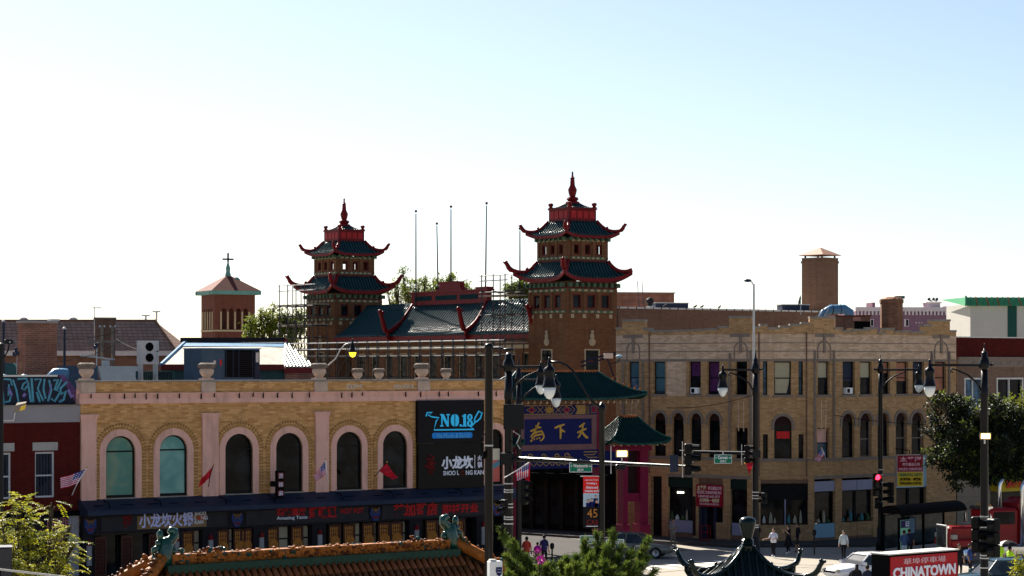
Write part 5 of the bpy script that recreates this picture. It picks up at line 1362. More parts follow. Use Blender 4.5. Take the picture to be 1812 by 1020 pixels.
# --- church tower
ct = empty('church_tower', (W(399, 0, 330).x, 333, 0), 0, 'red brick church belfry with a pyramid roof and cross', 'church tower')
ca_ = rad(26)
M_copper = plain('green_copper', (0.12, 0.26, 0.22), 0.6, 0.25, 2); M_cht = plain('church_roof_tile', (0.14, 0.045, 0.033), 0.8, 0.25, 1.5, bump=.3)
ct.rotation_euler = (0, 0, ca_)
a = 3.1; zb_, zt_ = 14.0, 21.9
z_o0, z_o1 = 11 + (652 - 583) / 12.1, 11 + (652 - 546) / 12.1
for k in range(4):
    R_ = Matrix.Rotation(k * math.pi / 2, 4, 'Z'); a2 = a if k % 2 == 0 else a - .4
    offs = (-1.65, -.55, .55, 1.65)
    MB().wall(rect(-a2, a2, 0, zt_), [arch(x - .33, x + .33, z_o0, z_o1, 8)[::-1] for x in offs], -a, .4).xf(R_).build('wall', M_chbrick, ct)
    for x in (-1.1, 0, 1.1, -2.15, 2.15):
        MB().tube([(x, -a - .02, z_o0), (x, -a - .02, z_o1 - .5)], .13, 7).xf(R_).build('column', M_pale, ct)
    MB().box(-a2 - .1, a2 + .1, -a - .1, -a, z_o0 - .35, z_o0 - .1).xf(R_).build('sill_course', M_pale, ct)
    MB().box(-a2 - .25, a2 + .25, -a - .25, -a, z_o0 - 1.9, z_o0 - 1.6).xf(R_).build('string_course', M_chbrick, ct)
    for i in range(9): MB().box(-2.6 + i * .62, -2.3 + i * .62, -a - .12, -a, z_o0 - 4.5, z_o0 - 2.0).xf(R_).build('brick_rib', M_chbrick, ct)
    MB().box(-a2 - .7, a2 + .7, -a - .7, -a + .3, zt_ - .15, zt_ + .42).xf(R_).build('copper_eave', M_copper, ct)
e_ = a + .72; ap = W(0, 486, 333).z
for k in range(4):
    R_ = Matrix.Rotation(k * math.pi / 2, 4, 'Z')
    o = MB().add([(-e_, -e_, zt_ + .42), (e_, -e_, zt_ + .42), (0, 0, ap)], [(0, 1, 2)]).xf(R_).build('roof_slope', M_cht, ct)
    if k == 0: MB().add([(.6, -1.7, zt_ + 1.85), (1.25, -1.75, zt_ + 1.8), (1.0, -1.25, zt_ + 2.25), (.5, -1.25, zt_ + 2.25)], [(0, 1, 2, 3)]).xf(Matrix.Translation((0, -.35, .2))).build('roof_hatch', M_copper, ct)
MB().lathe([(.5, ap - .35), (.42, ap), (.3, ap + .5), (.36, ap + .9), (.15, ap + 1.6), (.1, ap + 1.9)], (0, 0, 0), 8).build('spire_base', M_copper, ct)
cz = W(0, 448, 333).z
MB().box(-.11, .11, -.11, .11, ap + 1.8, cz).build('cross_upright', M_dkgrey, ct); MB().box(-.85, .85, -.09, .09, cz - 1.05, cz - .8).build('cross_arm', M_dkgrey, ct)
MB().box(-a + .5, a - .5, -a + .5, a - .5, z_o0 - .8, z_o0 - .4).build('belfry_floor', M_dkgrey, ct)
MB().box(-1.0, 2.5, -2.2, 2.2, z_o0 - .39, zt_ - .5).build('belfry_core', M_chbrick, ct)
# --- rooftop penthouse with small tiled roof
P = lambda px, py, D: W(px, py, D)
ph = empty('roof_penthouse', (0, 0, 0), 0, 'rooftop penthouse with weathered pale membrane and green tiled hip end', 'penthouse')
M_memb = plain('weathered_membrane', (0.50, 0.45, 0.38), 0.75, 0.45, 1.6, bump=.6, bscale=8)
M_blst = plain('blue_flashing', (0.10, 0.24, 0.38), 0.5, 0.5, 3)
A_, B_ = P(328, 606, 135), P(505, 606, 137); C_, D__ = P(285, 646, 129), P(503, 651, 131.5); E_ = P(557, 651, 134)
b0 = len([0])
MB().add([C_, D__, B_, A_], [(0, 1, 2, 3)]).build('membrane_slope', M_memb, ph)
eo = MB().add([D__, E_, B_], [(0, 1, 2)]).build('tiled_hip', M_tile, ph)
rb = MB()
for k in range(1, 9):
    a0 = D__.lerp(E_, k / 9.0)
    # rolls run up the hip end, parallel to the line from eave middle to apex
    tm = 1 - abs(2 * (k / 9.0) - 1); top_ = a0 + (B_ - D__.lerp(E_, .5)) * tm
    rb.tube([a0 + Vector((0, -.03, .04)), top_ + Vector((0, -.03, .04))], .07, 5)
rb.build('tile_rolls', plain('pale_green_roll', (0.03, 0.10, 0.075), 0.4, .4, 5, spec=.8), eo)
MB().tube([D__, B_], .09, 6).build('hip_ridge', M_offw, ph); MB().tube([E_, B_], .07, 6).build('hip_ridge', M_tgreen, ph)
MB().ball(B_ + Vector((0, 0, .1)), .14, 8, 5).build('ridge_knob', M_trim, ph)
MB().tube([C_, A_], .12, 6).build('hip_ridge', M_bluem, ph)
m = MB(); m.add([A_ + Vector((-.3, -.05, 0)), B_ + Vector((0, -.05, 0)), B_ + Vector((0, -.05, .28)), A_ + Vector((-.3, -.05, .28)), A_ + Vector((-.3, .3, .28)), B_ + Vector((0, .3, .28))], [(0, 1, 2, 3), (3, 2, 5, 4)]); m.build('ridge_cap', M_dkgrey, ph)
sl = lambda px, k: C_.lerp(D__, (px - 285) / 218.).lerp(A_.lerp(B_, (px - 285) / 218.), k) + Vector((0, -.06, .03))
MB().add([sl(285, .80), sl(503, .80), sl(503, .97), sl(285, .97)], [(0, 1, 2, 3)]).build('blue_flashing', M_blst, ph)
def vq(p, q, z0, z1, name, m, off=0): MB().add([(p.x, p.y + off, z0), (q.x, q.y + off, z0), (q.x, q.y + off, z1), (p.x, p.y + off, z1)], [(0, 1, 2, 3)]).build(name, m, ph)
vq(C_, D__, C_.z - .3, C_.z + .03, 'eave_beam', M_dkred, -.05); vq(D__, E_, D__.z - .32, D__.z + .02, 'eave_beam', M_trim, -.05)
vq(C_, D__, 8.8, C_.z - .3, 'wall', M_tealw, .3); vq(D__, E_, 8.8, D__.z - .3, 'wall', M_orbrick, .2)
MB().add([C_ + Vector((0, 0, -.1)), A_ + Vector((0, 0, -.1)), A_ + Vector((0, 6, -3)), C_ + Vector((0, 10, -2))], [(0, 1, 2, 3)]).build('rear_slope', M_dkgrey, ph)
t, fc, z0, z1 = box_thing('louvred_wall_unit', 252, 310, 657, 680, 126, .8, 'low teal louvred housing under the white condenser', 'roof housing', M_tealw)
for k in range(14): MB().box(fc.L * (.05 + k * .063), fc.L * (.05 + k * .063) + .05, -.03, 0, .15, z1 - z0 - .05).build('louvre_slat', M_dkgrey, t)
t, fc, z0, z1 = box_thing('cooling_unit', 357, 459, 618, 676, 122, 2.0, 'large blue and black rooftop cooling unit behind the parapet', 'cooling unit', M_shed)
hh = z1 - z0; L2 = fc.L
MB().box(L2 * .40, L2 * .90, -.05, -.002, .25, hh - .05).build('louvre_panel', M_blkm, t)
for k in (.40, .52, .62, .86): MB().box(L2 * k, L2 * k + .05, -.09, -.051, .25, hh - .05).build('louvre_post', M_slate, t)
for k in range(12): MB().box(L2 * .41, L2 * .89, -.07, -.052, .3 + k * (hh - .4) / 12, .34 + k * (hh - .4) / 12).build('louvre_slat', M_dkgrey, t)
MB().box(L2 * .91, L2, -.04, -.002, .1, hh - .03).build('end_panel', M_slate, t); MB().box(L2 * .93, L2 * .98, -.05, -.041, hh * .6, hh * .9).build('notice', M_offw, t)
MB().box(-.05, L2 + .05, -.1, 2.0, hh, hh + .06).build('lid', M_bluem, t); MB().box(-.05, L2 + .05, -.12, 0, .0, .12).build('base_rail', M_bluem, t)
MB().box(L2 * .2, L2 * .24, -.012, -.002, hh * .55, hh * .65).build('sticker', M_offw, t); MB().box(L2 * .31, L2 * .34, -.012, -.002, hh * .5, hh * .68).build('sticker', M_redl, t)

# --- behind the corner block
t = empty('rear_brick_building', Fac(1094, 190, 1460, 204).loc, Fac(1094, 190, 1460, 204).yaw, 'long dark brick building with white roof edge behind the corner block', 'building')
fc = Fac(1094, 190, 1460, 204)
zt1 = fc.z(1094, 546)
MB().box(0, fc.L, 0, 5, 0, zt1).build('wall', M_brbrick, t); MB().box(-.1, fc.L + .1, -.12, 5, zt1, zt1 + .14).build('coping', M_offw, t)
for k in range(26): MB().box(k * fc.L / 26, k * fc.L / 26 + .06, -.16, -.121, zt1 - .02, zt1 + .16).build('coping_joint', M_dkgrey, t)
random.seed(5)
for px, lb in ((1177, 'dark pigeon on the white roof edge, first from the left'), (1230, 'dark pigeon on the white roof edge, second from the left'), (1242, 'dark pigeon on the white roof edge, third from the left'), (1273, 'dark pigeon on the white roof edge, farthest right')):
    q = fc.world(fc.u(px), 0, zt1 + .14)
    b = empty('pigeon', q, random.uniform(-1, 1), lb, 'pigeon', 'pigeons on the white roof edge')
    bd = MB().tube([(-.24, 0, .06), (-.1, 0, .12), (.06, 0, .17), (.13, 0, .24), (.16, 0, .29), (.2, 0, .30)], [.02, .07, .085, .055, .045, .025], 7); bd.tube([(.2, 0, .3), (.24, 0, .29)], [.015, .004], 4); bd.tube([(0, .03, .1), (.01, .03, 0)], .01, 4); bd.tube([(0, -.03, .1), (.01, -.03, 0)], .01, 4)
    bd.build('body', M_dkgrey, b, smooth=True)
t, fc, z0, z1 = box_thing('brick_penthouse', 1090, 1193, 519, 560, 215, 5, 'square brick penthouse behind the pagoda tower roof', 'penthouse', M_orbrick, 'wall', yaw=.2)
MB().box(-.1, fc.L + .1, -.1, 5.1, z1 - z0, z1 - z0 + .1).build('coping', M_stone, t)
for px, lb in ((1128, 'leaning roof aerial rod, left of a pair'), (1136, 'leaning roof aerial rod, right of a pair')):
    q = W(px + 3, 545, 196); q2 = W(px, 498, 196)
    o = MB().tube([(0, 0, 0), q2 - q], .03, 5).build('aerial_rod', M_slate, loc=q); tag(o, lb, 'aerial')
t = thing_at('roof_ventilator', 1150, 545, 194, 'small round roof ventilator on the white roof edge', 'vent', z=zt1)
MB().lathe([(.2, 0), (.2, .4), (.34, .45), (.34, .75), (.18, .9), (.05, .95)], (0, 0, .1), 12).build('cowl', M_dkgrey, t); MB().tube([(0, 0, 0), (0, 0, .3)], .3, 10).build('curb', M_galv, t)
for a, b, D, lb in ((1160, 1218, 197, 'flat grey roof unit beside the small ventilator'), (1384, 1432, 203, 'flat grey roof unit under the tall chimney')):
    t, fc, z0, z1 = box_thing('flat_roof_unit', a, b, 541, 552, D, 1.5, lb, 'roof unit', M_slate, yaw=.2); MB().box(-.06, fc.L + .06, -.06, 1.56, z1 - z0, z1 - z0 + .06).build('lid', M_galv, t)
    t.location.z = zt1 + .1
tc = thing_at('tall_chimney', 1451, 600, 207, 'tall square brown brick chimney with a copper pyramid cap', 'chimney', rad(45), z=0)
zc_ = W(0, 457, 207).z; a = 1.18
MB().box(-a, a, -a, a, 0, zc_).build('stack', M_brbrick, tc); MB().box(-a - .06, a + .06, -a - .06, a + .06, zc_ - .5, zc_ - .3).build('band', M_brbrick, tc)
for sx in (-1, 1):
    for sy in (-1, 1): MB().box(sx * .95 - .06, sx * .95 + .06, sy * .95 - .06, sy * .95 + .06, zc_, zc_ + .22).build('cap_leg', M_dkgrey, tc)
MB().lathe([(1.92, zc_ + .2), (1.92, zc_ + .26), (.1, zc_ + .95)], (0, 0, 0), 4, sq=rad(45)).build('cap', plain('copper_cap', (0.40, 0.22, 0.15), 0.6, 0.2), tc)
t = thing_at('blue_duct', 1480, 560, 165, 'curved blue metal duct on the roof right of the tall chimney', 'duct', .1, z=W(0, 560, 165).z)
MB().tube([(-1.3, 0, -.3), (-.9, 0, .25), (-.4, 0, .5), (.6, 0, .5), (.95, 0, .3), (1.0, 0, -.4)], [.22, .3, .34, .36, .36, .36], 12).build('duct', M_bluem, t, smooth=True)
for x in (-.3, .3): MB().tube([(x - .02, 0, .5), (x + .02, 0, .5)], .38, 12).build('duct_band', M_slate, t)
for k in range(2): MB().tube([(-1.5 + k * .35, -.3, -.3), (-1.0 + k * .35, -.3, .6)], .04, 5).build('ladder_rail', M_galv, t)
t = thing_at('round_chimney', 1577.5, 600, 158, 'short stout brick chimney above the stepped parapet', 'chimney', 0, z=8)
zt_ = W(0, 529, 158).z - 8; M_bigbrick = brick('big_mottled_brick', (0.30, 0.17, 0.10), (0.18, 0.095, 0.06), (0.14, .09, .06), stain=.7, sscale=1.2)
MB().lathe([(.80, 0), (.80, zt_ - .35), (.86, zt_ - .3), (.86, zt_ - .05), (.7, zt_)], (0, 0, 0), 8, sq=rad(22)).build('stack', M_bigbrick, t); MB().lathe([(.75, zt_), (.6, zt_ + .1), (.2, zt_ + .14)], (.05, 0, 0), 8).build('cap', plain('terracotta_cap', (.36, .17, .10), .7), t); MB().box(.3, .95, .1, .5, zt_ + .02, zt_ + .2).build('flue_box', M_tealw, t)
t, fc, z0, z1 = box_thing('rooftop_lean_to', 1478, 1540, 560, 600, 156, 2, 'brown rooftop lean-to with a dark opening beside the stout chimney', 'shed', M_brbrick, yaw=.1)
MB().box(fc.L * .55, fc.L, -.05, -.002, .4, z1 - z0 - .35).build('opening', M_blkm, t); MB().box(-.05, fc.L + .08, -.1, 2.1, z1 - z0, z1 - z0 + .07).build('tin_roof', M_dkred, t); MB().box(fc.L * .5, fc.L * .72, -.07, -.003, z1 - z0 - .32, z1 - z0 - .04).build('patch', plain('salmon_patch', (.4, .2, .15), .8), t)
# purple distant building
M_purp = plain('purple_render', (0.19, 0.105, 0.145), .85, .08, .3); M_cren = plain('pale_cornice', (.55, .47, .48), .8, .08)
t, fc, z0, z1 = box_thing('purple_building', 1515, 1735, 551, 620, 300, 14, 'distant purple building with a pale crenellated cornice', 'building', M_purp, 'wall', zb=0, yaw=.12)
MB().box(-.1, fc.L, -.15, .3, z1, z1 + .55).build('cornice', M_cren, t)
for k in range(34): MB().box(.1 + k * .5, .34 + k * .5, -.16, -.02, z1 - .5, z1 - .002).build('cornice_tooth', M_cren, t)
for px in (1542, 1604): w = MB().box(fc.u(px - 4), fc.u(px + 4), -.05, 0, fc.z(px, 578), fc.z(px, 565)).build('window', M_cren, t); MB().box(fc.u(px - 1), fc.u(px + 3), -.07, -.05, fc.z(px, 577), fc.z(px, 566)).build('pane', M_gwin, w)
for k in range(3): MB().box(fc.u(1620 + k * 5), fc.u(1622 + k * 5), -.05, 0, fc.z(1620, 572.5), fc.z(1620, 570.5)).build('wall_anchor', M_cren, t)
for a, b, y0 in ((1551, 1556, 535), (1587, 1605, 535), (1688, 1714, 541)): MB().box(fc.u(a), fc.u(b), 2, 5, z1 + .5, fc.z(a, y0)).build('stair_head', M_purp, t)
cu = MB().box(fc.u(1645), fc.u(1668), 1, 3, z1 + .5, fc.z(1650, 536)).build('cupola', M_cren, t); MB().lathe([(1.6, 0), (1.6, .1), (.3, .45)], ((fc.u(1645) + fc.u(1668)) / 2, 2, fc.z(1650, 536)), 4, sq=rad(45)).build('cupola_roof', M_offw, cu)
for px in (1651, 1659, 1665): MB().ball((fc.u(px), 1.8, fc.z(px, 529)), .22, 8, 5).tube([(fc.u(px), 1.8, fc.z(px, 536)), (fc.u(px), 1.8, fc.z(px, 530))], .05, 5).build('loudspeaker', M_slate, cu)
# white building with green tiled eave
t, fc, z0, z1 = box_thing('white_tiled_building', 1717, 1850, 538, 620, 255, 10, 'white walled building with a bright green tiled eave at the right edge', 'building', plain('dull_white_render', (.44, .42, .38), .8, .1, .4), 'wall', zb=0, yaw=.08)
M_bg = plain('bright_green_tile', (.06, .27, .12), .45, .2, 3)
MB().add([(-.7, -.6, z1 - .25), (fc.L, -.6, z1 - .25), (fc.L, .4, z1 + .75), (-.4, .4, z1 + .75), (-.7, 10, z1 + .75)], [(0, 1, 2, 3), (0, 3, 4)]).build('tiled_eave', M_bg, t)
for k in range(14): MB().tube([(.1 + k * .62, -.62, z1 - .22), (.1 + k * .62, .38, z1 + .8)], .06, 5).build('tile_roll', M_otrim if k % 2 else M_bg, t)
MB().box(fc.u(1783), fc.u(1799), -.06, 0, fc.z(1790, 620), z1 - .2).build('green_panel', M_greent, t); MB().tube([(-.7, -.6, z1 - .2), (-.4, .4, z1 + .85), (-.2, .9, z1 + .75)], .12, 6).build('eave_horn', M_bg, t)
# right neighbour of the corner block
NB = Fac(1693, 150.2, 1900, 157)
nb = empty('brown_neighbour_building', NB.loc, NB.yaw, 'brown brick building with a carved stone frieze right of the corner block', 'building')
M_nbb = brick('neighbour_brick', (0.24, 0.145, 0.10), (0.19, 0.11, 0.075), (.18, .13, .1), stain=.3)
nu = NB.u; nz = lambda py: NB.z(1720, py)
nw = [(1708, 1736), (1765, 1808)]
MB().wall(rect(0, NB.L, 3.9, nz(650)), [rect(nu(a), nu(b), nz(730), nz(672))[::-1] for a, b in nw] + [rect(nu(a), nu(b), nz(830), nz(765))[::-1] for a, b in nw], 0, .35).build('wall', M_nbb, nb)
MB().box(0, NB.L, -.02, .4, nz(632), nz(598)).build('parapet', M_redbrick, nb); MB().box(-.05, NB.L, -.08, .5, nz(598) + .001, nz(596)).build('coping', M_offw, nb)
MB().box(0, NB.L, -.12, .35, nz(650), nz(632) - .001).build('frieze', M_lime, nb); MB().box(0, NB.L, -.2, .35, nz(636), nz(632)).build('frieze_lip', M_lime, nb)
for k in range(8): MB().ball((nu(1722) + k * .9, -.13, nz(643)), .17, 7, 5, (1.4, .3, .8)).build('frieze_ornament', M_lime, nb)
for a, b in nw:
    for y0, y1 in ((672, 730), (765, 830)):
        w = MB().wall(rect(nu(a) - .12, nu(b) + .12, nz(y1) - .12, nz(y0) + .12), [rect(nu(a), nu(b), nz(y1), nz(y0))[::-1]], -.04, .2).box((nu(a) + nu(b)) / 2 - .05, (nu(a) + nu(b)) / 2 + .05, .05, .15, nz(y1), nz(y0)).build('window', M_offw if y0 < 700 else M_frame, nb)
        MB().box(nu(a), nu(b), .16, .17, nz(y1), nz(y0)).build('pane', M_gblue if a < 1750 else M_gwin, w)
MB().box(0, NB.L, .36, 12, 0.14, nz(655)).build('core', M_brbrick, nb)
MB().box(0, nu(1752), -.02, .36, .14, 3.9).build('shop_front', plain('beige_shutter', (.27, .21, .15), .8, .12), nb)
for k in range(9): MB().box(0.05, nu(1752), -.045, -.02, .5 + k * .38, .53 + k * .38).build('shutter_rib', M_lime, nb)
MB().box(nu(1752), NB.L, .1, .36, .14, 3.9).build('shop_window', M_gdark, nb)
t = empty('yellow_awning', NB.world(nu(1752), -.02, 0), NB.yaw, 'yellow rounded shop awning with red characters behind the dark tree', 'awning')
aw = MB(); L3 = 5.0; prof = [(0, nz(838)), (-.5, nz(841)), (-.85, nz(850)), (-.95, nz(871)), (-.9, nz(871)), (0, nz(871))]
n = len(prof); aw.add([(0.0, y, z) for y, z in prof] + [(L3, y, z) for y, z in prof], [(i, i + 1, n + i + 1, n + i) for i in range(n - 1)] + [tuple(range(n))[::-1], tuple(range(n, 2 * n))])
aw.build('canopy', plain('awning_yellow', (.55, .36, .02), .6, .1), t); text('美味小吃', t, 1.55, -1.0, nz(859), .55, M_redl, .015)
# dark street wall beyond the gate: far side, deep shade painted into its colour
DW = Fac(880, 154.6, 1089, 148.7)
dk = empty('side_street_shopfront', DW.loc, DW.yaw, 'dark shaded shop row behind the ceremonial gate', 'building')
M_dsh = plain('shade_dark_wall', (.008, .0065, .006), .85, .4, .6)
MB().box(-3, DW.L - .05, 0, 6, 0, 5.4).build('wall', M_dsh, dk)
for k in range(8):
    x = -2 + k * 1.25; MB().box(x - .14, x + .14, -.2, 0, 0, 5.4).build('column', plain('shade_dim_column', (.02, .016, .012), .8) if k == 0 else MATS['shade_dim_column'], dk)
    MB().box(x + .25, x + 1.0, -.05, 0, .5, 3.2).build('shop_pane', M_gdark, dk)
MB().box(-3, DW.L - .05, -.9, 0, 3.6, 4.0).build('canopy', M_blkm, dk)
# ------------------------------------------------------------ street lamps, signals, signs
M_globe = plain('lamp_globe', (0.62, 0.66, 0.66), 0.25, 0.05, spec=.6)
M_amber = plain('lit_amber_globe', (0.9, 0.55, 0.05), 0.4, 0.0, emit=((1.0, 0.55, 0.02), 1.3))
def acorn(t, x, z, y=0.0, k=1.0, globe=None):
    """pendant acorn lamp hanging with its cap top at z; x,y local"""
    h = MB().lathe([(.30 * k, -1.02 * k), (.30 * k, -.98 * k), (.25 * k, -.85 * k), (.19 * k, -.55 * k), (.22 * k, -.42 * k), (.25 * k, -.30 * k), (.20 * k, -.20 * k), (.10 * k, -.12 * k), (.07 * k, 0), (.05 * k, .18 * k), (.02 * k, .26 * k)], (x, y, z), 14).build('lamp_hood', M_blk, t, smooth=True)
    MB().lathe([(.03 * k, -1.52 * k), (.12 * k, -1.47 * k), (.20 * k, -1.36 * k), (.255 * k, -1.20 * k), (.28 * k, -1.02 * k)], (x, y, z), 14).build('lamp_globe', globe or M_globe, h, smooth=True)
def lamp_post(px, D, top, arm, lamp_px, label, r=.17, k=1.0, z_arm2=None, stripes=(), ext=0.0):
    q = W(px, 900, D)
    t = empty('street_lamp', (q.x, q.y, 0), 0, label, 'street lamp', 'black ornate street lamps')
    zt = W(px, top, D).z; za = W(px, arm, D).z; lx = (lamp_px - px) * D / F; s = 1 if lx > 0 else -1
    MB().lathe([(r * 1.9, 0), (r * 1.9, .5), (r * 1.5, .6), (r * 1.4, 1.3), (r * 1.05, 1.45), (r, 1.6), (r * .85, za - 1.6), (r * 1.0, za - 1.5), (r * 1.0, za - 1.2), (r * .85, za - 1.1), (r * .8, za - .3)], (0, 0, 0.14), 12).build('shaft', M_blk, t, smooth=True)
    MB().lathe([(r * .8, za - .2), (r * 1.25, za - .1), (r * 1.3, za + .1), (r * 1.0, za + .3), (r * .7, za + .4), (r * .75, za + .55), (r * .4, za + .65), (r * .3, zt - .45), (r * .12, zt - .1), (r * .05, zt)], (0, 0, 0), 12).build('finial', M_blk, t, smooth=True)
    MB().tube([(0, 0, za), (lx, 0, za + .02)], .06, 7).build('arm', M_blk, t)
    MB().tube([(-s * .02, 0, za), (-s * .34, 0, za + .02), (-s * .42, 0, za + .1)], [.07, .06, .04], 6).build('arm_tail', M_blk, t)
    MB().tube([(s * .1, 0, za - 1.2), (s * .35, 0, za - .75), (s * .75, 0, za - .42), (s * 1.2, 0, za - .22), (s * 1.45, 0, za - .14), (s * 1.5, 0, za - .28), (s * 1.38, 0, za - .32)], [.05, .05, .05, .045, .04, .035, .03], 6).build('scroll_brace', M_blk, t, smooth=True)
    acorn(t, lx, za + .04, 0, k)
    for y0 in stripes:
        z = W(px, y0, D).z; MB().lathe([(r * 1.04, 0), (r * 1.04, .05)], (0, 0, z), 12).build('steel_band', M_galv, t)
    return t
lamp_post(900, 100, 622, 650, 957, 'ornate black street lamp carrying the long traffic signal arm', r=.20, k=.82, stripes=(857, 868, 872, 893, 899, 916, 920, 928))
lamp_post(918, 116, 628, 673, 984, 'ornate black street lamp just right of the signal arm post', r=.15, k=.95)
lamp_post(1337, 125, 618, 655, 1279, 'ornate black street lamp in front of the corner block chamfer, lamp to its left', r=.18, stripes=(872, 878, 883, 930, 934))
lamp_post(1558, 135, 628, 655, 1626, 'ornate black street lamp beside the red signal, lamp to its right', r=.15, k=.92, stripes=(832, 841, 855, 860, 872, 888))
lamp_post(1742, 100, 608, 647, 1645, 'ornate black street lamp near the right edge with an arm to the left', r=.19, k=.95, stripes=(915, 919, 929, 934, 984, 989, 1006))
# davit lamp on the banner post
q = W(1065, 900, 95); dav = empty('davit_lamp_post', (q.x, q.y, 0), 0, 'black lamp post with curved davit arm, large acorn lamp and banner', 'street lamp')
zt = W(0, 716, 95).z; sx = 95 / F
MB().lathe([(.2, .14), (.2, .6), (.13, .8), (.12, zt - .3), (.17, zt - .25), (.17, zt - .05), (.1, zt), (.04, zt + .1)], (0, 0, 0), 12).build('shaft', M_blk, dav, smooth=True)
pts = [(1064, 720), (1050, 714), (1040, 700), (1026, 677), (1015, 658), (1003, 647), (990, 641), (974, 641)]
MB().tube([((a - 1065) * sx, 0, W(0, b, 95).z) for a, b in pts], [.06, .06, .055, .055, .05, .05, .05, .05], 7).build('davit_arm', M_blk, dav, smooth=True)
acorn(dav, (972 - 1065) * sx, W(0, 643, 95).z, 0, 1.0)
MB().tube([(-.2, 0, W(0, 843, 95).z), (.05, 0, W(0, 844, 95).z)], .03, 6).tube([(-.9, 0, W(0, 843, 95).z), (-.2, 0, W(0, 843, 95).z)], .025, 6).build('banner_rod', M_offw, dav)
# banner
ban = empty('street_banner', (q.x, q.y - .02, 0), 0, 'red and black CAS anniversary banner on the davit lamp post', 'banner')
def bx_(px): return (px - 1065) * sx
def bz(py): return W(0, py, 95).z
def bpan(a, b, y0, y1, m, name, y=0.0, th=.012): return MB().box(bx_(a), bx_(b), y, y + th, bz(y1), bz(y0)).build(name, m, ban)
bpan(1032, 1062, 843, 873, M_redl, 'red_field'); bpan(1032, 1062, 873.01, 897, plain('photo_sky', (.35, .45, .55), .6, .2), 'portrait_field'); bpan(1032, 1062, 897.01, 935, M_bbk, 'black_field')
for cx, cy, r in ((1041, 887, 2.3), (1047, 885, 2.0), (1056, 888, 2.4), (1054, 879, 1.8)):
    MB().ball((bx_(cx), -.005, bz(cy)), r * sx, 8, 6, (1, .15, 1.2)).build('printed_face', plain('print_skin', (.45, .26, .17), .7) if 'print_skin' not in MATS else MATS['print_skin'], ban)
    MB().ball((bx_(cx), .002, bz(cy - .8)), r * sx * 1.15, 8, 6, (1, .15, 1.15)).build('printed_hair', M_blkm, ban)
    MB().box(bx_(cx - 4), bx_(cx + 4), -.004, .0, bz(897), bz(cy + 3)).build('printed_clothes', M_navy, ban)
def btx(s, a, b, y0, y1, m, bold=0.004): text(s, ban, (bx_(a) + bx_(b)) / 2, -.012, bz((y0 + y1) / 2), .3, m, bold, fitw=bx_(b) - bx_(a), fith=bz(y0) - bz(y1), depth=.006)
btx('celebrating 45 years', 1035, 1059, 848.5, 851, M_whl); btx('Creating a', 1038, 1056, 853.5, 858, M_whl); btx('diverse and', 1037, 1058, 860, 865, M_whl); btx('inclusive world', 1035, 1060, 866.5, 871, M_whl)
btx('45', 1039, 1057, 901, 916, plain('burnt_orange', (.42, .17, .03), .5), .0); btx('CAS', 1038, 1058, 920, 929, M_crr, .004); bpan(1037, 1058, 931, 932, M_whl, 'rule', -.004, .003)
# tall plain pole with cobra head at the left
DP = 45.0
q = W(865, 900, DP); t = empty('cobra_lamp_pole', (q.x, q.y, 0), 0, 'thick plain black pole with a short cobra head lamp', 'street lamp')
zt = W(0, 612, DP).z; k70 = DP / F
MB().lathe([(.15, 0), (.14, .2), (.088, .4), (.080, zt - .06), (.09, zt - .05), (.09, zt), (.06, zt + .04), (.015, zt + .05)], (0, 0, 0), 14).build('shaft', M_blk, t, smooth=True)
MB().tube([(.06, 0, W(0, 617, DP).z), (.2, 0, W(0, 616, DP).z), (.32, 0, W(0, 618, DP).z)], .02, 7).build('arm', M_blk, t)
MB().ball(((900 - 865) * k70, 0, W(0, 619, DP).z), .13, 10, 6, (1, .6, .28)).build('cobra_head', M_blk, t, smooth=True)
MB().lathe([(.085, 0), (.085, .03)], (0, 0, W(0, 790, DP).z), 14).build('steel_band', M_galv, t)
MB().ball((-.09, -.07, W(0, 805, DP).z), .04, 8, 5, (1, 1, 2.2)).build('camera_housing', M_blkm, t)
MB().tube([(-.085, 0, W(0, 768, DP).z), (-.13, -.02, W(0, 775, DP).z), (-.155, -.04, W(0, 785, DP).z), (-.13, -.04, W(0, 800, DP).z)], .013, 5).build('cable', M_blkm, t)
# white call box in front of it with a blue shield
DB = 44.3
t = empty('white_control_box', (W(875.5, 0, DB).x, DB, W(0, 1040, DB).z), .3, 'white roadside box with a dark blue police shield', 'control box')
hz_ = W(0, 993, DB).z - W(0, 1040, DB).z
MB().cbox(-.13, .13, -.1, .1, 0, hz_, .012).build('casing', M_white, t); MB().cbox(-.11, .02, -.06, .07, hz_, hz_ + .035, .006).build('top_lug', M_offw, t)
sh = [(-.01, .33), (.0, .41), (.035, .40), (.06, .41), (.09, .40), (.115, .41), (.115, .31), (.10, .26), (.055, .225), (.015, .26), (.0, .30)]
MB().prism(sh, -.112, -.101).build('shield', M_navy, t)
MB().tube([(0, .03, -W(0, 1040, DB).z), (0, .03, 0)], .035, 8).build('stand', M_galv, t)
text('CHICAGO', t, .055, -.116, .365, .04, M_whl, fitw=.09, depth=.003); text('POLICE', t, .055, -.116, .31, .04, M_whl, fitw=.08, depth=.003)
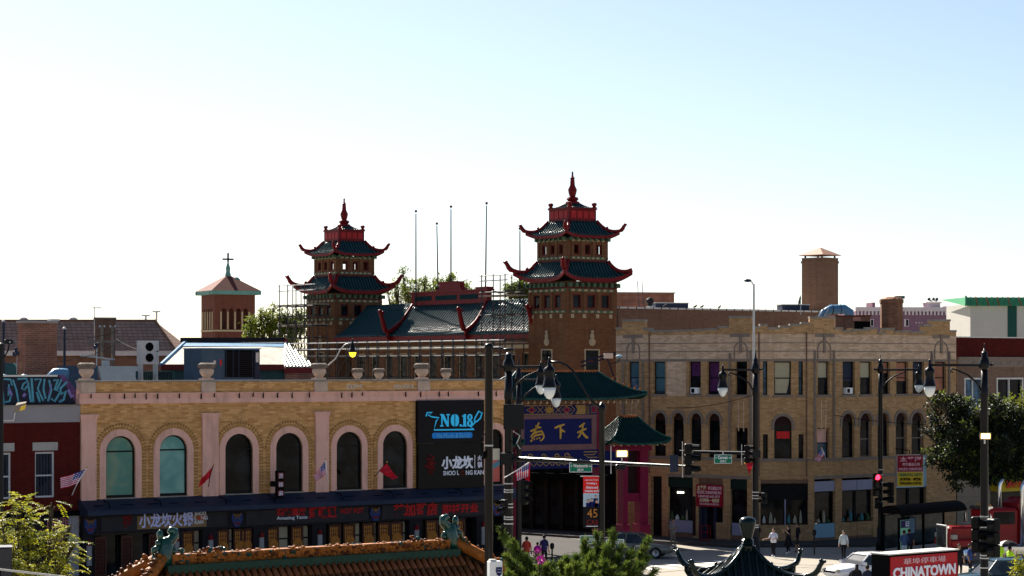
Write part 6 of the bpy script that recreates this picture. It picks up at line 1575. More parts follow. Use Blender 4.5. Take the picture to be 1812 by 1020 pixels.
# signal heads
M_lens = plain('dark_lens', (.02, .02, .02), .25); M_redon = plain('lit_red_lens', (.8, .02, .03), .4, 0, emit=((1.0, .02, .05), 3.0)); M_hous = plain('signal_housing', (.003, .003, .0035), .5)
def signal(px, py, D, label, yaw=0.0, k=1.0, lit=False, plate=False, n=3):
    """vertical signal head, centre at px,py; faces -y before yaw"""
    q = W(px, py, D)
    t = empty('traffic_signal', q, yaw, label, 'traffic signal', 'black traffic signal heads')
    h = .36 * k
    for i in range(n):
        z = (n / 2 - .5 - i) * h
        b = MB().cbox(-.17 * k, .17 * k, -.12 * k, .12 * k, z - h / 2 + .01, z + h / 2 - .01, .03 * k).build('lens_box', M_hous, t)
        m = MB().lathe([(.13 * k, 0), (.13 * k, .02)], (0, 0, 0), 14).xf(Matrix.Translation((0, -.12 * k, z)) @ Matrix.Rotation(rad(90), 4, 'X')); m.build('lens', M_redon if lit and i == 0 else M_lens, b)
        v = MB(); N = 9
        vs = []
        for j in range(N):
            a = rad(-20 + 220 * j / (N - 1)); c_, s_ = math.cos(a), math.sin(a)
            vs += [(.155 * k * c_, -.12 * k, z + .155 * k * s_), (.155 * k * c_, -.38 * k, z + .145 * k * s_ )]
        fs = [(2 * j, 2 * j + 1, 2 * j + 3, 2 * j + 2) for j in range(N - 1)]
        v.add(vs, fs); v.add([(x * .95, y, zz_ - .004) for x, y, zz_ in vs], [f[::-1] for f in fs]); v.build('visor', M_hous, b)
    return t
# long arm from the first lamp post
a_, b_2 = W(900, 812, 100), W(1216, 826, 92.2)
t = empty('signal_mast_arm', a_, 0, 'long signal mast arm crossing in front of the gate', 'mast arm')
MB().tube([(0, 0, 0), (b_2 - a_) * .5, b_2 - a_], [.12, .09, .06], 9).build('arm', M_blk, t); MB().box(-.35, .25, -.3, .3, -.25, .25).build('collar', M_blk, t)
p_ = W(903, 738, 99.5) - a_; MB().box(p_.x - .3, p_.x + .6, p_.y - .2, p_.y + .2, p_.z - .55, p_.z + .55).build('junction_box', M_blk, t)
for i, (x_, y_) in enumerate(((908, 760), (912, 775), (907, 792))):
    p_ = W(x_, y_, 99.4) - a_; MB().tube([p_ + Vector((-.1, 0, .3)), p_ + Vector((.2, -.05, .1)), p_ + Vector((.05, 0, -.25)), p_ + Vector((.22, 0, -.5))], .025, 5).build('cable', M_galv if i == 1 else M_blkm, t)
signal(1219, 813, 92, 'hanging traffic signal at the end of the long mast arm', rad(70), 1.2)
signal(928, 872, 99, 'traffic signal beside the hanging stars and stripes flag', rad(60), 1.0)
signal(893, 897, 98, 'black pedestrian signal on the left of the striped post', rad(-50), .9, n=2)
p_ = W(1219, 813, 92)
o = MB().tube([(-.26, 0, -.75), (-.26, 0, .72)], .018, 5).tube([(-.26, 0, 0), (0, 0, 0)], .02, 5).build('signal_bracket', M_galv, loc=p_); tag(o, 'pale bracket rod holding the hanging traffic signal', 'bracket')
t = empty('sign_back_plate', W(1192.5, 820, 92.6), 0, 'blank blue grey sign back hung on the long mast arm', 'sign')
MB().box(-.17, .17, -.09, -.07, -.36, .34).build('plate', M_slate, t); MB().tube([(0, -.06, -.3), (0, -.06, .3)], .03, 5).build('strap', M_galv, t)
# flood lamps
M_flood = plain('lit_flood_lens', (1, .8, .4), .3, 0, emit=((1.0, .62, .2), 3.5)); M_floodc = plain('flood_case', (.25, .2, .12), .5)
def flood(px, py, D, label, k=1.0, yaw=0.0):
    t = empty('flood_lamp', W(px, py, D), yaw, label, 'flood lamp')
    MB().add([(-.26 * k, -.12 * k, -.16 * k), (.26 * k, -.12 * k, -.16 * k), (.2 * k, .2 * k, -.1 * k), (-.2 * k, .2 * k, -.1 * k), (-.26 * k, -.12 * k, .16 * k), (.26 * k, -.12 * k, .16 * k), (.2 * k, .2 * k, .12 * k), (-.2 * k, .2 * k, .12 * k)], [(0, 3, 2, 1), (4, 5, 6, 7), (0, 1, 5, 4), (1, 2, 6, 5), (2, 3, 7, 6), (3, 0, 4, 7)]).build('housing', M_floodc, t)
    MB().box(-.2 * k, .2 * k, -.14 * k, -.122 * k, -.11 * k, .11 * k).build('lens', M_flood, t)
    MB().tube([(0, .05, -.16 * k), (0, .05, -.36 * k)], .035, 6).build('bracket', M_galv, t)
    return t
flood(1100.5, 803, 94.5, 'lit orange flood lamp standing on the long mast arm')
flood(1743, 772, 99.5, 'lit orange flood lamp on the right edge lamp post', .95)
t = empty('arm_camera', W(1098, 826, 94.4), 0, 'black camera housing under the lit flood lamp on the arm', 'camera')
MB().cbox(-.2, .2, -.15, .15, -.12, .1, .03).build('housing', M_blk, t); MB().tube([(-.4, 0, -.3), (-.4, 0, .85)], .02, 5).build('rod', M_galv, t)
# second arm
a_, b_2 = W(1337, 803, 125), W(1203, 799, 128.5)
t = empty('short_signal_mast_arm', a_, 0, 'signal mast arm reaching left from the chamfer street lamp', 'mast arm')
MB().tube([(0, 0, 0), b_2 - a_], [.11, .07], 8).build('arm', M_blk, t); MB().box(-.2, .25, -.25, .25, -.2, .2).build('collar', M_blk, t)
signal(1322, 804, 124.8, 'traffic signal hung near the post on the left reaching arm', rad(65), .95)
o = MB().tube([(-.3, 0, -.6), (-.3, 0, .55)], .02, 5).tube([(-.3, 0, 0), (0, 0, 0)], .02, 5).build('signal_bracket', M_galv, loc=W(1322, 804, 124.8)); tag(o, 'pale bracket rod of the signal near the chamfer lamp', 'bracket')
signal(1352, 882, 124, 'dark pedestrian signal on the right side of the chamfer lamp', rad(-40), .9, n=2)
signal(1551.5, 858, 133, 'traffic signal showing a red light', 0.1, 1.25, lit=True)
signal(1553, 891, 133, 'unlit lower signal below the red light', .1, .9, n=2)
signal(1576, 872, 134, 'dark side signal right of the red light', rad(-70), 1.15)
signal(1727, 946, 98, 'left of the two dark signals low on the right edge lamp post', rad(70), 1.45)
signal(1758, 952, 97.5, 'right of the two dark signals low on the right edge lamp post', rad(-60), 1.55)
for px, y0, y1, D, lb in ((1742, 0, 0, 0, ''),): pass
# street name signs
M_sgreen = plain('street_sign_green', (.005, .16, .085), .4, .08)
def street_sign(a, b, y0, y1, D, lines, label, yaw=0.0, post=False):
    s = D / F; w, h = (b - a) * s, (y1 - y0) * s
    t = empty('street_name_sign', W((a + b) / 2, (y0 + y1) / 2, D), yaw, label, 'street sign', 'green street name signs')
    MB().box(-w / 2, w / 2, 0, .03, -h / 2, h / 2).build('plate', M_sgreen, t)
    bd = MB().wall(rect(-w / 2, w / 2, -h / 2, h / 2), [rect(-w / 2 + .02, w / 2 - .02, -h / 2 + .02, h / 2 - .02)[::-1]], -.006, .005).build('border', M_whl, t)
    for s_, x0, x1, z0, z1 in lines: text(s_, t, (x0 + x1) / 2 * w / 2, -.01, (z0 + z1) / 2 * h / 2, .3, M_whl, .006, fitw=(x1 - x0) * w / 2, fith=(z1 - z0) * h / 2, depth=.006)
    if post: MB().tube([(0, .08, -W(0, (y0 + y1) / 2, D).z), (0, .08, h / 2)], .045, 7).build('post', M_blk, t)
    else: MB().box(-.03, .03, .03, .08, -h / 2, h / 2 + .15).build('hanger', M_galv, t)
street_sign(1007.5, 1047.5, 819, 836, 97, [('S', -.86, -.76, .1, .5), ('Wentworth', -.66, .62, .0, .72), ('Ave', .7, .92, .1, .5), ('200 W', -.3, .25, -.75, -.25)], 'green Wentworth street sign hanging from the long mast arm')
street_sign(1264, 1295, 805, 820.5, 126, [('W', -.88, -.74, .1, .5), ('Cermak', -.6, .55, .0, .75), ('Rd', .68, .92, .1, .5), ('2200 S', -.35, .35, -.75, -.25)], 'green Cermak street sign hanging from the left reaching arm')
street_sign(1026, 1062, 948, 963, 62, [('CERMAK', -.72, .62, -.5, .5), ('RD', .74, .94, -.1, .5)], 'low green CERMAK street sign among the conifer tips', .1, True)
street_sign(1072, 1105, 955, 967, 61, [('S', -.92, -.82, -.1, .4), ('WENTWORTH', -.72, .7, -.5, .5), ('AV', .78, .94, -.1, .4)], 'low green WENTWORTH street sign right of the Cermak one', .25, True)
# thin grey street light behind
q = W(1334, 0, 137.5); t = empty('thin_street_light', (q.x, q.y, .14), 0, 'thin grey street light rising above the corner block parapet', 'street light')
zt = W(0, 507, 137.5).z
MB().tube([(0, 0, 0), (0, 0, zt * .6), (0, 0, zt)], [.1, .08, .06], 8).build('mast', M_galv, t); MB().tube([(0, 0, zt - .15), (-.12, -.1, zt + .1), (-.3, -.2, zt + .2)], .035, 6).build('arm', M_galv, t); MB().ball((-.4, -.25, zt + .2), .2, 8, 5, (1.2, .7, .5)).build('lamp_head', M_slate, t)
# lit amber street lamp above the urns
q = W(624, 0, 118); t = empty('lit_amber_lamp', W(624, 620, 121), 0, 'black hanging lamp with a lit yellow globe above the parapet', 'street lamp')
MB().lathe([(.20, -.12), (.2, -.08), (.12, .1), (.13, .25), (.06, .32), (.05, .5), (.03, .62)], (0, 0, 0), 12).build('lamp_hood', M_blk, t, smooth=True); MB().lathe([(.02, -.38), (.1, -.34), (.18, -.2), (.19, -.1)], (0, 0, 0), 12).build('lamp_globe', M_amber, t, smooth=True)
kx = 121 / F
MB().tube([((a - 624) * kx, (624 - a) * .012, (620 - b) * kx) for a, b in ((622, 607), (610, 610), (601, 620), (593, 635), (580, 646), (569, 655), (569, 700))] + [((569 - 624) * kx, .66, -W(0, 620, 121).z)], .035, 6).build('swan_neck', M_galv, t, smooth=True)
# spotlights at the left edge
t = empty('wall_flood_light', W(33, 722, 90), .5, 'weathered box flood light with a yellow glint at the left edge', 'flood lamp')
MB().add([(-.28, -.2, -.2), (.1, -.28, -.12), (.3, .1, .0), (-.05, .2, -.1), (-.18, -.2, .1), (.2, -.28, .2), (.35, .1, .25), (.0, .2, .2)], [(0, 3, 2, 1), (4, 5, 6, 7), (0, 1, 5, 4), (1, 2, 6, 5), (2, 3, 7, 6), (3, 0, 4, 7)]).build('housing', M_stone, t)
MB().add([(-.05, -.255, -.12), (.16, -.3, -.07), (.22, -.3, .13), (.02, -.26, .07)], [(0, 1, 2, 3)]).build('lens', plain('yellow_lens', (.75, .5, .06), .3, .2), t)
MB().tube([(-.15, 0, -.18), (-.2, 0, -.5), (-.7, .1, -.5)], .03, 5).build('bracket', M_galv, t)
q = W(1, 0, 89); t = empty('edge_pole', (q.x, q.y, 0), 0, 'black pole cut off by the left picture edge with a camera', 'pole')
zt = W(0, 611, 89).z
MB().lathe([(.2, 0), (.12, .5), (.11, zt - .1), (.14, zt - .05), (.14, zt + .05), (.05, zt + .1)], (0, 0, 0), 12).build('shaft', M_blk, t)
MB().tube([(.1, 0, zt - .5), (.22, 0, zt - .35), (.3, 0, zt - .2), (.34, 0, zt + .05)], .03, 6).build('camera_arm', M_blk, t); MB().cbox(.18, .52, -.15, .15, zt + .05, zt + .22, .02).build('camera', M_blk, t); MB().ball((.4, -.14, zt + .12), .04, 6, 4).build('camera_lens', M_galv, t)
# twin white lamps and blue lamp on the gate side
t = empty('wall_dish_lamp', W(1096, 631, 146), 0, 'pale blue dish lamp on the left edge of the corner block', 'lamp')
MB().ball((0, 0, 0), .2, 10, 6, (1.2, 1, .55)).build('shade', plain('pale_blue_shade', (.3, .45, .55), .4), t); MB().tube([(0, 0, -.1), (-.05, 0, -.35), (-.3, .1, -.42), (-.6, .5, -.45)], .03, 5).build('bracket', M_blkm, t)
t = empty('lattice_crane_boom', W(1078, 636, 150), 0, 'folded lattice lift boom in front of the pagoda tower base', 'lift boom')
for p, q_ in (((-1.9, 0, -.5), (1.0, 0, .5)), ((-1.9, 0, -.2), (1.0, 0, .62)), ((.9, 0, .55), (1.6, 0, -1.2)), ((-.2, 0, .25), (.6, 0, -1.9))): MB().tube([p, q_], .06, 5).build('boom_tube', M_slate, t)
MB().box(-.35, .25, -.2, .2, .05, .4).build('boom_lamp', M_offw, t); MB().box(.6, 1.5, -.3, .3, -3.4, -1.9).build('boom_base', M_blkm, t); MB().box(.9, 1.3, -.2, .2, -W(0, 636, 150).z, -3.4).build('boom_mast', M_blkm, t)

# blade sign of the furniture shop
t = empty('hanging_blade_sign', W(1587, 862, 141.5), rad(12), 'red over yellow furniture blade sign hanging above the bus shelter', 'sign')
w, h = 50 * 141.5 / F, 57 * 141.5 / F
MB().box(0, w, 0, .25, 0, h).build('box', M_galv, t)
MB().box(.04, w - .04, -.02, 0, h * .47, h - .04).build('red_face', M_sred, t); MB().box(.04, w - .04, -.02, 0, .04, h * .46).build('yellow_face', M_syel, t)
def bsx(s, x0, x1, z0, z1, m, b=.008): text(s, t, (x0 + x1) / 2 * w, -.03, (z0 + z1) / 2 * h, .3, m, b, fitw=(x1 - x0) * w, fith=(z1 - z0) * h, depth=.008)
bsx('太平洋', .1, .92, .78, .94, M_spink); bsx('家俬禮品公司', .2, .85, .65, .75, M_spink); bsx('PACIFIC FURNITURE', .08, .94, .51, .59, M_spink)
bsx('ORIENTAL GIFTS', .06, .94, .33, .42, M_sgreen); bsx('批發零售·一律歡迎', .12, .9, .19, .28, M_blkm); bsx('WHOLESALE & RETAIL', .1, .92, .07, .15, M_blkm)
MB().tube([(w * .5, .1, h), (w * .5, .1, h + .25), (w * .5, 2.4, h + .3)], .03, 5).build('hanger', M_blkm, t)
MB().box(w + .005, w + .2, .02, .22, .1, h - .05).build('end_panel', M_bluep, t)
# bus shelter
BS = Fac(1574, 131, 1682, 136)
t = empty('bus_shelter', BS.loc, BS.yaw, 'dark curved roof bus shelter with a lit advert panel', 'bus shelter')
zr0 = BS.z(1600, 905); Lb = BS.L
rf = MB(); N = 8; vs = []
for i in range(N + 1):
    a = math.pi * i / N; vs += [(-.3, -.2 - .75 * math.cos(a), zr0 + .42 * math.sin(a)), (Lb + .2, -.2 - .75 * math.cos(a), zr0 + .42 * math.sin(a))]
rf.add(vs, [(2 * i, 2 * i + 1, 2 * i + 3, 2 * i + 2) for i in range(N)]); rf.add([(x, y, z - .05) for x, y, z in vs], [(2 * i, 2 * i + 2, 2 * i + 3, 2 * i + 1) for i in range(N)] + [tuple(range(0, 2 * N + 2, 2)), tuple(range(1, 2 * N + 2, 2))[::-1]])
rf.build('roof', M_blkm, t); MB().box(-.3, Lb + .2, -1.0, -.9, zr0 - .16, zr0 + .02).build('gutter', M_blkm, t)
for x in (.1, Lb * .33, Lb * .66, Lb): MB().tube([(x, .5, .14), (x, .5, zr0)], .05, 6).build('post', M_blkm, t)
for x in (Lb * .35, Lb * .68): MB().tube([(x, -.85, .14), (x, -.85, zr0)], .045, 6).build('post', M_blkm, t)
M_sglass = glass('shelter_glass', (.03, .05, .055), var=.3)
for x0, x1 in ((.15, Lb * .32), (Lb * .34, Lb * .65), (Lb * .67, Lb - .05)):
    f_ = MB().wall(rect(x0, x1, .5, zr0 - .15), [rect(x0 + .05, x1 - .05, .55, zr0 - .2)[::-1]], .48, .04).build('glass_panel_frame', M_blkm, t); MB().box(x0 + .05, x1 - .05, .495, .505, .55, zr0 - .2).build('pane', M_sglass, f_)
f_ = MB().wall(rect(Lb * .38, Lb * .52, 1.2, 2.2), [rect(Lb * .38 + .06, Lb * .52 - .06, 1.26, 2.14)[::-1]], .42, .04).build('timetable_frame', M_navy, t); MB().box(Lb * .38 + .05, Lb * .52 - .05, .44, .45, 1.25, 2.15).build('timetable', M_bluep, f_)
ad = MB().cbox(-.35, .75, -.9, -.75, .3, zr0 - .25, .03).build('advert_case', M_blkm, t)
MB().box(-.27, .67, -.93, -.905, .45, zr0 - .4).build('advert_poster', plain('advert_green', (.10, .22, .15), .5, .6, 2.5, emit=((.12, .3, .22), .12)), ad); MB().box(-.27, .67, -.945, -.93, zr0 - .85, zr0 - .42).build('advert_banner', M_navy, ad)
text('LE', t, .42, -.955, zr0 - .63, .4, M_whl, .01, fith=.3)
MB().box(Lb * .35, Lb * .9, .1, .45, .55, .62).build('bench', M_blkm, t)
# car park sign in the foreground
CS = Fac(1572, 55, 1695, 56.6)
t = empty('car_park_sign', CS.loc, CS.yaw, 'red CHINATOWN car park sign box in the foreground', 'sign')
zt = CS.z(1572, 983); Lc = CS.L
MB().box(0, Lc, 0, .55, zt - 2.2, zt).build('cabinet', M_blkm, t); MB().box(-.02, Lc + .02, -.03, .57, zt, zt + .03).build('lit_top_lip', M_offw, t); MB().box(.05, Lc - .05, -.025, -.004, zt - 2.15, zt - .05).build('face', plain('sign_face_red', (.40, .012, .02), .4, .08), t)  # off-white lip paints the sunlit top of the cabinet
text('華埠停車場', t, Lc * .5, -.035, zt - .18, .3, M_spink, .0, fitw=Lc * .60, fith=.15, depth=.008); text('CHINATOWN', t, Lc * .5, -.035, zt - .45, .4, M_whl, .016, fitw=Lc * .90, fith=.27, depth=.008); text('PARKING', t, Lc * .5, -.035, zt - 1.2, .4, M_whl, .012, fitw=Lc * .7, fith=.36, depth=.008)
for x in (.4, Lc - .4): MB().tube([(x, .27, 0), (x, .27, zt - 2.2)], .1, 8).build('post', M_blkm, t)
# blade sign on the restaurant
q = SH.world(SH.u(480), -.9, SH.z(480, 880)); t = empty('red_blade_sign', q, SH.yaw, 'narrow red and black blade sign in front of the fourth arched window', 'sign')
h = SH.z(480, 832) - SH.z(480, 880)
MB().box(-.2, .2, -.12, .12, 0, h).build('box', M_blkm, t)
for k in range(3): MB().box(-.17, .17, -.14, -.121, .12 + k * h * .32, h * .29 + k * h * .32).build('red_tile', M_crr, t); text('麻辣烫'[k], t, 0, -.15, .12 + h * .09 + k * h * .32, .3, M_whl, 0, fith=.26, depth=.005)
MB().tube([(-.2, 0, h * .5), (-.2, .5, h * .5), (-.1, .9, h * .5)], .03, 5).build('bracket', M_blkm, t); MB().box(-.5, -.2, -.1, .1, h * .42, h * .62).build('side_box', M_blkm, t)
# yellow panel and red rack by the gate and the shop
t = empty('yellow_newspaper_case', PL.world(PL.u(1152), -.75, .14), PL.yaw, 'tall yellow newspaper case beside the gate leg', 'newspaper case')
MB().cbox(-.45, .1, -.25, .2, 0, 1.75, .05).build('case', M_syel, t); MB().box(-.38, .02, -.27, -.252, 1.0, 1.6).build('door_window', M_gdark, t); MB().box(-.3, -.06, -.28, -.252, .7, .8).build('handle', M_blkm, t)
t = empty('red_display_rack', PL.world(PL.u(1281), -2.2, .14), PL.yaw, 'empty red metal rack on the pavement outside the shop', 'rack')
for x in (-.32, .32):
    for y in (-.15, .15): MB().tube([(x, y, 0), (x, y, 1.0)], .025, 5).build('leg', M_crr, t)
for z in (.15, .6, 1.0):
    for y in (-.15, .15): MB().tube([(-.32, y, z), (.32, y, z)], .022, 5).build('rail', M_crr, t)
# ------------------------------------------------------------ flags
def flag_mat(name, stripes):
    m, N, L, B = _nt(name)
    B.inputs['Roughness'].default_value = .8
    return m
M_fr = plain('flag_red', (.5, .015, .03), .75, .1); M_fw = plain('flag_white', (.62, .56, .66), .75, .05); M_fb = plain('flag_blue', (.02, .03, .16), .75, .1)
def flag(D, corners, us, label, wave=.08):
    """cloth between four image points at distance D: hoist top, hoist bottom, fly top, fly bottom; pole along the hoist"""
    ht, hb, ft, fb = [W(x, y, D) for x, y in corners]
    base = hb + (hb - ht) * .8 + Vector((0, .6, 0))
    t = empty('wall_flag', base, 0, label, 'flag', 'flags on short poles')
    MB().tube([(0, 0, 0), hb - base, ht + (ht - hb) * .12 - base], .022, 6).build('pole', M_white if us else M_blkm, t); MB().ball(ht + (ht - hb) * .14 - base, .045, 6, 4).build('pole_knob', M_gold, t)
    n, m = 18, 13
    mb = MB(); vs = []
    for i in range(n + 1):
        a = i / n
        for j in range(m + 1):
            b = j / m
            p = ht.lerp(hb, b).lerp(ft.lerp(fb, b), a)
            p = p + Vector((0, wave * (math.sin(a * 9 + b * 2.5) + .5 * math.sin(a * 5 - b * 4)) * min(1, a * 4), wave * .35 * math.sin(a * 8 + b) * a)) - base
            vs.append(p)
    for i in range(n):
        for j in range(m):
            k = 0
            if us:
                k = 2 if (i < 8 and j < 7) else (1 if j % 2 else 0)
                if k == 2 and i % 2 and j % 2: k = 1
            mb.mat(k).add([vs[i * (m + 1) + j], vs[(i + 1) * (m + 1) + j], vs[(i + 1) * (m + 1) + j + 1], vs[i * (m + 1) + j + 1]], [(0, 1, 2, 3)])
    mb.build('cloth', [M_fr, M_fw, M_fb], t)
flag(110.5, ((152, 831), (136, 857), (107, 846), (108, 866)), True, 'stars and stripes flag left of the yellow restaurant corner')
flag(113, ((377, 825), (371, 846), (356, 848), (350, 865)), False, 'red flag left of the third arched window')
flag(117, ((576, 816), (578, 838), (555, 842), (560, 853)), True, 'stars and stripes flag in front of the third pink pilaster')
flag(119.5, ((683, 820), (671, 834), (705, 847), (694, 849)), False, 'red flag across the sixth arched window')
flag(99.3, ((937, 818), (912, 834), (936, 844), (914, 852)), True, 'stars and stripes flag hanging beside the signal arm post')
flag(99.6, ((938, 818), (928, 828), (937, 858), (927, 846)), False, 'red flag hanging right beside the stars and stripes near the post')
flag(140, ((1454, 794), (1459, 804), (1441, 814), (1450, 819)), True, 'small stars and stripes flag on the corner block')
flag(124.4, ((1320, 820), (1333, 819), (1323, 832), (1326, 841)), False, 'small red pennant under the chamfer signal')
# ------------------------------------------------------------ orange tiled pavilion roof in the foreground
RF = Fac(290, 51.8, 800, 56.6)
M_otile = plain('amber_glazed_tile', (0.13, 0.04, 0.008), 0.42, 0.5, 4, spec=.25); M_oglz = plain('mottled_ridge_glaze', (0.27, 0.085, 0.014), 0.6, 0.8, 7, spec=.12, bump=.5, bscale=10); M_jade = plain('jade_glaze', (0.006, 0.050, 0.032), 0.25, 0.5, 5, spec=.6, bump=.4, bscale=9)
M_gboard = plain('dull_green_board', (0.02, 0.05, 0.035), 0.6, 0.3, 2)
pav = empty('tiled_pavilion', RF.loc, RF.yaw, 'orange tiled pavilion roof with green dragon ridge ends in the foreground', 'pavilion')
zr = RF.z(305, 999) ; Lr = RF.L; drop = 2.9; ex_, ey_ = 4.4, 3.0
def hipz(t): return zr - drop * t          # t 0 ridge .. 1 eave
# slopes
for s in (-1, 1):
    vs = []
    for j in range(7):
        t = j / 6; vs += [(-ex_ * t, s * ey_ * t, hipz(t)), (Lr + ex_ * t, s * ey_ * t, hipz(t))]
    MB().add(vs, [(2 * j, 2 * j + 2, 2 * j + 3, 2 * j + 1) if s < 0 else (2 * j, 2 * j + 1, 2 * j + 3, 2 * j + 2) for j in range(6)]).build('roof_slope', plain('dark_under_tile', (.035, .014, .008), .7) if s < 0 else MATS['dark_under_tile'], pav)
for x0, s in ((0, -1), (Lr, 1)):
    vs = []
    for j in range(7):
        t = j / 6; vs += [(x0 + s * ex_ * t, -ey_ * t, hipz(t)), (x0 + s * ex_ * t, ey_ * t, hipz(t))]
    MB().add(vs, [(2 * j, 2 * j + 1, 2 * j + 3, 2 * j + 2) for j in range(6)]).build('roof_slope', MATS['dark_under_tile'], pav)
# barrel tile rolls, each its own object, shared mesh per length class
def roll_mesh(t0, t1, nx):
    mb = MB(); n = 7
    pts = []
    segs = 9
    for k in range(segs):
        ta = t0 + (t1 - t0) * k / segs; tb = t0 + (t1 - t0) * (k + 1) / segs
        a = Vector((0, -ey_ * ta, hipz(ta) - zr + .06)); b = Vector((0, -ey_ * tb, hipz(tb) - zr + .045))
        mb.tube([a, b], [.068, .078], n)
    me_o = mb.build('roof_tile_roll', M_otile, pav)
    me = me_o.data; bpy.data.objects.remove(me_o)
    for p_ in me.polygons: p_.use_smooth = True
    return me
full = roll_mesh(.06, 1.0, 0)
sp = .185
x = -ex_ + .1
while x < Lr + ex_ - .05:
    if 0 <= x <= Lr: me = full
    else:
        d = -x if x < 0 else x - Lr; me = roll_mesh(min(.95, d / ex_ + .05), 1.0, 0)
    link('roof_tile_roll', me, pav, (x, 0, zr)); x += sp
# front eave closing, ridge band with scalloped top
MB().box(-.05, Lr + .05, -.30, .30, zr - .20, zr + .0).build('ridge_board', M_gboard, pav)
rb = MB().box(.15, Lr - .15, -.13, .13, zr, zr + .23)
rb.build('ridge_band', M_oglz, pav)
rnd_ = random.Random(21)
M_obr = plain('brown_glaze', (0.10, 0.03, 0.01), 0.6, 0.5, 6, spec=.12)
for i in range(22):                       # moulded peony and cloud blocks along the ridge
    x0 = .2 + (Lr - .4) * i / 22; x1 = .2 + (Lr - .4) * (i + 1) / 22; big = rnd_.random() < .28
    o = MB()
    for k in range(26 if big else 18):
        x = rnd_.uniform(x0, x1); zz_ = rnd_.uniform(.02, .24 + (.1 if big else 0)); r_ = rnd_.uniform(.028, .062)
        if zz_ > .2: y = rnd_.uniform(-.1, .1)
        else: y = -.125 - rnd_.uniform(0, .02) if rnd_.random() < .8 else .13
        o.mat(rnd_.choices((0, 1, 2), (6, 3, 3 if big else 1.2))[0]).ball((x, y, zr + zz_), r_, 6, 4, (rnd_.uniform(.9, 1.6), 1, rnd_.uniform(.7, 1.1)))
    o.build('ridge_ornament', [M_oglz, M_obr, M_jade], pav)['kind'] = 'stuff'
def dragon(x, s):
    m = MB()
    m.tube([(x - .0 * s, 0, zr - .05), (x + .02 * s, 0, zr + .25), (x + .06 * s, 0, zr + .45), (x + .02 * s, 0, zr + .62)], [.2, .19, .17, .12], 10)
    # curled tail towards the roof middle
    m.tube([(x + .0, 0, zr + .48), (x + .17 * s, 0, zr + .55), (x + .28 * s, 0, zr + .66), (x + .27 * s, 0, zr + .76), (x + .18 * s, 0, zr + .79), (x + .12 * s, 0, zr + .72)], [.13, .12, .11, .10, .085, .05], 9)
    m.ball((x - .1 * s, 0, zr + .68), .1, 9, 6, (.8, .9, 1.3)); m.ball((x - .14 * s, 0, zr + .50), .08, 8, 5); m.tube([(x - .1 * s, 0, zr + .42), (x - .26 * s, 0, zr + .35), (x - .3 * s, 0, zr + .25)], [.08, .07, .03], 7)
    m.ball((x - .22 * s, 0, zr + .18), .09, 8, 5); m.ball((x + .25 * s, 0, zr + .3), .08, 8, 5); m.tube([(x + .15 * s, 0, zr + .42), (x + .3 * s, 0, zr + .38)], [.06, .03], 6)
    m.build('ridge_dragon', M_jade, pav, smooth=True)
dragon(0.0, 1); dragon(Lr, -1)
for x0, s in ((0, -1), (Lr, 1)):
    for sy in (-1, 1):
        pts = [Vector((x0 + s * ex_ * k / 8, sy * ey_ * k / 8, hipz(k / 8) + .2)) for k in range(9)]
        h = MB().tube(pts, [.15] * 9, 8).build('hip_ridge', M_oglz, pav, smooth=True)
        for k in range(14):
            o = MB()
            for j in range(11):
                t = .03 + (k + rnd_.random()) * .068; o.mat(rnd_.choices((0, 1, 2), (6, 4, 1))[0]).ball(Vector((x0 + s * ex_ * t + rnd_.gauss(0, .05), sy * ey_ * t + rnd_.gauss(0, .05), hipz(t) + .30 + rnd_.uniform(-.06, .12))), rnd_.uniform(.03, .07), 6, 4)
            o.build('hip_ornament', [M_oglz, M_obr, M_jade], h)['kind'] = 'stuff'
        MB().tube([p_ - Vector((0, 0, .16)) + Vector((-s * .0, -sy * .13 if sy < 0 else .13, 0)) for p_ in pts], .07, 6).build('hip_board', M_gboard, h)
MB().box(-ex_ + .6, Lr + ex_ - .6, -ey_ + .5, ey_ - .5, zr - drop - .5, zr - drop - .05).build('eave_frame', M_gboard, pav)
for x in (-1.2, Lr / 3, 2 * Lr / 3, Lr + 1.2):
    for y in (-2.0, 2.0): MB().lathe([(.2, 0), (.17, .3), (.16, zr - drop - .4)], (x, y, 0), 10).build('column', M_trim, pav)
# ------------------------------------------------------------ small green pavilion
gp = empty('green_kiosk', (W(1323, 0, 45).x, 45, 0), rad(2), 'small kiosk with a dark green swept roof and round finial', 'kiosk')
M_dgt = plain('bottle_green_glaze', (.002, .010, .009), .22, .3, 3, spec=.2)
zc = 7.42
hip_roof(gp, .98, .98, .09, .09, zc - .72, zc, .26, pw=1.75, sp=.15, rib=.045, fascia=.1, trim=M_dgt, tile=M_dgt, tiler=M_dgt, curl=.28, hip_r=.048, fl=.12)
autosmooth(MB().lathe([(.16, -.05), (.16, .05), (.1, .07), (.13, .1), (.1, .13), (.13, .16), (.09, .19), (.10, .22), (.135, .36), (.165, .48), (.17, .54), (.14, .59), (.07, .62), (.01, .625)], (0, 0, zc), 16).build('finial', M_dgt, gp))
for x in (-.8, .8):
    for y in (-.8, .8): MB().lathe([(.1, 0), (.07, .2), (.07, zc - .8)], (x, y, 0), 8).build('column', M_trim, gp)
MB().box(-.9, .9, -.9, .9, zc - .95, zc - .78).build('eave_frame', M_dgt, gp)
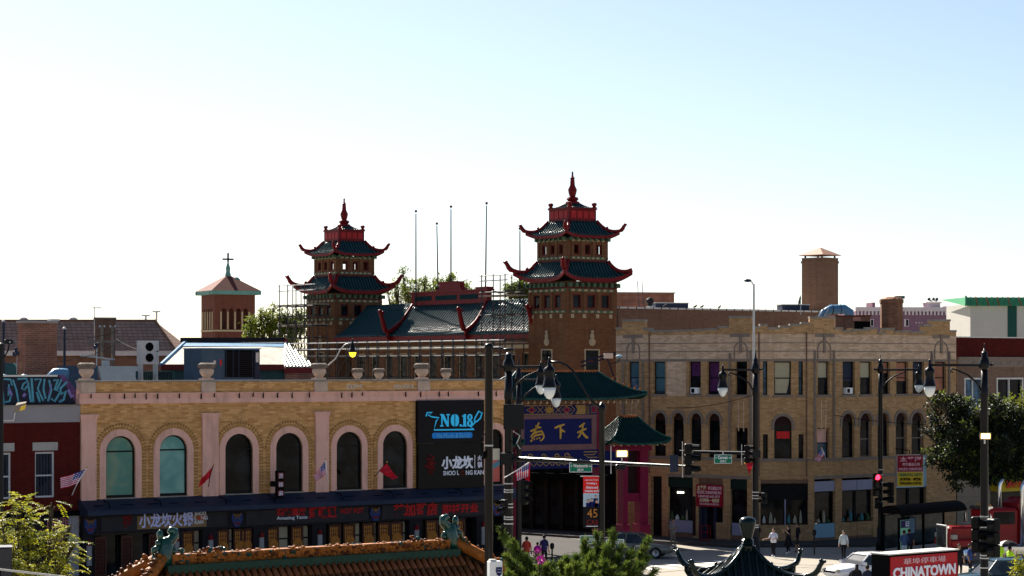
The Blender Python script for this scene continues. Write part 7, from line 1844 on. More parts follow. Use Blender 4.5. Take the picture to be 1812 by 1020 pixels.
# ------------------------------------------------------------ vehicles
M_tyre = plain('tyre', (.015, .015, .016), .85); M_rim = plain('rim', (.35, .35, .36), .35, .1, metal=.7); M_cglass = glass('car_glass', (.02, .03, .035), rough=.05, spec=.5); M_lamp = plain('headlamp', (.30, .29, .25), .2); M_tail = plain('tail_lamp', (.35, .02, .02), .3); M_chr = plain('chrome', (.6, .62, .65), .15, .05, metal=.95)
def car(name, loc, rz, paint, label, L=4.6, Wd=1.78, Ht=1.45, suv=False, cat='car'):
    """front towards +x"""
    t = empty(name, loc, rz, label, cat)
    hw = Wd / 2; zb = .22; zbelt = .92 if not suv else 1.05
    if suv: st = [(-L / 2, .45, .95, .80), (-L / 2 + .12, .3, 1.05, .92), (-L / 2 + .6, .25, zbelt, 1), (0, .24, zbelt, 1), (L * .2, .24, zbelt, 1), (L * .36, .25, .98, .98), (L / 2 - .2, .28, .86, .9), (L / 2, .42, .70, .74)]
    else: st = [(-L / 2, .42, .78, .78), (-L / 2 + .15, .3, .93, .9), (-L / 2 + .8, .24, .96, .98), (-.2, .22, zbelt, 1), (L * .17, .22, .92, 1), (L * .32, .24, .84, .98), (L / 2 - .25, .28, .72, .9), (L / 2, .40, .58, .72)]
    mb = MB(); vs = []; K = 11
    for x, z0, z1, w in st:
        w *= hw; h = z1 - z0
        half = [(.0, z0), (w * .8, z0), (w * .97, z0 + h * .22), (w, z0 + h * .55), (w * .93, z0 + h * .9), (w * .75, z1)]
        ring = half + [(0, z1 + .03)] + [(-y, z) for y, z in half[:0:-1]]
        vs += [(x, y, z) for y, z in ring]
    n = 12
    fs = []
    for i in range(len(st) - 1):
        for k in range(n): fs.append((i * n + k, (i + 1) * n + k, (i + 1) * n + (k + 1) % n, i * n + (k + 1) % n))
    fs += [tuple(range(n)), tuple((len(st) - 1) * n + k for k in range(n))[::-1]]
    mb.add(vs, fs); autosmooth(mb.build('body', paint, t), 50)
    # cabin: lower ring at belt, upper ring at roof
    if suv: g = [(-L / 2 + .25, L * .23), (-L / 2 + .55, L * .09)]
    else: g = [(-L * .36, L * .21), (-L * .20, L * .06)]
    w0, w1 = hw * .93, hw * .70
    zl = zbelt - .04
    a = [(g[0][0], -w0, zl), (g[0][1], -w0, zl), (g[0][1], w0, zl), (g[0][0], w0, zl)]; b = [(g[1][0], -w1, Ht - .06), (g[1][1], -w1, Ht - .06), (g[1][1], w1, Ht - .06), (g[1][0], w1, Ht - .06)]
    cab = MB().add(a + b, [(0, 1, 5, 4), (1, 2, 6, 5), (2, 3, 7, 6), (3, 0, 4, 7), (4, 5, 6, 7)]).build('glasshouse', M_cglass, t)
    r = MB(); e = .04
    r.add([(g[1][0] - .1, -w1 - e, Ht - .09), (g[1][1] + .1, -w1 - e, Ht - .09), (g[1][1] + .1, w1 + e, Ht - .09), (g[1][0] - .1, w1 + e, Ht - .09), (g[1][0] + .1, -w1 + .12, Ht), (g[1][1] - .12, -w1 + .12, Ht), (g[1][1] - .12, w1 - .12, Ht), (g[1][0] + .1, w1 - .12, Ht)], [(3, 2, 1, 0), (4, 5, 6, 7), (0, 1, 5, 4), (1, 2, 6, 5), (2, 3, 7, 6), (3, 0, 4, 7)])
    autosmooth(r.build('roof', paint, t), 60)
    for s in (-1, 1):
        for p, q_ in (((g[0][1], s * w0, zl), (g[1][1], s * w1, Ht - .05)), ((g[0][0], s * w0, zl), (g[1][0], s * w1, Ht - .05)), (((g[0][0] + g[0][1]) / 2, s * w0, zl), ((g[1][0] + g[1][1]) / 2, s * w1, Ht - .05))): MB().tube([p, q_], .04, 6).build('pillar', paint, t)
        MB().cbox(g[0][1] - .25, g[0][1] - .05, s * (hw + .1) - .1, s * (hw + .1) + .1, zl + .02, zl + .17, .03).build('wing_mirror', paint, t)
        MB().ball((st[-1][0] - .1, s * hw * .66, .62 if not suv else .78), .14, 8, 5, (.9, 1.3, .7)).build('headlight', M_lamp, t); MB().ball((st[0][0] + .06, s * hw * .70, .78 if not suv else .95), .13, 8, 5, (.6, 1.2, .8)).build('tail_light', M_tail, t)
        for x in (-L * .30, L * .30):
            rr = .33 if not suv else .37
            w = MB().lathe([(rr * .6, -.1), (rr * .95, -.1), (rr, -.06), (rr, .06), (rr * .95, .1), (rr * .6, .1)], (0, 0, 0), 18).xf(Matrix.Translation((x, s * (hw - .08), rr)) @ Matrix.Rotation(rad(90), 4, 'X')).build('wheel', M_tyre, t)
            MB().lathe([(rr * .62, -.07), (rr * .62, .11), (rr * .2, .08)], (0, 0, 0), 12).xf(Matrix.Translation((x, s * (hw - .08) + s * .02, rr)) @ Matrix.Rotation(rad(90 if s < 0 else -90), 4, 'X')).build('rim', M_rim, w)
        MB().box(-L * .12, -L * .07, s * hw * 1.0 - .01, s * hw * 1.0 + .01, zl - .18, zl - .14).box(L * .06, L * .11, s * hw * 1.0 - .01, s * hw * 1.0 + .01, zl - .18, zl - .14).build('door_handle', M_chr, t)
    MB().box(st[-1][0] - .03, st[-1][0] + .02, -.26, .26, .36, .48).build('number_plate', M_white, t); MB().box(st[-1][0] - .08, st[-1][0] + .005, -.5, .5, .5, .6).build('grille', M_blkm, t)
    return t
def gp2(px, D): q = W(px, 0, D); return (q.x, q.y, 0.02)
M_silv = plain('pearl_white_paint', (.72, .72, .74), .25, .03, coat=.6); M_blgr = plain('blue_grey_paint', (.13, .125, .105), .25, .1, coat=.6); M_dnavy = plain('dark_navy_paint', (.02, .028, .05), .22, .1, coat=.6); M_tealp = plain('dark_teal_paint', (.02, .05, .065), .22, .1, coat=.6)
car('parked_car', gp2(1532, 117), rad(208), M_silv, 'white car in the sun behind the car park sign')
car('grey_car', gp2(1122, 131.5), rad(-14), M_blgr, 'grey car stopped in front of the gate leg', L=4.8)
car('navy_car', gp2(1053, 121), rad(168), M_dnavy, 'dark blue car half hidden by the conifer tips', L=4.7)
car('teal_sport_utility_car', gp2(1768, 110), rad(194), M_tealp, 'dark teal estate car with a bright roof at the bottom right corner', L=4.9, Wd=1.9, Ht=1.75, suv=True)
# red truck
tr = empty('red_truck', gp2(1762, 129), rad(197), 'red conventional truck with chrome grille and twin exhaust stacks', 'truck')
M_tred = plain('truck_red', (.22, .006, .009), .35, .12, coat=.15)
def tb(name, m, *a, c=.06): return MB().cbox(*a, c).build(name, m, tr)
tb('hood', M_tred, 1.0, 3.35, -.78, .78, .9, 2.05, c=.12); tb('cab', M_tred, -.9, 1.05, -1.1, 1.1, 1.0, 3.05, c=.14); tb('sleeper', M_tred, -3.6, -.92, -1.15, 1.15, 1.0, 3.6, c=.3)
MB().add([(1.06, -1.0, 2.15), (1.06, 1.0, 2.15), (.86, .92, 2.95), (.86, -.92, 2.95)], [(0, 1, 2, 3), (3, 2, 1, 0)]).build('windscreen', plain('teal_tinted_glass', (.04, .16, .18), .1), tr); MB().box(.7, 1.15, -.95, .95, 2.95, 3.15).build('sun_visor', M_chr, tr)
f_ = tb('grille_frame', M_chr, 3.35, 3.45, -.62, .62, .85, 2.15, c=.04)
MB().box(3.451, 3.46, -.54, .54, .95, 2.05).build('grille_mesh', M_dkgrey, f_)
for k in range(11): MB().box(3.46, 3.475, -.51 + k * .1, -.495 + k * .1, .95, 2.05).build('grille_bar', M_chr, f_)
tb('bumper', M_chr, 3.4, 3.6, -1.2, 1.2, .4, .8, c=.05); tb('chassis', M_blkm, -7.5, 3.3, -.45, .45, .7, 1.0)
for s in (-1, 1):
    tb('fender', M_tred, 1.7, 3.3, s * 1.0 - .25, s * 1.0 + .25, .95, 1.35, c=.1); MB().cbox(3.0, 3.3, s * .95 - .16, s * .95 + .16, 1.36, 1.62, .03).build('headlight', M_lamp, tr)
    MB().tube([(-.95, s * 1.28, .9), (-.95, s * 1.28, 4.1), (-1.0, s * 1.28, 4.35), (-1.15, s * 1.28, 4.6)], .11, 10).build('exhaust_stack', M_chr, tr, smooth=True)
    MB().box(-.6, .75, s * 1.105 - .01, s * 1.105 + .01, 2.15, 2.85).build('side_window', M_gdark, tr); MB().box(-2.5, -2.0, s * 1.155 - .01, s * 1.155 + .01, 2.45, 2.85).build('sleeper_window', M_gdark, tr)
    MB().tube([(1.0, s * 1.1, 2.8), (1.15, s * 1.45, 2.75), (1.15, s * 1.45, 2.1), (1.0, s * 1.1, 2.05)], .025, 5).cbox(1.1, 1.2, s * 1.45 - .12, s * 1.45 + .12, 2.15, 2.7, .02).build('mirror', M_chr, tr)
    tb('fuel_tank', M_chr, -2.2, .3, s * .95 - .3, s * .95 + .3, .45, 1.0, c=.15)
    for x, r in ((2.5, .5), (-4.6, .5), (-5.9, .5)):
        w = MB().lathe([(r * .55, -.15), (r * .96, -.15), (r, -.1), (r, .1), (r * .96, .15), (r * .55, .15)], (0, 0, 0), 20).xf(Matrix.Translation((x, s * 1.0, r)) @ Matrix.Rotation(rad(90), 4, 'X')).build('wheel', M_tyre, tr); MB().lathe([(r * .56, -.16), (r * .56, .16), (r * .2, .2)], (0, 0, 0), 14).xf(Matrix.Translation((x, s * 1.0, r)) @ Matrix.Rotation(rad(90 if s < 0 else -90), 4, 'X')).build('rim', M_chr, w)
for k in range(5): MB().ball((.8, -.8 + k * .4, 3.2), .07, 7, 5).build('marker_lamp', plain('marker_amber', (.6, .25, .03), .3) if k == 0 else MATS['marker_amber'], tr)
# ------------------------------------------------------------ people
M_skin = plain('skin', (.36, .20, .13), .6, .08); M_skin2 = plain('skin_light', (.50, .31, .22), .6, .08); M_hair = plain('dark_hair', (.015, .012, .010), .6, .2); M_shoe = plain('shoe', (.03, .03, .03), .6)
def cloth(n, c): return MATS.get('cloth_' + n) or plain('cloth_' + n, c, .85, .15, 5)
def person(px, D, yaw, label, top, leg, hgt=1.7, arms='down', stride=.0, shoe=None, skin=None, hair='short', skirt=False, z=.02, short=False, group='people on the pavement', bare_arms=True):
    k = hgt / 1.72; skin = skin or M_skin; shoe = shoe or M_shoe
    q = W(px, 0, D); t = empty('person', (q.x, q.y, z), yaw, label, 'person', group)
    # joints; the figure faces -y
    J = {'pel': (0, 0, .95, .135), 'wst': (0, .01, 1.10, .125), 'chs': (0, .01, 1.30, .15), 'nkb': (0, .0, 1.45, .085), 'nek': (0, -.01, 1.53, .052), 'hed': (0, -.02, 1.60, .06)}
    E = [('pel', 'wst', 0), ('wst', 'chs', 0), ('chs', 'nkb', 0), ('nkb', 'nek', 2), ('nek', 'hed', 2)]
    for s, n in ((-1, 'l'), (1, 'r')):
        st = stride * s
        J['hip' + n] = (s * .09, 0, .88, .10); J['kne' + n] = (s * .10, -.04 - st * .18 - (.05 if st > 0 else 0), .49, .065); J['ank' + n] = (s * .10, .03 - st * .34, .10 + (.05 if st < 0 else 0), .045); J['toe' + n] = (s * .115, -.12 - st * .34, .045, .04)
        J['sho' + n] = (s * .175, .01, 1.41, .068)
        if arms == 'down' or (arms == 'mixed' and s < 0): J['elb' + n] = (s * .24, .03 + st * .08, 1.13, .045); J['wri' + n] = (s * .25, -.06 + st * .2, .90, .033)
        elif arms in ('front', 'mixed'): J['elb' + n] = (s * .25, -.02, 1.14, .045); J['wri' + n] = (s * .10, -.24, 1.16, .033)
        elif arms == 'reach': J['elb' + n] = (s * .27, -.06, 1.16, .045); J['wri' + n] = (s * (.14 if s > 0 else .48), -.22, 1.12 if s > 0 else 1.10, .033)
        elif arms == 'up': J['elb' + n] = (s * .25, -.12, 1.22, .045); J['wri' + n] = (s * .16, -.28, 1.42, .033)
        E += [('pel', 'hip' + n, 1), ('hip' + n, 'kne' + n, 1), ('kne' + n, 'ank' + n, 2 if short else 1), ('ank' + n, 'toe' + n, 3), ('nkb', 'sho' + n, 0), ('sho' + n, 'elb' + n, 0), ('elb' + n, 'wri' + n, 2 if bare_arms else 0)]
    names = list(J); idx = {n: i for i, n in enumerate(names)}
    me = bpy.data.meshes.new('body'); me.from_pydata([tuple(c * k for c in J[n][:3]) for n in names], [(idx[a], idx[b]) for a, b, _ in E], [])
    tmp = bpy.data.objects.new('body', me); COL.objects.link(tmp)
    md = tmp.modifiers.new('skin', 'SKIN'); md.use_smooth_shade = True
    sv = me.skin_vertices[0].data
    for i, n in enumerate(names):
        r = J[n][3] * k
        sv[i].radius = (r * (1.25 if n in ('chs', 'wst', 'pel') else 1), r * (.85 if n in ('chs', 'wst', 'pel') else 1)); sv[i].use_root = (n == 'pel')
    tmp.modifiers.new('sub', 'SUBSURF').levels = 1
    dg = bpy.context.evaluated_depsgraph_get(); ob = tmp.evaluated_get(dg); bm_ = bpy.data.meshes.new_from_object(ob)
    mb = MB(); P_ = [Vector(J[n][:3]) * k for n in names]
    for v in bm_.vertices: mb.v.append(tuple(v.co))
    for pl in bm_.polygons:
        c = pl.center; best, bd = 0, 9
        for a, b, m_ in E:
            A, B = P_[idx[a]], P_[idx[b]]; d = B - A; tt = max(0, min(1, (c - A).dot(d) / d.length_squared)); ds = (c - A - d * tt).length - .5 * (J[a][3] * (1 - tt) + J[b][3] * tt) * k
            if ds < bd: bd, best = ds, m_
        mb.f.append(tuple(pl.vertices)); mb.m.append(best)
    bpy.data.objects.remove(tmp); bpy.data.meshes.remove(bm_)
    # head, face
    hc = Vector((0, -.02, 1.615)) * k
    mb.mat(2).ball(hc, .105 * k, 12, 9, (.80, .95, 1.14)); mb.ball(hc + Vector((0, -.10, -.01)) * k, .02 * k, 6, 4, (.8, 1.2, 1.4)); mb.ball(hc + Vector((0, -.04, -.085)) * k, .05 * k, 8, 5, (.9, 1, .7))
    for s in (-1, 1): mb.ball(hc + Vector((s * .084, .01, 0)) * k, .025 * k, 6, 4, (.4, 1, 1.3))
    mb.mat(4)
    for s in (-1, 1): mb.ball(hc + Vector((s * .034, -.092, .012)) * k, .011 * k, 5, 4)
    mb.mat(5).ball(hc + Vector((0, -.097, -.052)) * k, .02 * k, 6, 4, (1.2, .4, .35))
    # hands with five fingers
    mb.mat(2)
    for s, n in ((-1, 'l'), (1, 'r')):
        w = Vector(J['wri' + n][:3]) * k; e = Vector(J['elb' + n][:3]) * k; d = (w - e).normalized(); sd = d.cross(Vector((0, 1, 0))).normalized() if abs(d.y) < .9 else Vector((1, 0, 0)); up = sd.cross(d)
        mb.tube([w - d * .02, w + d * .05 * k, w + d * .09 * k], [.03 * k, .038 * k, .034 * k], 7)
        for f in range(4):
            o = w + d * .085 * k + sd * (f - 1.5) * .019 * k; l = (.06, .072, .068, .052)[f] * k
            mb.tube([o, o + d * l * .6, o + d * l * .95 + up * .025 * k], [.0095 * k, .009 * k, .006 * k], 5)
        o = w + d * .03 * k - sd * s * .03 * k; mb.tube([o, o + d * .035 * k - sd * s * .025 * k, o + d * .07 * k - sd * s * .028 * k], [.012 * k, .010 * k, .007 * k], 5)
    b = mb.build('body', [top, leg, skin, shoe, M_hair, plain('lip', (.3, .1, .09), .6) if 'lip' not in MATS else MATS['lip']], t, smooth=True)
    hb = MB().ball(hc + Vector((0, .014, .028)) * k, .112 * k, 12, 8, (.84, .95, 1.05))
    hb.v = [(x, (y if y > -.075 * k or zz_ > hc.z + .075 * k else -.075 * k + .0), zz_) for x, y, zz_ in hb.v]
    if hair == 'long': hb.tube([hc + Vector((0, .06, .02)) * k, hc + Vector((0, .085, -.12)) * k, hc + Vector((0, .08, -.28)) * k], [.09 * k, .085 * k, .05 * k], 9)
    hb.build('hair', M_hair, t, smooth=True)
    if skirt: MB().lathe([(.27 * k, .52 * k), (.2 * k, .8 * k), (.165 * k, 1.02 * k), (.14 * k, 1.1 * k)], (0, 0, 0), 14).build('skirt', leg, t, smooth=True)
    else: MB().lathe([(.175 * k, .90 * k), (.185 * k, .98 * k), (.17 * k, 1.1 * k), (.185 * k, 1.28 * k), (.16 * k, 1.36 * k)], (0, 0, 0), 14).xf(Matrix.Diagonal((1, .72, 1, 1))).build('shirt', top, t, smooth=True)
    return t
c_ = cloth
person(1190.5, 137.0, rad(20), 'person in grey beige clothes with folded hands by the shop window', c_('grey', (.22, .18, .17)), c_('khaki', (.20, .16, .12)), arms='front', z=.145)
person(1369, 131.0, rad(-30), 'person in a loose white top and dark trousers stretching out an arm', c_('white', (.62, .63, .72)), c_('black', (.012, .012, .016)), 1.68, 'reach', .3, M_white, M_skin2, 'long')
person(1395, 133.6, rad(-60), 'person in a black dress walking behind the one in white', c_('black', (.012, .012, .016)), c_('black', (.012, .012, .016)), 1.66, 'up', .5, M_white, M_skin2, 'long', True)
person(1412, 134.6, rad(-80), 'person in a black shirt and shorts right of the black dress', c_('black', (.012, .012, .016)), c_('olive', (.035, .035, .03)), 1.74, 'down', .4, None, None, short=True)
person(1339, 135.6, rad(200), 'dark clothed person standing behind the chamfer lamp post', c_('black', (.012, .012, .016)), c_('black', (.012, .012, .016)), 1.72)
person(1493, 129.6, rad(-20), 'person in a pale jacket and dark leggings crossing the road', c_('pale', (.50, .55, .56)), c_('black', (.012, .012, .016)), 1.66, 'down', .6, None, M_skin2, 'long', bare_arms=False)
person(1600, 128.6, rad(190), 'person in a blue jacket and light jeans at the bus shelter', c_('denim', (.04, .07, .16)), c_('lightjeans', (.30, .36, .46)), 1.74, 'front', .2, bare_arms=False)
person(1609, 129.4, rad(170), 'person in dark clothes right beside the light jeans', c_('navy', (.02, .025, .05)), c_('black', (.012, .012, .016)), 1.76)
person(932, 124.0, rad(170), 'person in an orange red shirt left of the purple flowers', c_('coral', (.60, .06, .035)), c_('grey', (.22, .18, .17)), 1.72, 'mixed')
person(963, 125.0, rad(160), 'person in a navy shirt beside the orange red shirt', c_('navy2', (.03, .035, .10)), c_('black', (.012, .012, .016)), 1.74)
person(951, 124.4, rad(175), 'child sized person in a magenta top between two adults', c_('magenta', (.40, .02, .26)), c_('magenta', (.40, .02, .26)), 1.4)
M_hv = cloth('hivis', (.45, .75, .03))
person(1769, 120, rad(150), 'worker in a yellow vest left of the umbrella', M_hv, c_('navy', (.02, .025, .05)), 1.75)
wk = person(1787, 117, rad(120), 'worker in a yellow vest holding up an umbrella', M_hv, c_('navy', (.02, .025, .05)), 1.75, 'up')
person(1697, 118, rad(10), 'person in black standing in front of the truck grille', c_('black', (.012, .012, .016)), c_('black', (.012, .012, .016)), 1.78, 'down')
person(1716, 119, rad(60), 'person in a blue shirt bent arm beside the truck bonnet', c_('blue', (.03, .06, .2)), c_('black', (.012, .012, .016)), 1.7, 'mixed')
person(1516, 106.5, rad(170), 'dark haired person at the lower edge in front of the white car, left one', c_('black', (.012, .012, .016)), c_('black', (.012, .012, .016)), 1.72, hair='long')
person(1535, 105.2, rad(190), 'dark haired person at the lower edge in front of the white car, right one', c_('navy', (.02, .025, .05)), c_('black', (.012, .012, .016)), 1.8)
um = empty('open_umbrella', W(1783, 967, 116.8), 0, 'open dark umbrella with a pale panel held by a worker', 'umbrella')
cn = MB(); N = 8
for k in range(N):
    a0, a1 = 2 * math.pi * k / N, 2 * math.pi * (k + 1) / N
    cn.mat(1 if k in (3, 4) else 0)
    for j in range(4):
        t0, t1 = j / 4, (j + 1) / 4
        pt = lambda t, a: (.55 * math.sin(t * 1.45) * math.cos(a), .55 * math.sin(t * 1.45) * math.sin(a), .30 * math.cos(t * 1.45))
        cn.add([pt(t0, a0), pt(t1, a0), pt(t1, a1), pt(t0, a1)], [(0, 1, 2, 3)])
cn.build('canopy', [c_('black', (.012, .012, .016)), M_offw], um); MB().tube([(0, 0, .34), (0, 0, -.6)], .012, 5).build('shaft', M_galv, um)
# ------------------------------------------------------------ vegetation
def leafmat(name, c, tr=.35):
    m, N, L, B = _nt(name)
    B.inputs['Roughness'].default_value = .55; B.inputs['Specular IOR Level'].default_value = .3
    tc = N.new('ShaderNodeTexCoord'); no = N.new('ShaderNodeTexNoise'); no.inputs['Scale'].default_value = 2.2; no.inputs['Detail'].default_value = 5
    L.new(tc.outputs['Object'], no.inputs['Vector'])
    mx = N.new('ShaderNodeMix'); mx.data_type = 'RGBA'; mx.inputs['A'].default_value = [x * .55 for x in c] + [1]; mx.inputs['B'].default_value = [min(1, x * 1.5) for x in c] + [1]
    L.new(no.outputs['Fac'], mx.inputs['Factor']); L.new(mx.outputs['Result'], B.inputs['Base Color'])
    tl = N.new('ShaderNodeBsdfTranslucent'); L.new(mx.outputs['Result'], tl.inputs['Color'])
    ms = N.new('ShaderNodeMixShader'); ms.inputs[0].default_value = tr
    L.new(B.outputs[0], ms.inputs[1]); L.new(tl.outputs[0], ms.inputs[2]); L.new(ms.outputs[0], N['Material Output'].inputs['Surface'])
    return m
M_bark = plain('bark', (.07, .055, .04), .9, .3, 8, bump=.5)
M_leafy = leafmat('yellow_green_leaf', (.34, .33, .015), .5); M_leafd = leafmat('dark_leaf', (.012, .022, .008), .15); M_leafm = leafmat('mid_leaf', (.13, .17, .025), .5); M_leafb = leafmat('bright_leaf', (.20, .22, .02), .4)
M_leafo = leafmat('orange_leaf', (.26, .13, .015), .4)
def leaf(mb, c, d, n, ln, wd):
    d = d.normalized(); s = d.cross(n); s = s.normalized() if s.length > 1e-4 else d.orthogonal().normalized()
    nn = s.cross(d) * wd * .25
    mb.add([c, c + d * ln * .45 + s * wd * .5 + nn, c + d * ln, c + d * ln * .45 - s * wd * .5 + nn], [(0, 1, 2), (0, 2, 3)])
def broadleaf(name, base, h, blobs, nleaf, ln, mats, label, cat='tree', group=None, seed=1, trunk_r=.14, forks=None, spray=False, ragged=False):
    rnd = random.Random(seed)
    t = empty(name, base, 0, label, cat, group)
    b = Vector(base)
    if ragged:
        ex = []
        for c, r in blobs:
            for _ in range(4):
                d = Vector((rnd.gauss(0, 1), rnd.gauss(0, .6), rnd.gauss(0, .8))).normalized(); ex.append((Vector(c) + d * r * rnd.uniform(.95, 1.35), r * rnd.uniform(.22, .4)))
        blobs = [(c, r * .85) for c, r in blobs] + ex
    tk = MB(); top = Vector((0, 0, h * .45)); tk.tube([(0, 0, 0), (.05, .03, h * .25), top], [trunk_r, trunk_r * .8, trunk_r * .65], 8)
    for c, r in blobs:
        c = Vector(c); mid = top.lerp(c, .5) + Vector((rnd.uniform(-.2, .2), rnd.uniform(-.2, .2), .15))
        tk.tube([top, mid, c], [trunk_r * .55, trunk_r * .32, trunk_r * .12], 6)
        for _ in range(7):
            e = c + Vector((rnd.gauss(0, 1), rnd.gauss(0, 1), rnd.gauss(.2, .8))).normalized() * r * .85
            tk.tube([mid.lerp(c, .6), c.lerp(e, .5) + Vector((0, 0, .05)), e], [trunk_r * .14, trunk_r * .08, .006], 4)
    tk.build('trunk', M_bark, t, smooth=True)
    cr = MB()
    vol = sum(r ** 2 for _, r in blobs)
    for c, r in blobs:
        c = Vector(c); k = int(nleaf * r ** 2 / vol)
        ncl = max(6, k // 14)
        for _ in range(ncl):
            u = Vector((rnd.gauss(0, 1), rnd.gauss(0, 1), rnd.gauss(0, .8))).normalized() * r * rnd.uniform(.45, 1.05)
            cc = c + u; ax = (u.normalized() + Vector((rnd.uniform(-.5, .5), rnd.uniform(-.5, .5), rnd.uniform(-.5, .1)))).normalized()
            cr.mat(rnd.choices(range(len(mats)), weights=[4] + [1.3] * (len(mats) - 1))[0])
            if spray:      # pinnate twig: leaves in two rows along a drooping shoot
                ax = Vector((u.x + rnd.gauss(0, .2), u.y + rnd.gauss(0, .2), rnd.uniform(-.25, .35) * r)).normalized(); sd = ax.cross(Vector((0, 0, 1))).normalized(); L_3 = ln * rnd.uniform(3.2, 5.0)
                for j in range(9):
                    f = (j + 1) / 9; p = cc + ax * L_3 * f + Vector((0, 0, -.3 * L_3 * f * f))
                    for sg in (-1, 1):
                        leaf(cr, p, ax * .55 + sd * sg * .9 + Vector((0, 0, rnd.uniform(-.55, .1))), Vector((rnd.uniform(-.3, .3), rnd.uniform(-.3, .3), 1)), ln * rnd.uniform(.75, 1.15), ln * .42)
                continue
            for _ in range(14):
                d = (ax + Vector((rnd.uniform(-.9, .9), rnd.uniform(-.9, .9), rnd.uniform(-.8, .4)))).normalized()
                leaf(cr, cc + Vector((rnd.gauss(0, .5), rnd.gauss(0, .5), rnd.gauss(0, .4))) * ln * 1.3, d, Vector((rnd.uniform(-.4, .4), rnd.uniform(-.4, .4), 1)), ln * rnd.uniform(.7, 1.25), ln * .5)
    o = cr.build('crown', mats, t); o['kind'] = 'stuff'
    return t
q = W(50, 0, 62); bz_ = 0
def rel(px, py, D, q): p = W(px, py, D); return (p.x - q.x, p.y - q.y, p.z)
blobs = [(rel(x, y, D, q), r) for x, y, D, r in ((30, 905, 62, .55), (55, 935, 62, .7), (5, 930, 62.5, .6), (15, 975, 61.5, .8), (75, 975, 62, .7), (100, 955, 61.8, .42), (110, 990, 62, .5), (60, 1010, 62, .8), (35, 890, 62.3, .3), (92, 900, 62, .22), (120, 935, 62.2, .25), (128, 965, 62, .2), (100, 1015, 62, .5), (10, 1020, 62, .8))]
broadleaf('street_tree', (q.x, q.y, 0), 6.5, blobs, 5200, .125, [M_leafy, M_leafb, M_leafm], 'yellow green street tree at the lower left corner', seed=3, spray=True)
q = W(1742, 0, 133)
blobs = [(rel(x, y, D, q), r) for x, y, D, r in ((1690, 725, 133, 1.0), (1720, 745, 133, 1.3), (1675, 760, 133, 1.0), (1700, 795, 132, 1.4), (1750, 760, 133, 1.5), (1745, 810, 132, 1.6), (1790, 790, 133, 1.5), (1670, 805, 132.5, .8), (1770, 740, 133.5, 1.2), (1812, 770, 133, 1.6), (1690, 835, 132, .8), (1730, 845, 132, .7), (1780, 835, 132, .9))]
broadleaf('shade_tree', (q.x, q.y, .1), 9, blobs, 26000, .24, [M_leafd, M_leafd, M_leafd, M_leafm], 'large dark leafy tree in front of the brown neighbour building', seed=5, trunk_r=.22, ragged=True)
q = W(1812, 0, 135.5)
blobs = [(rel(x, y, D, q), r) for x, y, D, r in ((1790, 722, 135.5, .55), (1808, 728, 135.5, .6), (1825, 715, 135.5, .8))]
broadleaf('bright_tree', (q.x, q.y, .1), 8, blobs, 1500, .2, [M_leafb, M_leafm], 'sunlit yellow green treetop at the right edge', seed=8)
q = W(1812, 0, 75)
blobs = [(rel(x, y, D, q), r) for x, y, D, r in ((1806, 1000, 75, .2), (1802, 1018, 75, .25), (1815, 985, 75, .25), (1820, 1010, 75, .4))]
broadleaf('corner_sapling', (q.x, q.y, 0), 4, blobs, 420, .12, [M_leafb, M_leafy], 'yellow leaved sapling tips in the bottom right corner', seed=9, trunk_r=.06)
for px, pts, lb, sd, D in ((475, ((462, 585, 1.3), (478, 570, 1.6), (470, 560, .9), (492, 590, 1.6), (505, 575, 1.4), (520, 590, 1.6), (510, 555, 1.0), (448, 592, .8), (530, 570, 1.0)), 'green tree between the church belfry and the farther pagoda tower', 11, 236), (735, ((725, 512, 1.6), (745, 520, 1.8), (708, 525, 1.3), (770, 515, 1.3), (787, 500, .9), (760, 528, 1.8), (815, 522, 1.2), (835, 525, .9)), 'pale green treetop behind the farther pagoda tower roof', 12, 240), (928, ((925, 515, 1.1), (938, 522, 1.3), (915, 522, .9), (946, 520, .8)), 'green treetop peeping out left of the nearer pagoda tower', 13, 225)):
    q = W(px, 0, D); broadleaf('background_tree', (q.x, q.y, 0), 13, [(rel(x, y, D, q), r) for x, y, r in pts], 3600, .34, [M_leafm, M_leafb], lb, seed=sd, trunk_r=.25, ragged=True)
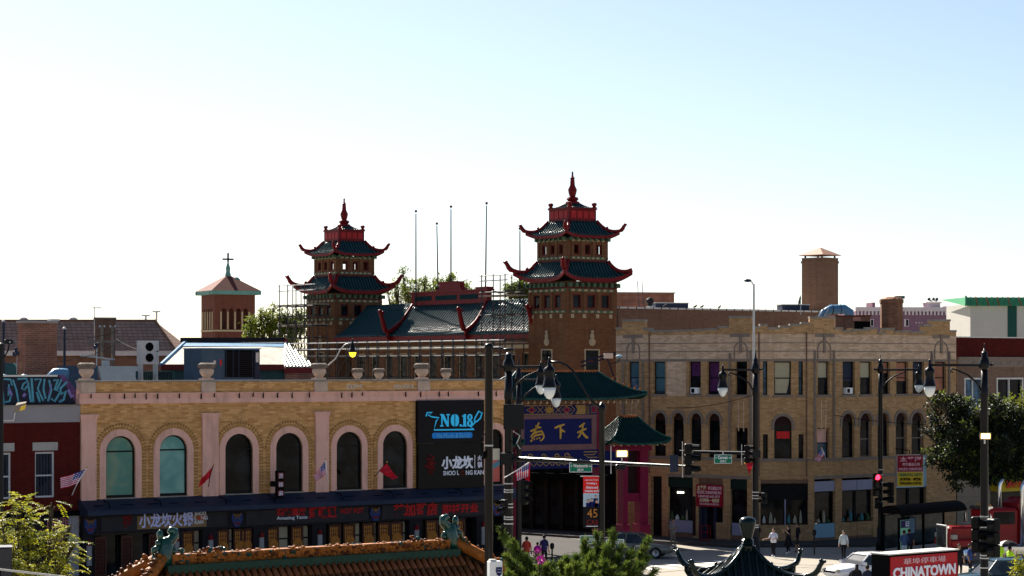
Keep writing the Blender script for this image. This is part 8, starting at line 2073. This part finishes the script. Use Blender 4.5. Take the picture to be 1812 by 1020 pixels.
# conifer: feathery sprays
def conifer(base, tips, label, seed, ln=.12, dens=2.0):
    rnd = random.Random(seed)
    t = empty('juniper_tree', base, 0, label, 'tree'); b = Vector(base)
    zt_ = max(p[2] for p in tips)
    core = Vector((sum(p[0] for p in tips) / len(tips), sum(p[1] for p in tips) / len(tips), zt_ - 2.2))
    tk = MB().tube([(0, 0, 0), core * .6, core], [.16, .12, .06], 8)
    fo = MB()
    for tp in tips:
        tp = Vector(tp); root = core.lerp(tp, .25) + Vector((rnd.uniform(-.2, .2), rnd.uniform(-.2, .2), -.3)); mid = root.lerp(tp, .55) + Vector((rnd.uniform(-.1, .1), 0, -.12))
        tk.tube([core, root, mid, tp], [.05, .035, .02, .004], 5)
        for k in range(int(26 * dens)):
            u = k / (26 * dens); p = (root.lerp(mid, u / .55) if u < .55 else mid.lerp(tp, (u - .55) / .45)); dr = (tp - mid).normalized()
            wdt = .42 * (1 - u * .8)
            for _ in range(4):
                sd = Vector((rnd.gauss(0, 1), rnd.gauss(0, 1), rnd.gauss(0, .8))).normalized(); d = (dr * .9 + sd * .8 + Vector((0, 0, .15))).normalized(); L_2 = wdt * rnd.uniform(.5, 1.1)
                fo.mat(rnd.choices((0, 1, 2), (5, 1.5, 3))[0])
                for j in range(6):
                    c = p + d * L_2 * j / 6
                    for _s in range(2):
                        leaf(fo, c, (d + Vector((rnd.gauss(0, .5), rnd.gauss(0, .5), rnd.gauss(0, .5)))).normalized(), Vector((rnd.gauss(0, 1), rnd.gauss(0, 1), 1)), ln * rnd.uniform(.7, 1.3), ln * .13)
    tk.build('trunk', M_bark, t, smooth=True); o = fo.build('crown', [leafmat('juniper_green', (.09, .14, .02), .35) if 'juniper_green' not in MATS else MATS['juniper_green'], M_leafd, M_leafm], t); o['kind'] = 'stuff'
q = W(1010, 0, 48)
tips = [rel(x, y, D, q) for x, y, D in ((885, 935, 48.5), (905, 960, 48), (895, 985, 47.5), (930, 985, 48), (950, 988, 48.3), (955, 1000, 47.5), (975, 1000, 48.4), (1000, 988, 48), (1020, 985, 47.6), (1005, 1005, 47), (1035, 958, 48.2), (1045, 985, 47.8), (1058, 945, 48.4), (1075, 965, 48), (1085, 940, 48.3), (1070, 995, 47.4), (1095, 985, 47.8), (1110, 1000, 47.5), (1120, 975, 48), (1150, 955, 48.2), (1135, 1000, 47.6), (1160, 1010, 47.8), (1030, 1015, 47), (980, 1015, 47), (920, 1010, 47.3), (1100, 1020, 47), (1060, 1020, 46.8), (945, 1020, 46.9), (910, 1000, 47.4), (965, 1002, 47.2), (990, 998, 47.5), (1018, 1000, 47.2), (1050, 1003, 47.3), (1085, 1008, 47.2), (1125, 1012, 47.4), (900, 1015, 47), (1145, 985, 48), (1040, 972, 48.2), (1012, 994, 48.1), (1100, 968, 48.2))]
conifer((q.x, q.y, 0), tips, 'feathery green juniper rising at the bottom centre', 4)
# magenta and white flowers in front of the conifer
M_mag = plain('magenta_petal', (.5, .03, .34), .6, .2, 9)
for px, py, r, D, lb, m_ in ((957, 991, .10, 46.5, 'magenta blossom beside the juniper tips', M_mag), (952, 975, .06, 47.0, 'smaller magenta blossom above the other one', M_mag)):
    q = W(px, py, D); t = empty('blossom', q, 0, lb, 'flower', 'blossoms by the juniper'); rnd = random.Random(px); mb = MB()
    for _ in range(40): d = Vector((rnd.gauss(0, 1), rnd.gauss(0, 1), rnd.gauss(0, 1))).normalized(); leaf(mb, d * r * .4, d, Vector((rnd.gauss(0, 1), 1, 1)), r * .8, r * .5)
    mb.build('petals', m_, t); MB().tube([(0, 0, 0), (.05, .1, -.6), (.02, .3, -q.z)], .012, 4).build('stem', M_leafd, t)
# ------------------------------------------------------------ small extras
M_tar = plain('tar_seam', (.05, .048, .045), .7, .3)
for pts in ([(1195, 1003, 0), (1290, 1008, 0)], [(1160, 1014, 0), (1215, 1009, 0), (1330, 1016, 0)], [(1410, 1004, 0), (1480, 1008, 0)], [(930, 975, 0), (1000, 985, 0)], [(1340, 996, 0), (1440, 1001, 0), (1475, 999, 0)]):
    P2 = []
    for px, py, _ in pts:
        D = H * F / (py - HY); P2.append(Vector(((px - CX) * D / F, D)))
    mb = MB()
    for a, b in zip(P2, P2[1:]):
        n = Vector((-(b - a).y, (b - a).x)).normalized() * .05
        mb.add([(a.x - n.x, a.y - n.y, .008), (b.x - n.x, b.y - n.y, .008), (b.x + n.x, b.y + n.y, .008), (a.x + n.x, a.y + n.y, .008)], [(0, 1, 2, 3)])
    mb.build('tar_seam', M_tar)['kind'] = 'structure'
for px, py in ((1250, 1012), (1452, 1012), (1012, 978)):
    D = H * F / (py - HY); MB().lathe([(.36, .0), (.36, .012), (.3, .014), (.02, .014)], ((px - CX) * D / F, D, 0), 18).build('manhole_cover', M_dkgrey)['kind'] = 'structure'
t = empty('grey_roof_cabinet', W(0, 1035, 50), rad(15), 'grey metal roof cabinet cut off by the bottom left corner', 'cabinet')
k = 50 / F
MB().cbox(-40 * k, 20 * k, -.2, .4, -2.2, 66 * k, .02).build('cabinet', plain('cabinet_grey', (.05, .05, .055), .6), t); MB().box(-40 * k - .02, 20 * k + .02, -.22, .42, 66 * k, 66 * k + .02).build('lid', M_slate, t)
MB().box(-.3, .2, -.1, .3, -W(0, 1035, 50).z, -2.2).build('stand', M_blkm, t)
t = empty('pale_hand_rail', W(0, 1008, 49), 0, 'pale hand rail running out of the bottom left corner', 'rail')
d = W(130, 1023, 49) - W(0, 1008, 49)
MB().tube([d * -.3, d], .025, 6).build('rail', M_offw, t)
for f in (0.0, .9): MB().tube([d * f, d * f + Vector((0, 0, -W(0, 1008, 49).z - d.z * f))], .02, 5).build('post', M_blkm, t)
# upright bollards and parking meter by the kerb
for px, D, lb in ((977, 122, 'slim black bollard right of the navy shirt'), (1441, 132, 'slim black parking meter right of the black shorts')):
    q = W(px, 0, D); t = empty('kerb_post', (q.x, q.y, .1), 0, lb, 'post')
    MB().tube([(0, 0, 0), (0, 0, 1.15)], .045, 7).build('shaft', M_blk, t); MB().lathe([(.05, 0), (.11, .08), (.12, .25), (.08, .34), (.02, .36)], (0, 0, 1.12), 10).build('head', M_blk, t)
